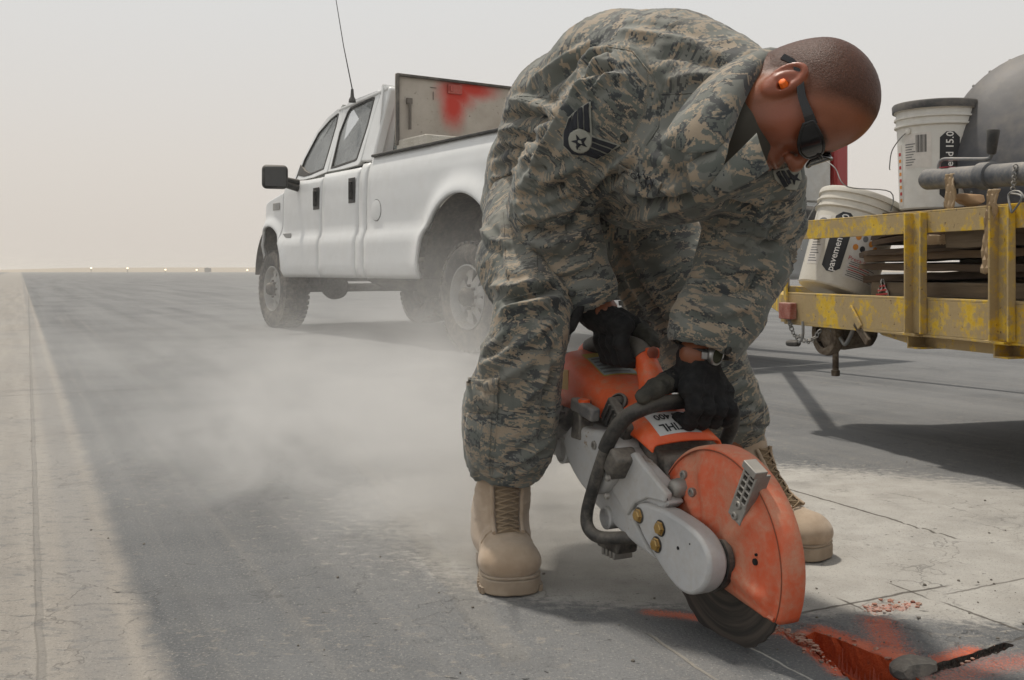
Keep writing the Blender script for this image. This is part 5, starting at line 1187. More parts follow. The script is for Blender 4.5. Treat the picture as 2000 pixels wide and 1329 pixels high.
trous.folds([([(985, 590), (1030, 575), (1095, 560)], .010, -.010), ([(975, 610), (1030, 600), (1100, 585)], .012, .008), ([(960, 560), (1010, 560), (1050, 545)], .010, .005),
             ([(1085, 620), (1040, 660), (985, 690)], .012, .006), ([(1090, 690), (1060, 740), (1010, 800)], .013, .006), ([(1085, 660), (1070, 760), (1060, 860)], .012, -.006), ([(1045, 700), (1000, 730), (950, 760)], .010, .005),
             ([(930, 700), (960, 690), (1000, 660)], .010, -.005), ([(1080, 850), (1040, 880), (1000, 905)], .009, .007), ([(1070, 875), (1020, 910), (985, 925)], .007, -.005), ([(925, 905), (950, 925), (985, 930)], .007, .005),
             ([(980, 430), (990, 500), (1000, 560)], .010, .004), ([(1040, 420), (1060, 480), (1090, 540)], .012, -.005), ([(935, 440), (960, 470), (1010, 480)], .010, .004),
             ([(1170, 470), (1210, 560), (1270, 660)], .014, .007), ([(1200, 470), (1250, 560), (1310, 650)], .012, -.006), ([(1230, 620), (1290, 620), (1340, 590)], .010, .005), ([(1260, 660), (1320, 650), (1380, 610)], .010, -.005), ([(1350, 850), (1400, 820), (1480, 800)], .008, .006), ([(1400, 850), (1440, 835), (1485, 830)], .006, -.006), ([(1370, 760), (1420, 770), (1465, 745)], .010, .005)])
trous.bvh()
TSEAM = [[(983, 415), (985, 480), (992, 560)], [(985, 588), (1040, 572), (1105, 560)], [(972, 745), (970, 830), (960, 930)], [(990, 865), (1035, 868), (1085, 850)], [(1048, 480), (1050, 565)], [(1175, 470), (1225, 580), (1290, 700)]]; trous.seam(TSEAM, .0022, .0024)
tro = trous.build('trousers', m_camo2, man); trous.piping(TSEAM, m_camo2, tro)
cp1 = clothpatch('pocket_flap', trous, [(917, 742), (977, 742), (972, 806), (914, 795)], .007, m_camo3, tro, thick=.005, bulge=.003); clothpatch('pocket', trous, [(914, 806), (962, 812), (955, 925), (918, 915), (908, 860)], .003, m_camo2, tro, thick=.004, bulge=.004)
# jacket
JK = SDF((-.26, 1.44, .38), (.74, 2.60, 1.20), .005)
JK.chain([rp(1068, 335, 2.31, 112), rp(1120, 240, 2.19, 128), rp(1215, 186, 2.03, 150), rp(1310, 186, 1.92, 150), rp(1400, 205, 1.83, 128), rp(1455, 205, 1.77, 88)], .05)
JK.cap(np.array(P(1045, 330, 2.33)), np.array(P(1045, 395, 2.33)), .105, .124, .03); JK.cap(np.array(P(1100, 400, 2.3)), np.array(P(1250, 390, 2.28)), .085, .085, .03)
JK.chain([rp(1240, 360, 2.05, 90), rp(1330, 330, 1.85, 96), rp(1410, 300, 1.76, 88)], .05); JK.cap(np.array(P(1260, 290, 1.88)), np.array(P(1340, 330, 1.78)), .085, .075, .04)
JK.cap(np.array(P(1215, 400, 2.16)), np.array(P(1300, 385, 2.10)), .045, .045, .03)
RA = [rp(1222, 190, 1.86, 92), rp(1150, 275, 1.915, 90), rp(1085, 365, 1.99, 82), rp(1080, 420, 2.0, 76), rp(1108, 490, 1.99, 66), rp(1140, 560, 1.985, 56), rp(1148, 578, 1.985, 55)]
LA = [rp(1455, 285, 1.77, 90), rp(1478, 350, 1.83, 84), rp(1473, 430, 1.885, 86), rp(1450, 510, 1.88, 84), rp(1412, 600, 1.865, 78), rp(1382, 642, 1.852, 68), rp(1378, 655, 1.850, 68)]
JK.chain(RA, .03); JK.chain(LA, .03)
JK.cap(np.array(P(1030, 400, 2.02)), np.array(P(1060, 445, 2.0)), .030, .035, .03)
x, y, z = JK.ax[0][:, None, None], JK.ax[1][None, :, None], JK.ax[2][None, None, :]
JK.F = np.where((x < .10) & (y > 2.16), np.maximum(JK.F, (.728 + .10 * (x + .07) - z).astype(np.float32)), JK.F)
# cuffs are open, so is the neck
def axis_end(ch, ext): a, b = ch[-2][0], ch[-1][0]; d = (b - a) / np.linalg.norm(b - a); return b + d * ext, d
for ch, rr_ in ((RA, .046), (LA, .053)):
    e, d = axis_end(ch, 0.0); JK.cap(e + d * .10, e - d * .012 + d * .035, .085, .070, .004, sub=True) if False else None
    JK.cap(e - d * .02, e + d * .16, rr_, rr_ + .004, .006, sub=True)
    # plane cut at the cuff
    x, y, z = JK.ax[0][:, None, None], JK.ax[1][None, :, None], JK.ax[2][None, None, :]
    pl_ = (x - e[0]) * d[0] + (y - e[1]) * d[1] + (z - e[2]) * d[2] - .030; rad = np.sqrt((x - e[0]) ** 2 + (y - e[1]) ** 2 + (z - e[2]) ** 2)
    JK.F = np.where(rad < .14, np.maximum(JK.F, pl_.astype(np.float32)), JK.F)
nd = np.array((HO - P(1455, 205, 1.77)).normalized()); nc = np.array(P(1455, 205, 1.77))
JK.cap(nc + nd * .02, nc + nd * .2, .078, .085, .008, sub=True)
JK.cap(np.array(P(1420, 300, 1.60)), np.array(P(1460, 275, 1.60)), .050, .055, .01, sub=True)
jac = Cloth(JK, [(P(1060, 370, 2.32), P(1130, 235, 2.17), .13, .2), (P(1130, 235, 2.17), P(1330, 195, 1.93), .15, .9), (P(1330, 195, 1.93), P(1480, 215, 1.76), .14, 1.6), (P(1225, 190, 1.86), P(1085, 365, 1.99), .085, 2.6), (P(1085, 365, 1.99), P(1150, 585, 1.985), .070, 3.4), (P(1460, 290, 1.77), P(1473, 430, 1.885), .085, 4.3), (P(1473, 430, 1.885), P(1360, 700, 1.845), .078, 5.2)])
elb = np.exp(-((jac.al - .0) / .07) ** 2) * np.isin(jac.id, [4, 6]) + np.exp(-((jac.t - 1.0) / .3) ** 2) * np.isin(jac.id, [3, 5])
jac.noise_folds(.0017 + .0040 * np.clip(elb, 0, 1), (11, 11, 20), 21); jac.noise_folds(.0005, (30, 30, 26), 28); jac.bvh()
jac.folds([
    ([(1180, 110), (1120, 190), (1060, 290), (1020, 370)], .013, .006), ([(1140, 150), (1150, 120), (1200, 95)], .010, -.010), ([(1125, 170), (1160, 140), (1200, 130)], .009, -.008), ([(1140, 190), (1190, 150), (1230, 150)], .010, .006),
    ([(1075, 215), (1040, 200), (975, 198)], .012, .008), ([(1080, 235), (1030, 225), (965, 235)], .010, -.007), ([(1060, 260), (1010, 250), (960, 260)], .011, .006), ([(1040, 300), (990, 290), (955, 310)], .010, -.005), ([(1010, 330), (985, 345), (955, 350)], .010, .006),
    ([(1030, 165), (1080, 130), (1140, 90)], .014, .005), ([(1050, 190), (1110, 140), (1180, 70)], .012, -.005), ([(1200, 60), (1280, 70), (1380, 90)], .014, .004), ([(1260, 110), (1330, 110), (1430, 130)], .014, -.004), ([(1290, 160), (1350, 150), (1430, 150)], .012, .004),
    ([(1010, 420), (1060, 425), (1130, 400)], .010, .008), ([(1015, 445), (1070, 455), (1140, 430)], .009, -.009), ([(1030, 475), (1080, 480), (1150, 455)], .010, .008), ([(1050, 505), (1100, 505), (1160, 480)], .009, -.007), ([(1065, 535), (1110, 530), (1170, 510)], .009, .006), ([(1005, 380), (1050, 385), (1110, 360)], .011, -.007), ([(1020, 345), (1070, 350), (1140, 320)], .011, .006),
    ([(1160, 380), (1120, 430), (1090, 500)], .012, -.006), ([(1215, 330), (1180, 360), (1150, 390)], .010, -.008), ([(1240, 300), (1200, 330), (1170, 350)], .010, .006),
    ([(1390, 440), (1440, 455), (1530, 430)], .011, .007), ([(1380, 475), (1440, 490), (1530, 470)], .010, -.007), ([(1370, 510), (1430, 530), (1510, 520)], .011, .007), ([(1355, 560), (1420, 575), (1490, 560)], .010, -.006), ([(1340, 600), (1400, 615), (1470, 600)], .010, .005), ([(1410, 390), (1470, 410), (1550, 395)], .011, -.006), ([(1490, 380), (1480, 460), (1440, 560)], .012, .005), ([(1520, 420), (1500, 500), (1460, 590)], .012, -.004),
    ([(1230, 390), (1290, 400), (1370, 370)], .012, -.010), ([(1210, 415), (1250, 420), (1330, 395)], .010, .008), ([(1250, 340), (1310, 370), (1370, 370)], .012, .006), ([(1280, 280), (1320, 330), (1360, 350)], .012, -.004)])
jac.bvh()
JSEAM = [[(1190, 92), (1235, 100), (1275, 150), (1292, 200), (1285, 250), (1262, 285)], [(1100, 195), (1050, 190), (1010, 188)], [(1090, 240), (1060, 205), (1005, 190)], [(1040, 300), (1085, 355), (1115, 372)], [(1292, 185), (1350, 182), (1390, 178)], [(1085, 560), (1120, 572), (1190, 555)], [(1310, 655), (1370, 668), (1440, 650)], [(1480, 400), (1475, 450), (1450, 480)], [(1345, 540), (1400, 545), (1450, 535)]]; jac.seam(JSEAM, .0022, .0026)
jk = jac.build('jacket', m_camo, man); jac.piping(JSEAM, m_camo, jk)
# ================================================================== THE CUT-OFF SAW
saw = thing('cut_off_saw', SW(-.2, 0, 0), 'orange and grey petrol cut-off saw with dusty blade guard, held against the paving', 'cut-off saw')
UP = Vector((0, 0, 1)); BC = .140; BS = -.020
M = NM('saw_orange'); o_ = M.obj(); n = M.noise(o_, 14, 5, .6); n2 = M.noise(o_, 70, 4, .65)
oc = M.mix(M.ramp(n, .3, .7), (.66, .070, .006), (.80, .105, .010)); up = M.math('MULTIPLY', M.math('MAXIMUM', M.nz(), 0), .16)
M.bsdf(M.mix(M.math('ADD', up, M.ramp(M.math('ADD', M.math('MULTIPLY', n, .6), M.math('MULTIPLY', n2, .4)), .47, .66, .02, .5), clamp=True), oc, (.50, .27, .17)), .48, 0, M.bump(n2, .08, .003), .5); m_org = M.m
M = NM('dusty_guard_orange'); o_ = M.obj(); n = M.noise(o_, 11, 5, .6); n2 = M.noise(o_, 80, 5, .7); up = M.math('MULTIPLY', M.math('MAXIMUM', M.nz(), 0), .40)
dm = M.math('ADD', M.ramp(M.math('ADD', M.math('MULTIPLY', n, .65), M.math('MULTIPLY', n2, .35)), .36, .62, .18, .85), up, clamp=True)
M.bsdf(M.mix(dm, (.66, .075, .012), M.mix(n2, (.46, .19, .11), (.56, .30, .20))), M.math('ADD', .5, M.math('MULTIPLY', dm, .35)), 0, M.bump(n2, .12, .003), .4); m_grd = M.m
m_lg = dusty('light_grey_casting', (.47, .475, .475), .45, .0, .42, .12, 9, .08, 60, .5, (.26, .20, .14), .36)
m_arm = dusty('grey_arm_cover', (.46, .47, .48), .42, .0, .36, .14, 12, .07, 60, .5, (.22, .18, .13), .30)
m_dk = dusty('black_engine_plastic', (.022, .022, .023), .55, 0, .32, .3, 14, .12, 60)
m_tube = dusty('dusty_black_tube', (.030, .030, .030), .48, 0, .38, .35, 16, .12, 70, .5, (.20, .18, .15), .34)
m_grip = dusty('black_rubber_grip', (.014, .014, .014), .55, 0, .12, .3, 20, .15, 90)
m_steel = dusty('grey_steel', (.33, .32, .30), .45, .6, .3, .2, 20, .1, 60)
m_brass = dusty('brass_nut', (.50, .32, .10), .35, .8, .22, .2, 30, .05, 60)
m_blc = plain('black_hole', (.006, .006, .006), .9)
# blade
M = NM('abrasive_blade'); o_ = M.attr('rad', True); sx_ = M.n('ShaderNodeSeparateXYZ'); M.l(o_, sx_.inputs[0]); cmb = M.n('ShaderNodeCombineXYZ'); M.l(M.math('MULTIPLY', sx_.outputs[0], 90), cmb.inputs[0]); M.l(M.math('MULTIPLY', sx_.outputs[1], .8), cmb.inputs[1])
rn = M.noise(cmb.outputs[0], 1.0, 4, .6); bc_ = M.mix(M.ramp(rn, .35, .68), (.032, .029, .027), (.095, .078, .064)); M.bsdf(bc_, .55, .15, M.bump(rn, .25, .003), .4); m_blade = M.m
RB_ = .152; rings = [.02, .05, .075, .09, .105, .115, .125, .133, .140, .146, .150, RB_]; NB_ = 96; vs = []; rad = []
for o in (.0022, -.0022):
    for r in rings:
        for k in range(NB_):
            a = 2 * math.pi * k / NB_; rr_ = r + (.0012 * ((k * 7) % 3 - 1) if r == RB_ else 0); vs.append(SW(BS + rr_ * math.cos(a), o, BC + rr_ * math.sin(a))); rad.append((r, abs((a / math.pi) % 2 - 1) * 2, 0))
nr = len(rings); fs = []
for h in (0, 1):
    for i in range(nr - 1):
        for k in range(NB_): b0 = h * nr * NB_; fs.append((b0 + i * NB_ + k, b0 + i * NB_ + (k + 1) % NB_, b0 + (i + 1) * NB_ + (k + 1) % NB_, b0 + (i + 1) * NB_ + k))
for k in range(NB_): a = (nr - 1) * NB_; b0 = nr * NB_ + a; fs.append((a + k, a + (k + 1) % NB_, b0 + (k + 1) % NB_, b0 + k))
bl = MB().add(vs, fs).build('blade', m_blade, saw, 30); at = bl.data.attributes.new('rad', 'FLOAT_VECTOR', 'POINT'); at.data.foreach_set('vector', np.array(rad, np.float32).ravel())
MB().lathe(SW(BS, -.012, BC), SN, [(.045, 0), (.05, .003), (.05, .021), (.045, .024)], 36).build('flange', m_steel, saw, 40)
# guard: two side plates and a rim, between polar angles
G0, G1 = R(-24), R(172); RG = .169
def GP(r, a, o): return SW(BS + r * math.cos(a), o, BC + r * math.sin(a))
NG = 60
def guard_r0(a):    # inner edge of the side plate: a straight chord low down
    # chord through the hub's underside
    return .0
side_pts = [GP(RG, G0 + (G1 - G0) * k / NG, 0) for k in range(NG + 1)]
def plate(o0, thick, name, mt):
    rows = []
    chord = [(-.148, .060), (-.10, -.005), (-.045, -.040), (.02, -.046), (.08, -.056), (RG * math.cos(G0), RG * math.sin(G0))]
    out = []
    for k in range(NG + 1):
        a = G1 + (G0 - G1) * k / NG; outer = (RG * math.cos(a), RG * math.sin(a)); t = k / NG * (len(chord) - 1); i = min(int(t), len(chord) - 2); f = t - i
        inner = (chord[i][0] * (1 - f) + chord[i + 1][0] * f, chord[i][1] * (1 - f) + chord[i + 1][1] * f); row = []
        for j in range(19):
            u = j / 18; x = inner[0] + (outer[0] - inner[0]) * u; y = inner[1] + (outer[1] - inner[1]) * u; r = math.hypot(x, y); ang = math.atan2(y, x)
            e = 0
            if o0 > 0:      # embossed ribs and the stepped edge
                e += .0060 * float(sstep(.150, .146, np.array(r))) - .0035
                for a0, w in ((R(-17), .012), (R(38), .012), (R(100), .014), (R(128), .010)):
                    dd = abs(math.sin(ang - a0)) * r
                    if math.cos(ang - a0) > 0: e += .0085 * math.exp(-(dd / w) ** 2) * float(sstep(.03, .06, np.array(r)) * sstep(.148, .120, np.array(r)))
                e -= .004 * math.exp(-((ang - R(114)) / .12) ** 2) * float(sstep(.04, .08, np.array(r)))
            row.append(SW(BS + x, o0 + e, BC + y))
        rows.append(row)
    return MB().grid(rows).build(name, mt, saw, 60, fix=False, solid=thick)
GW = .021
gp = plate(GW, .003, 'guard', m_grd); plate(-GW, .003, 'guard_back', m_grd)
rows = []
for k in range(NG + 1):
    a = G0 + (G1 - G0) * k / NG; rows.append([GP(RG - .0045, a, GW - .001), GP(RG - .001, a, GW - .0015), GP(RG + .001, a, GW - .004), GP(RG + .0015, a, GW * .3), GP(RG + .0015, a, -GW * .3), GP(RG + .001, a, -GW + .004), GP(RG - .003, a, -GW)])
MB().grid(rows).build('guard_rim', m_grd, saw, 80, fix=False, solid=-.002)
MB().tube([GP(RG - .0035, G0 + (G1 - G0) * k / NG, GW + .0010) for k in range(NG + 1)], .0010, 6).build('guard_seam', plain('dark_seam', (.22, .07, .035), .9), saw, 60)
for a in np.linspace(R(-18), R(165), 9):
    MB().lathe(GP(RG + .001, a, 0), Vector(GP(1, a, 0) - GP(0, a, 0)), [(.009, 0), (.008, .0018), (.006, .001), (.003, .0016), (.0005, .0016)], 14, False).build('rivet', m_grd, saw, 40)
MB().tube([SW(BS + RG * math.cos(G0) - .006, GW, BC + RG * math.sin(G0) + .004), SW(BS + .08, GW, BC - .056), SW(BS + .02, GW, BC - .046), SW(BS - .04, GW, BC - .040)], .004, 6).build('guard_lip', m_grd, saw, 60)
# holes and screws on the guard face
def on_g(px, py, o):
    q = SCN + SN * o; a = (px - 1000) / FPX; Y = SN.dot(q) / (SN.x * a + SN.y); p = Vector((a * Y, Y, 0)); return (p - q).dot(SD), CAM_H - (py - HZ) / FPX * Y
def SG(px, py, o): s, z = on_g(px, py, o); return SW(s, o, z)
for px, py, r in ((1474, 1098, .0052), (1476, 1084, .0022)):
    c = SG(px, py, GW + .0075); MB().lathe(c, SN, [(r, -.006), (r, .0008), (.0002, .0008)], 14, False).build('guard_hole', m_blc, saw, 40)
def screw(px, py, o, r=.008, nm='screw', m=None): 
    c = SG(px, py, o); sc_ = MB().lathe(c, SN, [(r, -.004), (r, .003), (r * .85, .0045), (r * .5, .0045), (r * .45, .002), (.0003, .002)], 18, False).build(nm, m or m_steel, saw, 35); return sc_
screw(1336, 928, GW + .006); screw(1352, 962, GW + .006); 
MB().lathe(SG(1334, 952, GW + .006), SN, [(.017, -.01), (.016, .014), (.013, .022), (.010, .024), (.0005, .024)], 22, False).build('water_nozzle', m_steel, saw, 40)
# embossed lines of print on the guard
for px, py, t, sz in ((1392, 972, 'WARNING', .011), (1394, 982, 'MAX 80 M/S', .009)):
    vs_, fs_ = text_mesh(t, sz); s0, z0 = on_g(px, py, GW + .003)
    MB().add([SW(s0 + v.x * .94, GW + .0028, z0 - v.x * .34 + v.y) for v in vs_], fs_).build('embossing', m_grd, saw, fix=False) if False else None
# adjusting lever with its perforated grip
la, lb = on_g(1440, 1010, .03), on_g(1468, 925, .034); dl = Vector((lb[0] - la[0], lb[1] - la[1])); Ll = dl.length; dl.normalize(); DL = SD * dl.x + UP * dl.y; DP = DL.cross(SN).normalized()
LA_ = SW(la[0], .031, la[1])
lv = MB(); wv_ = .033
lv.bar(LA_ - DL * .004, LA_ + DL * .030, wv_, .010, SN)
for e in (-.5, 0, .5): lv.bar(LA_ + DL * .028 + DP * (wv_ - .005) * e, LA_ + DL * (Ll + .006) + DP * (wv_ - .005) * e, .0045, .012, SN)
for k in range(6): c = LA_ + DL * (.031 + (Ll - .028) * k / 5); lv.bar(c - DP * wv_ / 2, c + DP * wv_ / 2, .0038, .011, SN)
lv.box(LA_ + DL * (Ll + .008), .012, wv_, .024, (DL, DP, SN)).bar(LA_ + DL * .02 + DP * (wv_ / 2 - .002) - SN * .010, LA_ + DL * (Ll + .006) + DP * (wv_ / 2 - .002) - SN * .010, .004, .022, SN)
lvo = lv.build('guard_lever', m_steel, saw, bevel=.0012)
MB().box(LA_ + DL * (.03 + Ll * .4) - SN * .004, Ll - .02, wv_ - .006, .004, (DL, DP, SN)).build('lever_slots', m_blc, lvo)
for f in (.003, .024): MB().lathe(LA_ + DL * f + SN * .005, SN, [(.0068, 0), (.0068, .002), (.0055, .0035), (.003, .0035), (.0028, .001), (.0002, .001)], 16, False).build('screw', m_steel, lvo, 35)
# arm: front pulley cover, rear arm, three brass nuts, arrow
def arc(cx, cz, r, a0, a1, n): return [(cx + r * math.cos(R(a0 + (a1 - a0) * k / n)), cz + r * math.sin(R(a0 + (a1 - a0) * k / n))) for k in range(n + 1)]
cc_ = [on_g(x, y, .074) for x, y in ((1300, 998), (1335, 1020), (1362, 1043), (1378, 1068), (1387, 1095), (1387, 1120), (1380, 1142), (1367, 1157), (1350, 1163), (1335, 1158), (1320, 1146), (1300, 1120), (1279, 1086), (1258, 1050), (1243, 1012), (1240, 994), (1248, 984), (1262, 984))]
f3 = catmull([Vector((a, 0, b)) for a, b in cc_], 3)
MB().prism([SW(p.x, .076, p.z) for p in f3], SN * -.036).build('arm_cover', m_arm, saw, bevel=.006, seg=3)
MB().prism([SW(p.x * 1.0 + .003, .0395, p.z) for p in f3[8:-18]] + [SW(-.10, .0395, .15)], SN * -.010).build('cover_gasket', m_dk, saw)
ra = [on_g(x, y, .064) for x, y in ((1092, 868), (1100, 846), (1150, 862), (1225, 874), (1243, 900), (1280, 940), (1290, 958), (1306, 984), (1292, 996), (1262, 982), (1236, 988), (1238, 1020), (1262, 1066), (1281, 1094), (1240, 1064), (1200, 1028), (1160, 984), (1120, 925))]
MB().prism([SW(a, .064, b) for a, b in ra], SN * -.034).build('arm', m_lg, saw, bevel=.005, seg=3)
rb = [on_g(x, y, .078) for x, y in ((1190, 905), (1228, 884), (1242, 905), (1292, 966), (1288, 984), (1255, 975), (1230, 985), (1215, 1010), (1185, 960))]
MB().prism([SW(a, .0685, b) for a, b in rb], SN * -.014).build('arm_rib', m_lg, saw, bevel=.004, seg=3)
for px, py in ((1248, 1007), (1290, 1032), (1283, 1064)):
    c = SG(px, py, .0765); MB().lathe(c, SN, [(.014, 0), (.014, .0010), (.0118, .0012)], 24).build('nut_recess', m_dk, saw, 40)
    MB().lathe(c, SN, [(.0122, 0), (.0125, .0025), (.0100, .0030), (.0100, .0070), (.0085, .0082), (.0002, .0082)], 6, False).build('brass_nut', m_brass, saw)
c0, c1 = on_g(1284, 957, .0655), on_g(1304, 978, .0655); d = Vector((c1[0] - c0[0], c1[1] - c0[1])); L_ = d.length; d.normalize(); n_ = Vector((-d.y, d.x))
ap = [(0, .004), (.55, .004), (.55, .010), (1, 0), (.55, -.010), (.55, -.004), (0, -.004)]
MB().prism([SW(c0[0] + d.x * a * L_ + n_.x * b, .0640, c0[1] + d.y * a * L_ + n_.y * b) for a, b in ap], SN * .0008).build('arrow', m_dk, saw)
for px, py, r in ((1324, 1071, .0030), (1347, 1063, .0012)): MB().lathe(SG(px, py, .0765), SN, [(r, -.001), (r, .0006), (.0001, .0006)], 10, False).build('cover_hole', m_blc, saw)
# rear casing (near side), drum bosses, underside
hs = [on_g(x, y, .088) for x, y in ((1098, 850), (1118, 828), (1142, 838), (1175, 846), (1200, 868), (1204, 905), (1190, 940), (1165, 966), (1140, 958), (1118, 925), (1104, 890))]
MB().prism([SW(p.x, .088, p.z) for p in catmull([Vector((a, 0, b)) for a, b in hs + hs[:1]], 3)[:-1]], SN * -.10).build('casing', m_lg, saw, bevel=.014, seg=4)
c = SG(1160, 870, .089); MB().lathe(c, SN, [(.009, -.004), (.008, .002), (.0045, .0025), (.004, -.001), (.0002, -.001)], 16, False).build('screw', m_steel, saw, 35)
MB().lathe(SG(1096, 880, .082), SN, [(.026, -.10), (.026, 0), (.022, .002), (.021, -.010), (.0005, -.012)], 26, False).build('boss', m_lg, saw, 40)
MB().lathe(SG(1182, 1012, .07), SN, [(.021, -.07), (.021, 0), (.017, .002), (.016, -.008), (.0005, -.010)], 24, False).build('boss', m_lg, saw, 40)
cr_ = [on_g(x, y, .03) for x, y in ((1110, 900), (1130, 930), (1180, 1000), (1255, 1070), (1300, 1000), (1270, 930), (1180, 850), (1115, 850))]
MB().prism([SW(a, .03, b) for a, b in cr_], SN * -.15).build('crankcase', m_lg, saw, bevel=.012, seg=3)
# engine block, muffler
MB().hexa([SW(-.44, -.11, .27), SW(-.44, .045, .27), SW(-.16, .045, .20), SW(-.16, -.11, .20), SW(-.46, -.10, .38), SW(-.46, .035, .38), SW(-.20, .035, .315), SW(-.20, -.10, .315)]).build('engine_block', m_dk, saw, bevel=.012, seg=3)
MB().hexa([SW(-.20, -.115, .215), SW(-.20, .030, .215), SW(-.135, .030, .205), SW(-.135, -.115, .205), SW(-.20, -.108, .282), SW(-.20, .022, .282), SW(-.155, .022, .272), SW(-.155, -.108, .272)]).build('muffler', m_dk, saw, bevel=.008, seg=3)
MB().lathe(SW(-.141, -.055, .247), SD + UP * .25, [(.010, 0), (.012, .001), (.012, .005), (.0085, .006), (.008, -.002), (.0002, -.002)], 16, False).build('exhaust_port', m_brass, saw, 40)
for o, z in ((.012, .262), (-.02, .228), (-.09, .232), (.02, .232)): MB().lathe(SW(-.140, o, z), SD + UP * .25, [(.006, 0), (.006, .003), (.003, .004)], 10).build('screw', m_dk, saw, 35)
MB().prism([SW(-.142, -.11, .214), SW(-.142, .028, .214), SW(-.139, .028, .208), SW(-.139, -.11, .208)], SD * .006).build('muffler_seam', m_steel, saw)
# orange shroud: cross sections from the rear to the front lip (s, near o, far o, bottom z, top z, chamfer)
secs = [(-.545, .035, -.07, .345, .395, .014), (-.53, .046, -.085, .335, .420, .018), (-.49, .050, -.09, .325, .432, .022), (-.43, .052, -.092, .325, .412, .026), (-.385, .052, -.092, .325, .392, .028), (-.345, .052, -.092, .325, .378, .030), (-.305, .052, -.092, .318, .366, .030), (-.265, .052, -.092, .312, .352, .026), (-.20, .052, -.092, .300, .325, .018), (-.152, .052, -.092, .284, .296, .008)]
rows = []
for s, a, b, z0, z1, ch_ in secs:
    rows.append([SW(s, a, z0), SW(s, a + .001, (z0 + z1 - ch_) / 2), SW(s, a, z1 - ch_), SW(s, a - ch_ * .35, z1 - ch_ * .3), SW(s, a - ch_, z1)] + [SW(s, a - ch_ + (b - a + 2 * ch_) * k / 5, z1 + .004 * math.sin(math.pi * k / 5)) for k in range(1, 5)] + [SW(s, b + ch_, z1), SW(s, b + ch_ * .35, z1 - ch_ * .3), SW(s, b, z1 - ch_), SW(s, b, z0)])
shd = MB().grid(rows).build('shroud', m_org, saw, 42, fix=True, solid=.004)
shd.modifiers['solid'].offset = 0
rr0 = rows[0]; MB().add(rr0, [tuple(range(len(rr0)))]).build('shroud_back', m_org, saw)
# rear handle loop
hp = catmull([SW(-.255, -.028, .340), SW(-.272, -.030, .372), SW(-.292, -.032, .408), SW(-.315, -.032, .438), SW(-.345, -.030, .452), SW(-.40, -.026, .456), SW(-.46, -.022, .452), SW(-.515, -.02, .430), SW(-.535, -.02, .40)], 5)
rad_ = [interp([(0, .040), (.10, .030), (.25, .024), (.40, .019), (.55, .0165), (.9, .0165), (1, .024)], k / (len(hp) - 1)) for k in range(len(hp))]
MB().tube(hp, rad_, 18).build('rear_handle', m_org, saw, 80)
MB().tube(hp[14:34], [r + .0018 for r in rad_[14:34]], 18).build('handle_insert', m_grip, saw, 60)
MB().box(SW(-.298, -.040, .442), .020, .030, .022, (SD, SN, UP)).build('handle_catch', m_org, saw, bevel=.006, seg=3)
MB().lathe(SW(-.288, -.035, .444), SD, [(.011, 0), (.012, .004), (.008, .006)], 16).build('trigger_lock', dusty('dull_red_button', (.30, .06, .03), .5, 0, .3), saw, 40)
# warning label on the top face, white plate with the maker's lettering upside down from here
def topz(s): return interp([(q[0], q[4]) for q in secs], s)
def TP_(s, o, e=.0036): return SW(s, o, topz(s) + .004 * math.sin(math.pi * min(1, max(0, (.03 - o) / .10))) + e)
def tpatch(nm, s0, s1, o0, o1, m, e=.0036): return MB().grid([[TP_(s0 + (s1 - s0) * i / 6, o0 + (o1 - o0) * k / 6, e) for k in range(7)] for i in range(7)]).build(nm, m, saw, 60, fix=False)
tpatch('warning_label', -.465, -.375, .018, -.065, plain('label_yellow', (.50, .36, .05), .5)); tpatch('label_panel', -.445, -.378, .016, -.062, plain('label_grey', (.30, .34, .34), .5), .0044)
for i in range(5): tpatch('label_print', -.438 + .012 * i, -.432 + .012 * i, .012, -.05 + .008 * (i % 2), m_grey, .0052)
tpatch('name_plate', -.222, -.166, .028, -.062, plain('white_plate', (.60, .60, .58), .45), .0036)
def ttext(txt, s, o, size):     # letters whose tops point away from the blade's nose: upside down seen from the camera
    vs_, fs_ = text_mesh(txt, size, bold=.022); return MB().add([TP_(s + v.y, o + v.x, .0046) for v in vs_], fs_).build('lettering', m_ink, saw, fix=False)
ttext('TS 400', -.207, -.017, .022); ttext('STIHL', -.181, -.014, .024)
# primer bulb, vents, choke lever, caps, air filter cover
pb = SW(-.285, .040, .352); MB().lathe(pb, (SN * .9 + UP * .6 + SD * .35), [(.020, 0), (.020, .006), (.016, .008), (.014, .004), (.013, .004)], 24, False).build('primer_ring', m_dk, saw, 40)
MB().lathe(pb, (SN * .9 + UP * .6 + SD * .35), [(.013, .002), (.012, .008), (.008, .013), (.0005, .015)], 20, False).build('primer_bulb', m_grip, saw, 60)
vb = SW(-.262, .056, .322); VX = (SD * .80 - UP * .6).normalized(); VY = VX.cross(SN)
MB().box(vb, .085, .050, .020, (VX, VY, SN)).build('vent_housing', m_dk, saw, bevel=.004)
for k in range(5): MB().box(vb + SN * .011 + VX * (-.026 + .013 * k), .004, .040, .006, (VX, VY, SN)).build('vent_slat', m_tube, saw, bevel=.001)
kb = SG(1138, 826, .075); MB().hexa([kb + SD * a + SN * b + UP * z for z, w in ((-.03, .018), (.045, .013)) for a, b in ((-w, -w), (w, -w), (w, w), (-w, w))]).build('choke_stem', m_tube, saw, bevel=.004)
k0, k1 = SG(1122, 788, .080), SG(1164, 812, .080); MB().bar(k0, k1, .026, .020, SN).build('choke_lever', dusty('grey_lever', (.12, .12, .125), .5, 0, .4, .2, 20, .1, 60), saw, bevel=.005, seg=3)
MB().lathe(SG(1141, 785, .078), UP, [(.011, -.004), (.012, .003), (.010, .005), (.008, .003), (.0005, .003)], 18, False).build('choke_button', m_org, saw, 40)
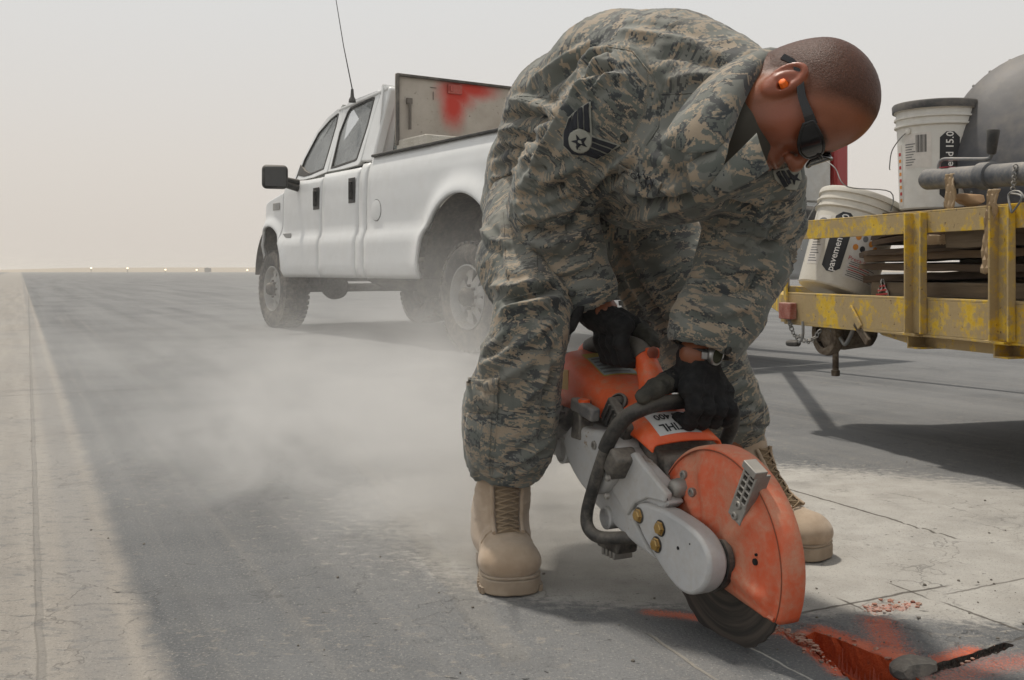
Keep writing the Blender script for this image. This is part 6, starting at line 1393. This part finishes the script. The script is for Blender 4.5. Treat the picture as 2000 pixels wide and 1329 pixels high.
MB().lathe(SG(1150, 800, .088), SN, [(.006, 0), (.006, .004), (.004, .005)], 12).build('lever_slot', m_blc, saw) if False else None
fc = SG(1104, 812, .05); MB().lathe(fc, (SN * .75 + UP * .55), [(.024, -.02), (.025, 0), (.024, .010), (.020, .013), (.018, .010), (.0005, .010)], 26, False).build('fuel_cap', m_dk, saw, 40)
for k in range(3): a = k * 2.1; MB().bar(fc + (SN * .75 + UP * .55).normalized() * .013, fc + (SN * .75 + UP * .55).normalized() * .013 + SD * (.016 * math.cos(a)) + (UP * .75 - SN * .55).normalized() * (.016 * math.sin(a)), .005, .004, SN).build('cap_rib', m_dk, saw)
tk = SG(1102, 842, .03); MB().box(tk + SN * -.03, .06, .12, .10, (SD, SN, UP)).build('fuel_tank', m_lg, saw, bevel=.016, seg=4)
MB().hexa([SW(-.61, -.085, .335), SW(-.61, .040, .335), SW(-.525, .046, .33), SW(-.525, -.088, .33), SW(-.595, -.075, .415), SW(-.595, .030, .415), SW(-.53, .036, .432), SW(-.53, -.078, .432)]).build('filter_cover', m_dk, saw, bevel=.014, seg=4)
MB().prism([SW(-.50, .0535, .36), SW(-.455, .0535, .36), SW(-.455, .0535, .40), SW(-.50, .0535, .40)], SN * .0008).build('yellow_label', plain('side_label_yellow', (.48, .27, .03), .5), saw)
# front handle tube round the body
tp = [SW(-.20, .02, .122), SW(-.225, .06, .120), SW(-.262, .094, .116), SW(-.286, .104, .128), SW(-.290, .105, .155), SW(-.272, .102, .205), SW(-.244, .098, .265), SW(-.228, .093, .300), SW(-.205, .080, .335), SW(-.186, .058, .354), SW(-.190, .01, .362), SW(-.198, -.06, .362), SW(-.203, -.125, .357), SW(-.206, -.156, .342), SW(-.218, -.168, .310), SW(-.245, -.165, .260), SW(-.262, -.155, .215), SW(-.275, -.12, .19)]
tq = catmull(tp, 6)
MB().tube(tq, .0116, 16).build('front_handle', m_tube, saw, 80)
MB().tube(tq[38:96], .0138, 18).build('handle_grip', m_grip, saw, 80)
for px, py in ((1186, 935), (1184, 970)):
    c = SG(px, py, .112); MB().lathe(c, SN, [(.0055, -.004), (.0055, .002), (.003, .003)], 12).build('screw', m_steel, saw, 35)
ms = SG(1214, 905, .075); MB().box(ms, .035, .05, .05, ((SD * .8 - UP * .6).normalized(), SN, (UP * .8 + SD * .6).normalized())).build('handle_clamp', m_tube, saw, bevel=.006)
ft = SG(1205, 1062, .05)
MB().box(ft, .075, .045, .022, (SD, SN, (UP + SD * .2).normalized())).build('foot', m_tube, saw, bevel=.006)
for k in range(4): MB().box(ft + SD * (-.020 + .013 * k) - UP * .012, .007, .040, .022, (SD, SN, UP)).build('foot_rib', m_steel, saw, bevel=.002)
# ================================================================== WHAT THE MAN WEARS: gloves, watch, boots, glasses, patches
M = NM('glove_cloth'); o_ = M.obj(); n = M.noise(o_, 60, 4, .6); n2 = M.noise(o_, 700, 2, .6)
M.bsdf(M.mix(M.ramp(n, .35, .7), (.009, .009, .010), (.022, .022, .022)), .85, 0, M.bump(M.math('ADD', n, M.math('MULTIPLY', n2, .4)), .5, .003), .25); m_glove = M.m
M = NM('glove_palm_leather'); o_ = M.obj(); n = M.noise(o_, 40, 4, .6); M.bsdf(M.mix(M.ramp(n, .3, .7), (.030, .029, .024), (.062, .058, .046)), .75, 0, M.bump(n, .4, .003), .3); m_gleather = M.m
def glove(name, wrist, wdir, knuckles, chains, thumb, palmc, rads, extra=None, lo=None, hi=None, cuff=.045):
    pts = [Vector(p) for c in chains for p in c] + [Vector(p) for p in thumb] + [Vector(wrist), Vector(wrist) + Vector(wdir) * .07]
    lo = np.array([min(p[i] for p in pts) - .04 for i in range(3)]); hi = np.array([max(p[i] for p in pts) + .04 for i in range(3)])
    S = SDF(lo, hi, .0019); T_ = SDF(lo, hi, .0019)
    w = np.array(wrist)
    for kx in knuckles: S.cap(w, np.array(kx), .030, .0180, .012)
    S.cap(np.array(knuckles[0]), np.array(knuckles[-1]), .0180, .0165, .010)
    S.cap(w + np.array(wdir) * cuff, w, .034, .031, .012)
    S.cap(w + np.array(wdir) * (cuff + .004), w + np.array(wdir) * (cuff - .006), .0350, .0350, .004)
    for c, r in zip(chains, rads): S.chain([(np.array(p), r * f) for p, f in zip(c, (1.12, 1.05, .98, .88))], .0045)
    for c in chains:       # seams over the knuckle and joints
        S.ell(np.array(c[1]), (.0125, .0125, .0125), k=.004)
    S.chain([(np.array(p), r) for p, r in zip(thumb, (.024, .0175, .0150, .0125))], .008)
    V, Q = S.mesh(2); N = vnormals(V, Q)
    V = V + N * (.0022 * (1 - np.abs(2 * fbm(V * np.array([55, 55, 75]), 3, 7) - 1) * 2.2))[:, None] + N * (.0006 * (vnoise(V * 400, 8) - .5))[:, None]
    o = np_mesh(name, V, Q, m_glove, man); o.data.materials.append(m_gleather)
    # leather on the thumb and finger insides
    d, _ = seg_dist(V, [tuple(p) for p in thumb]); fd = np.full(len(V), 9.)
    for c in chains: q, _ = seg_dist(V, [tuple(c[1]), tuple(c[2]), tuple(c[3])]); fd = np.minimum(fd, q)
    lm = (d < .020) if extra is None else ((d < .020) | ((fd < .0125) & (extra(V))))
    o.data.polygons.foreach_set('material_index', lm[Q].all(1).astype(np.int32)); return o
def an(*a): return SW(*a)
# left hand (over the front handle tube, knuckles towards us)
offs = (-.036, -.063, -.090, -.115)
chL = [[an(-.166 - .003 * i, o, .388 - .004 * i), an(-.154, o, .356 - .003 * i), an(-.170, o, .328), an(-.200, o + .002, .330)] for i, o in enumerate(offs)]
wl = np.array(P(1362, 706, 1.862)); wdl = np.array((Vector(J['wL']) - Vector(wl) + Vector((.01, 0, .05))).normalized())
gl = glove('glove', wl, wdl, [c[0] for c in chL], chL, [an(-.215, -.048, .402), an(-.200, -.010, .398), an(-.186, .026, .390), an(-.178, .056, .378)], None, (.0132, .0138, .0136, .0124), lambda V: V[:, 2] < .338, cuff=.010)
gl['label'] = 'black work glove gripping the front handle of the saw'
# right hand (over the rear handle, fingers down on our side)
sR_ = (-.325, -.351, -.377, -.401)
chR = [[an(s, .006, .494 - .003 * i), an(s + .004, .014, .462), an(s + .006, .002, .428), an(s + .004, -.030, .422)] for i, s in enumerate(sR_)]
wr_ = np.array(P(1163, 607, 2.01)); wdr = np.array((Vector(J['eR']) - Vector(wr_)).normalized())
gr = glove('glove', wr_, wdr, [c[0] for c in chR], chR, [an(-.400, -.030, .500), an(-.370, -.058, .484), an(-.340, -.062, .468), an(-.315, -.056, .458)], None, (.0126, .0130, .0128, .0116))
gr['label'] = 'black work glove gripping the rear handle of the saw'
# index finger reaching along the handle, towards us
st = MB().grid([[P(x, y, 1.93 - .004 * math.sin(k)) for k, x in enumerate(np.linspace(a, b, 4))] for y, a, b in ((598, 1128, 1142), (606, 1121, 1141), (618, 1114, 1137), (632, 1107, 1130), (646, 1101, 1123), (654, 1099, 1114), (658, 1101, 1108))])
st.build('glove_strap', m_glove, gr, 60, solid=.005)
# watch on the left wrist
wc = Vector(wl) + Vector(wdl) * .022; wd = Vector(wdl); m_wb = plain('black_watch_strap', (.012, .012, .013), .5)
u, v = frame(wd); fw = (Vector((.62, -.74, .18)) - wd * Vector((.62, -.74, .18)).dot(wd)).normalized(); sd_ = wd.cross(fw)
watch = MB().lathe(wc, wd, [(.0345, -.011), (.0365, -.010), (.0370, 0), (.0365, .010), (.0345, .011)], 36, False).build('wristwatch', m_wb, man, 40)
fc_ = wc + fw * .036
MB().lathe(fc_, fw, [(.0175, -.004), (.0190, .002), (.0188, .0075), (.0160, .0095), (.0148, .0080)], 32, False).build('watch_case', plain('watch_steel', (.42, .42, .41), .3, .8), watch, 40)
MB().lathe(fc_, fw, [(.0150, .0078), (.0002, .0080)], 32, False).build('watch_face', plain('watch_face', (.055, .06, .035), .25), watch)
for e in (-1, 1): MB().bar(fc_ + sd_ * e * .018, fc_ + sd_ * e * .026 - fw * .008, .014, .006, fw).build('watch_lug', plain('watch_lug', (.40, .40, .40), .35, .7), watch, bevel=.002)
# boots
M = NM('tan_suede'); o_ = M.obj(); n = M.noise(o_, 26, 5, .6); n2 = M.noise(o_, 600, 3, .65); up = M.math('MULTIPLY', M.math('MAXIMUM', M.nz(), 0), .25)
M.bsdf(M.mix(up, M.mix(M.ramp(n, .3, .7), (.34, .245, .165), (.44, .335, .24)), (.46, .39, .30)), .9, 0, M.bump(M.math('ADD', n2, n), .35, .002), .2, **{'Sheen Weight': .2}); m_suede = M.m
m_sole = dusty('tan_boot_sole', (.33, .25, .175), .85, 0, .35, .2, 18, .25, 70); m_lace = plain('tan_lace', (.26, .185, .11), .85); m_ton = plain('boot_tongue', (.25, .175, .10), .9)
def boot(ankle, heel, toe, lab, top, seed):
    """all ground points (x, y); top = (point at the top of the shaft)"""
    b_ = Vector((heel[0], heel[1], 0)); t_ = Vector((toe[0], toe[1], 0)); f = (t_ - b_).normalized(); L = (t_ - b_).length; sx = Vector((-f.y, f.x, 0))       # sx: to the left of the foot
    def F_(a, s, z): return np.array(b_ + f * (a * L) + sx * s + Vector((0, 0, z)))
    tp = np.array(top); S = SDF(np.minimum(F_(.5, 0, 0), tp) - [.22, .22, .02], np.maximum(F_(.5, 0, .1), tp) + [.22, .22, .05], .0032)
    S.chain([(F_(.16, 0, .060), .040), (F_(.40, 0, .066), .040), (F_(.66, 0, .058), .038), (F_(.84, .0, .054), .036)], .02, flat=tuple(sx), ratio=1.22)
    S.ell(F_(.80, 0, .052), (.058, .059, .035), rot=[[f[i], sx[i], (0, 0, 1)[i]] for i in range(3)], k=.02)
    S.cap(F_(.12, 0, .05), F_(.12, 0, .09), .040, .040, .02)
    S.chain([(F_(.25, 0, .075), .050), (F_(.26, 0, .12), .047), (tp + np.array([0, 0, -.03]), .045), (tp, .047)], .03, flat=tuple(f), ratio=1.12)
    S.chain([(F_(.60, 0, .085), .030), (F_(.42, 0, .120), .034), (F_(.33, 0, .16), .036)], .03)
    x, y, z = S.ax[0][:, None, None], S.ax[1][None, :, None], S.ax[2][None, None, :]; S.F = np.maximum(S.F, np.broadcast_to((.030 - z).astype(np.float32), S.F.shape))
    S.cap(tp + np.array([0, 0, .01]), tp + np.array([0, 0, .08]), .042, .045, .004, sub=True)
    V, Q = S.mesh(2); N = vnormals(V, Q)
    crease = .0022 * (1 - np.abs(2 * fbm((V - F_(.3, 0, .1)) * np.array([18, 18, 60]), 3, seed) - 1) * 2.2) * sstep(.06, .12, V[:, 2]); V = V + N * crease[:, None]
    al = (V - F_(0, 0, 0)) @ np.array(f) / L; cap_ = .0016 * sstep(.700, .690, al + .10 * np.abs((V - F_(0, 0, 0)) @ np.array(sx)) / .05) * sstep(.13, .10, V[:, 2]); V = V + N * cap_[:, None]
    o = np_mesh('boot', V, Q, m_suede, man); o['label'] = lab; tree = BVHTree.FromPolygons([Vector(v) for v in V], [tuple(q) for q in Q])
    # sole: foot outline, welt, treads
    wd_ = lambda a: interp([(0, .020), (.05, .034), (.2, .038), (.40, .037), (.60, .047), (.75, .053), (.86, .052), (.94, .043), (.985, .028), (1.0, .012)], a)
    out = [(a, wd_(a) + .004) for a in np.concatenate([np.linspace(0, .8, 14), np.linspace(.84, 1, 8)])]
    loop = [Vector(F_(a, w, 0)) for a, w in out] + [Vector(F_(a, -w, 0)) for a, w in reversed(out)]
    so = MB().prism([p + Vector((0, 0, .002)) for p in loop], (0, 0, .028)).build('sole', m_sole, o, bevel=.003)
    MB().prism([p + (p - Vector(F_(.5, 0, 0))) * .0 + Vector((0, 0, .0305)) for p in loop], (0, 0, .0055)).build('welt', m_sole, o, bevel=.002)
    for i, (a, w) in enumerate(out):
        if 0 < a < .9:
            for sg in (-1, 1): MB().box(Vector(F_(a, sg * (w + .001), .006)), L * .022, .006, .012, (f, sx, Vector((0, 0, 1)))).build('tread_lug', m_sole, o)
    # stitched seams over the toe cap and down the quarters
    def onb(a, s, z):
        o0 = Vector(F_(a, s, z)); c0 = Vector(F_(min(a, .62) if z > .05 else a, 0, .06)); r = tree.ray_cast(o0, (c0 - o0).normalized()); return r[0]
    for da in (0, .022):
        q = [onb(.735 + da - .10 * abs(e) ** 1.6, e * .085, .16 - .10 * abs(e) ** 2) for e in np.linspace(-1, 1, 15)]; q = [p for p in q if p is not None]
        if len(q) > 6: MB().tube(q, .0011, 5).build('seam', m_lace, o, 60, fix=False)
    # tongue and laces: rows found on the surface of the boot
    fr = [];
    for k in range(9):
        t = k / 8; c0 = Vector(F_(.70, 0, .095)).lerp(Vector(tp) + f * .055 + Vector((0, 0, -.008)), t); hw = .021 + .003 * t
        row = []
        for e in (-1, -.5, 0, .5, 1):
            p0 = c0 + sx * (e * hw) + f * .10 + Vector((0, 0, .06 * (1 - t))); dr = -(f * .10 + Vector((0, 0, .06 * (1 - t)))); r = tree.ray_cast(p0, dr.normalized()); h = r[0] if r[0] is not None else c0 + sx * e * hw; row.append(h - dr.normalized() * .003)
        fr.append(row)
    MB().grid([[p - f * .001 for p in r] for r in fr]).build('tongue', m_ton, o, 60, fix=False, solid=.003)
    for k in range(8):
        a, b2 = fr[k], fr[k + 1]; up_ = (f * .9 + Vector((0, 0, .4))) * .0065
        MB().tube(catmull([a[0] + up_ * .3, a[2].lerp(b2[2], .5) + up_ * 1.2, b2[4] + up_ * .3], 4), .0018, 6).build('lace', m_lace, o, 60)
        MB().tube(catmull([a[4] + up_ * .3, a[2].lerp(b2[2], .5) + up_ * .8, b2[0] + up_ * .3], 4), .0018, 6).build('lace', m_lace, o, 60)
    for e in (0, 4):
        q = catmull([r[e] + sx * (.006 if e == 4 else -.006) for r in fr], 4); MB().tube(q, .0045, 8).build('eyelet_facing', m_suede, o, 60)
    return o
bR = boot(None, (-.035, 2.155), tuple(P(1004, 1150, 1.875)[:2]), 'dusty tan suede boot with laces, the one nearer the truck', P(984, 930, 2.055), 4)
bL = boot(None, (.462, 2.30), (.652, 2.115), 'dusty tan suede boot half hidden behind the blade guard', P(1447, 862, 2.285), 9)
# sunglasses, earplug
def HP(x, y, z): return HW(x, y, z)
m_fr = plain('black_frame', (.008, .008, .009), .22); m_lens = plain('dark_lens', (.006, .006, .007), .06)
sg_ = MB().tube(catmull([HP(-.012, .112, .010), HP(0, .117, .012), HP(.012, .112, .010)], 4), .0034, 8).build('sunglasses', m_fr, man, 80)
for s in (-1, 1):
    fx_ = MB(); tpts = [HP(s * .066, .082, .017), HP(s * .074, .060, .017), HP(s * .0790, .025, .016), HP(s * .0825, -.01, .021), HP(s * .0845, -.036, .020), HP(s * .083, -.056, .006)]
    q = catmull(tpts, 5)
    for i in range(len(q) - 1):
        h = interp([(0, .018), (.3, .013), (.8, .009), (1, .011)], i / (len(q) - 1)); fx_.bar(q[i], q[i + 1] + (q[i + 1] - q[i]) * .15, .0045, h, HZv)
    fx_.build('temple_arm', m_fr, sg_, 40)
for s in (-1, 1):
    rows = []
    for i in range(9):
        z = -.019 + .038 * i / 8; row = []
        for k in range(13):
            t = k / 12; ang = t * 1.12; x = s * (.006 + .064 * math.sin(ang) / math.sin(1.12)); y = .113 - .036 * (1 - math.cos(ang)) / (1 - math.cos(1.12)); zz = (z - .002) * interp([(0, .5), (.12, .8), (.3, 1), (.55, 1), (.8, .72), (1, .40)], t) + .006 + .008 * t * t
            row.append(HP(x, y - .10 * abs(zz - .004) ** 1.5, zz))
        rows.append(row)
    ln = MB().grid(rows).build('lens', m_lens, sg_, 80, fix=False, solid=.0022); ln.modifiers['solid'].offset = 0
    edge_ = [rows[0][k] for k in range(13)] + [rows[i][12] for i in range(1, 9)] + [rows[8][k] for k in range(11, -1, -1)] + [rows[i][0] for i in range(7, 0, -1)]
    MB().tube(edge_, .0026, 8, closed=True).build('lens_rim', m_fr, sg_, 80)
M = NM('orange_foam'); M.bsdf((.95, .17, .01), .6); m_plug = M.m
MB().lathe(HP(.079, -.006, -.004), HXv * .9 - HYv * .35 - HZv * .1, [(.0065, -.008), (.0072, .006), (.0060, .013), (.0045, .014)], 7).build('earplug', m_plug, man, 40)
# undershirt in the open collar
US = SDF(np.array(P(1440, 240, 1.72)) - .16, np.array(P(1440, 240, 1.72)) + .16, .004); US.cap(np.array(P(1400, 240, 1.78)), np.array(P(1447, 262, 1.70)), .080, .070, .02)
uv_, uq = US.mesh(1); np_mesh('undershirt', uv_, uq, plain('shade_toned_undershirt', (.05, .045, .035), .95), man)  # tan shirt coloured dark for the shade inside the collar
# collar: stand and two flaps
def flap(name, pix, thick, par): 
    return clothpatch(name, jac, pix, .007, m_camo, par, thick=.003, bulge=.004)
def sheet(name, rows_px, mt=m_camo, parent=jk, solid=.003):
    rows = [catmull([P(*p) for p in r], 5) for r in rows_px]; V = [p for r in rows for p in r]; o = MB().grid(rows).build(name, mt, parent, 80, fix=False, solid=solid)
    C = np.array([(v[0] * 1.3, v[2] * 1.3 + 3, v[1] * 2.9) for v in V], np.float32); at = o.data.attributes.new('camo', 'FLOAT_VECTOR', 'POINT'); at.data.foreach_set('vector', C.ravel()); return o
# rolled collar: from the nape (top edge against the neck) folding down over the shoulder to a point
sheet('collar', [[(1523, 106, 1.735), (1498, 128, 1.695), (1470, 165, 1.655), (1446, 212, 1.625), (1428, 262, 1.612), (1414, 300, 1.605)],
                 [(1521, 98, 1.742), (1490, 113, 1.690), (1455, 150, 1.640), (1425, 200, 1.608), (1408, 250, 1.594), (1396, 294, 1.590)],
                 [(1505, 96, 1.748), (1466, 112, 1.688), (1420, 152, 1.640), (1385, 205, 1.608), (1372, 250, 1.594), (1374, 298, 1.588)],
                 [(1480, 100, 1.755), (1432, 124, 1.700), (1382, 168, 1.655), (1345, 222, 1.625), (1330, 258, 1.610), (1352, 300, 1.592)],
                 [(1462, 106, 1.765), (1410, 134, 1.715), (1356, 184, 1.672), (1312, 245, 1.645), (1298, 280, 1.632), (1345, 301, 1.598)]])
sheet('collar', [[(1523, 104, 1.745), (1535, 130, 1.80), (1530, 190, 1.83), (1500, 260, 1.80), (1490, 320, 1.72)], [(1516, 98, 1.75), (1530, 122, 1.83), (1524, 190, 1.86), (1496, 268, 1.83), (1484, 335, 1.74)]])
sheet('front_placket', [[(1342, 322, 1.606), (1372, 306, 1.598), (1400, 292, 1.594), (1424, 272, 1.598)], [(1345, 340, 1.602), (1372, 326, 1.592), (1398, 314, 1.588), (1420, 300, 1.592)], [(1349, 360, 1.604), (1372, 346, 1.594), (1392, 336, 1.590), (1410, 326, 1.594)], [(1354, 384, 1.614), (1372, 370, 1.604), (1388, 358, 1.600), (1402, 350, 1.602)]])
sheet('front_placket', [[(1478, 262, 1.60), (1490, 300, 1.58), (1500, 330, 1.60)], [(1440, 300, 1.592), (1450, 330, 1.585), (1470, 352, 1.59)], [(1408, 330, 1.596), (1412, 352, 1.592), (1430, 372, 1.60)], [(1376, 358, 1.604), (1380, 372, 1.604), (1396, 388, 1.615)]])
# chest pocket flap, name tape, rank chevrons
clothpatch('name_tape', jac, [(1212, 318), (1230, 328), (1294, 360), (1289, 376), (1225, 347), (1207, 334)], .0055, m_camo, jk, thick=.0015)
def decal(name, cl, par, vs, fs, place, mt, off):
    out = []
    last = None
    for v in vs:
        q = place(v[0], v[1]); h = cl.hit(*q)
        if h is None: h = last or (P(q[0], q[1], 1.75), Vector((0, -1, 0)))
        last = h; nn = h[1] if h[1].y < .3 else -h[1]; out.append(h[0] + nn * off)
    return MB().add(out, fs).build(name, mt, par, fix=False)
m_navy = plain('navy_thread', (.010, .012, .018), .8); m_silver = plain('silver_thread', (.29, .29, .25), .8); m_patch = plain('patch_ground', (.29, .29, .25), .9)
vs_, fs_ = text_mesh('McCANN', 15)
decal('lettering', jac, jk, [(v.x, v.y) for v in vs_], fs_, lambda x, y: (1250 + x * .98 + y * .3, 346 + x * .46 - y * .85), m_navy, .0078)
def poly_decal(name, cl, par, poly, mt, off, thick=.0008):
    return clothpatch(name, cl, poly, off, mt, par, thick=thick)
def mapc(sx, sy, ox, oy): return lambda p: (ox + p[0] * sx, oy + p[1] * sy)
# photo pixels measured on an enlargement: x = 1050 + u * .2258, y = 180 + v * .2257
E = lambda *pp: [(1050 + u * .2258, 180 + v * .2257) for u, v in pp]
chev = poly_decal('rank_patch', jac, jk, E((465, 80), (472, 370), (725, 462), (515, 582), (420, 548), (300, 540), (228, 470), (232, 330), (262, 215)), m_patch, .0035, .0015)
def stripes(par, cl, polys, base):
    for pl_, m, e in polys: poly_decal('stripe', cl, par, pl_, m, base + e, .0006)
stripes(jk, jac, [(E((268, 222), (308, 196), (300, 330), (278, 400), (290, 470), (330, 505), (430, 508), (552, 550), (515, 572), (420, 540), (310, 532), (240, 460), (244, 330)), m_navy, .0022),
    (E((322, 186), (358, 163), (352, 318), (312, 335)), m_navy, .0022), (E((369, 156), (405, 133), (402, 322), (362, 318)), m_navy, .0022), (E((416, 124), (452, 98), (458, 350), (410, 328)), m_navy, .0022),
    (E((476, 388), (705, 462), (660, 488), (474, 420)), m_navy, .0022), (E((474, 432), (648, 496), (610, 520), (462, 468)), m_navy, .0022), (E((455, 478), (598, 528), (560, 546), (440, 498)), m_navy, .0022)], .0035)
disc = [(1050 + (375 + 96 * math.cos(a)) * .2258, 180 + (422 + 98 * math.sin(a)) * .2257) for a in np.linspace(0, 2 * math.pi, 24, endpoint=False)]
poly_decal('disc', jac, jk, disc, m_silver, .0064, .0006)
def star(cx, cy, r, rot=0): return [(cx + (r if k % 2 == 0 else r * .38) * math.cos(rot + math.pi * k / 5), cy + (r if k % 2 == 0 else r * .38) * math.sin(rot + math.pi * k / 5)) for k in range(10)]
poly_decal('star', jac, jk, star(1050 + 372 * .2258, 180 + 428 * .2257, 15.5, -1.85), m_navy, .0074, .0005)
poly_decal('star_centre', jac, jk, [(1050 + (375 + 15 * math.cos(a)) * .2258, 180 + (430 + 15 * math.sin(a)) * .2257) for a in np.linspace(0, 6.28, 10, endpoint=False)], m_silver, .0082, .0004)
ch2 = poly_decal('rank_patch', jac, jk, [(1508, 332), (1560, 322), (1562, 350), (1552, 372), (1536, 372), (1512, 350)], m_patch, .0035, .0015)
for pl_ in ([(1512, 336), (1518, 333), (1536, 362), (1528, 366)], [(1521, 333), (1527, 331), (1542, 356), (1536, 360)], [(1531, 331), (1536, 329), (1546, 346), (1541, 350)]): poly_decal('stripe', jac, jk, pl_, m_navy, .0055, .0006)
poly_decal('star', jac, jk, star(1547, 348, 13, -.9), m_navy, .0056, .0005)
# buttons
for px, py, par, cl in ((1118, 574, jk, jac), (1421, 684, jk, jac), (1220, 270, jk, jac)):
    h = cl.hit(px, py)
    if h: n_ = h[1] if h[1].y < 0 else -h[1]; MB().lathe(h[0] + n_ * .001, n_, [(.0075, 0), (.0078, .002), (.006, .0032), (.0045, .002), (.0003, .002)], 18, False).build('button', plain('dark_button', (.02, .022, .02), .5), par, 40)
# ================================================================== THE AIR: haze over the airfield and the dust thrown up by the saw
M = NM('thin_haze'); v = M.n('ShaderNodeVolumePrincipled'); v.inputs['Color'].default_value = (.93, .89, .83, 1); v.inputs['Density'].default_value = .0015; v.inputs['Anisotropy'].default_value = .2
M.l(v.outputs[0], M.out.inputs['Volume'])
hz = MB().box((0, 795, 1.6), 1890, 1980, 5.6).build('haze', M.m); tag(hz, 'thin dusty haze lying over the whole airfield', None, None, 'stuff')
M = NM('blown_dust'); pos = M.pos(); s_ = M.n('ShaderNodeSeparateXYZ'); M.l(pos, s_.inputs[0]); x, y, z = s_.outputs
def plume(ax, ay, bx, by, wa, wb, hgt, k):
    """dust along the line a-b on the ground, width growing from wa to wb"""
    L2 = (bx - ax) ** 2 + (by - ay) ** 2; dx, dy = bx - ax, by - ay
    t = M.math('DIVIDE', M.math('ADD', M.math('MULTIPLY', M.math('SUBTRACT', x, ax), dx), M.math('MULTIPLY', M.math('SUBTRACT', y, ay), dy)), L2)
    tcl = M.math('MINIMUM', M.math('MAXIMUM', t, 0.0), 1.0)
    ex = M.math('SUBTRACT', M.math('SUBTRACT', x, ax), M.math('MULTIPLY', tcl, dx)); ey = M.math('SUBTRACT', M.math('SUBTRACT', y, ay), M.math('MULTIPLY', tcl, dy))
    d = M.math('SQRT', M.math('ADD', M.math('MULTIPLY', ex, ex), M.math('MULTIPLY', ey, ey))); w = M.math('ADD', wa, M.math('MULTIPLY', tcl, wb - wa))
    q = M.math('DIVIDE', d, w); g = M.math('EXPONENT', M.math('MULTIPLY', M.math('MULTIPLY', q, q), -1.0))
    return M.math('MULTIPLY', M.math('MULTIPLY', g, M.math('EXPONENT', M.math('MULTIPLY', z, -1.0 / hgt))), k)
dn = M.math('ADD', plume(-.03, 2.28, -.50, 3.3, .26, .48, .18, 3.3), plume(-.45, 3.6, -.50, 6.6, .55, .85, .13, .22))
dn = M.math('ADD', dn, plume(-.9, 2.8, -1.9, 6.5, .6, 1.2, .16, .20))
dn = M.math('ADD', dn, plume(.0, 2.10, -.36, 2.75, .17, .30, .16, 2.6))
n = M.noise(M.scale(pos, (1.0, .7, 1.8)), 2.3, 6, .62, .8); dn = M.math('MULTIPLY', dn, M.ramp(n, .34, .66, .16, 1.75))
fade = M.math('MULTIPLY', M.ramp(z, .95, .6), 1.0); dn = M.math('MULTIPLY', dn, fade)
v = M.n('ShaderNodeVolumePrincipled'); v.inputs['Color'].default_value = (.94, .925, .90, 1); M.l(dn, v.inputs['Density']); v.inputs['Anisotropy'].default_value = .25
M.l(v.outputs[0], M.out.inputs['Volume'])
du = MB().box((-1.4, 4.9, .49), 5.6, 6.8, .94).build('dust_cloud', M.m); tag(du, 'pale dust cloud blowing back from the saw towards the truck', None, None, 'stuff')
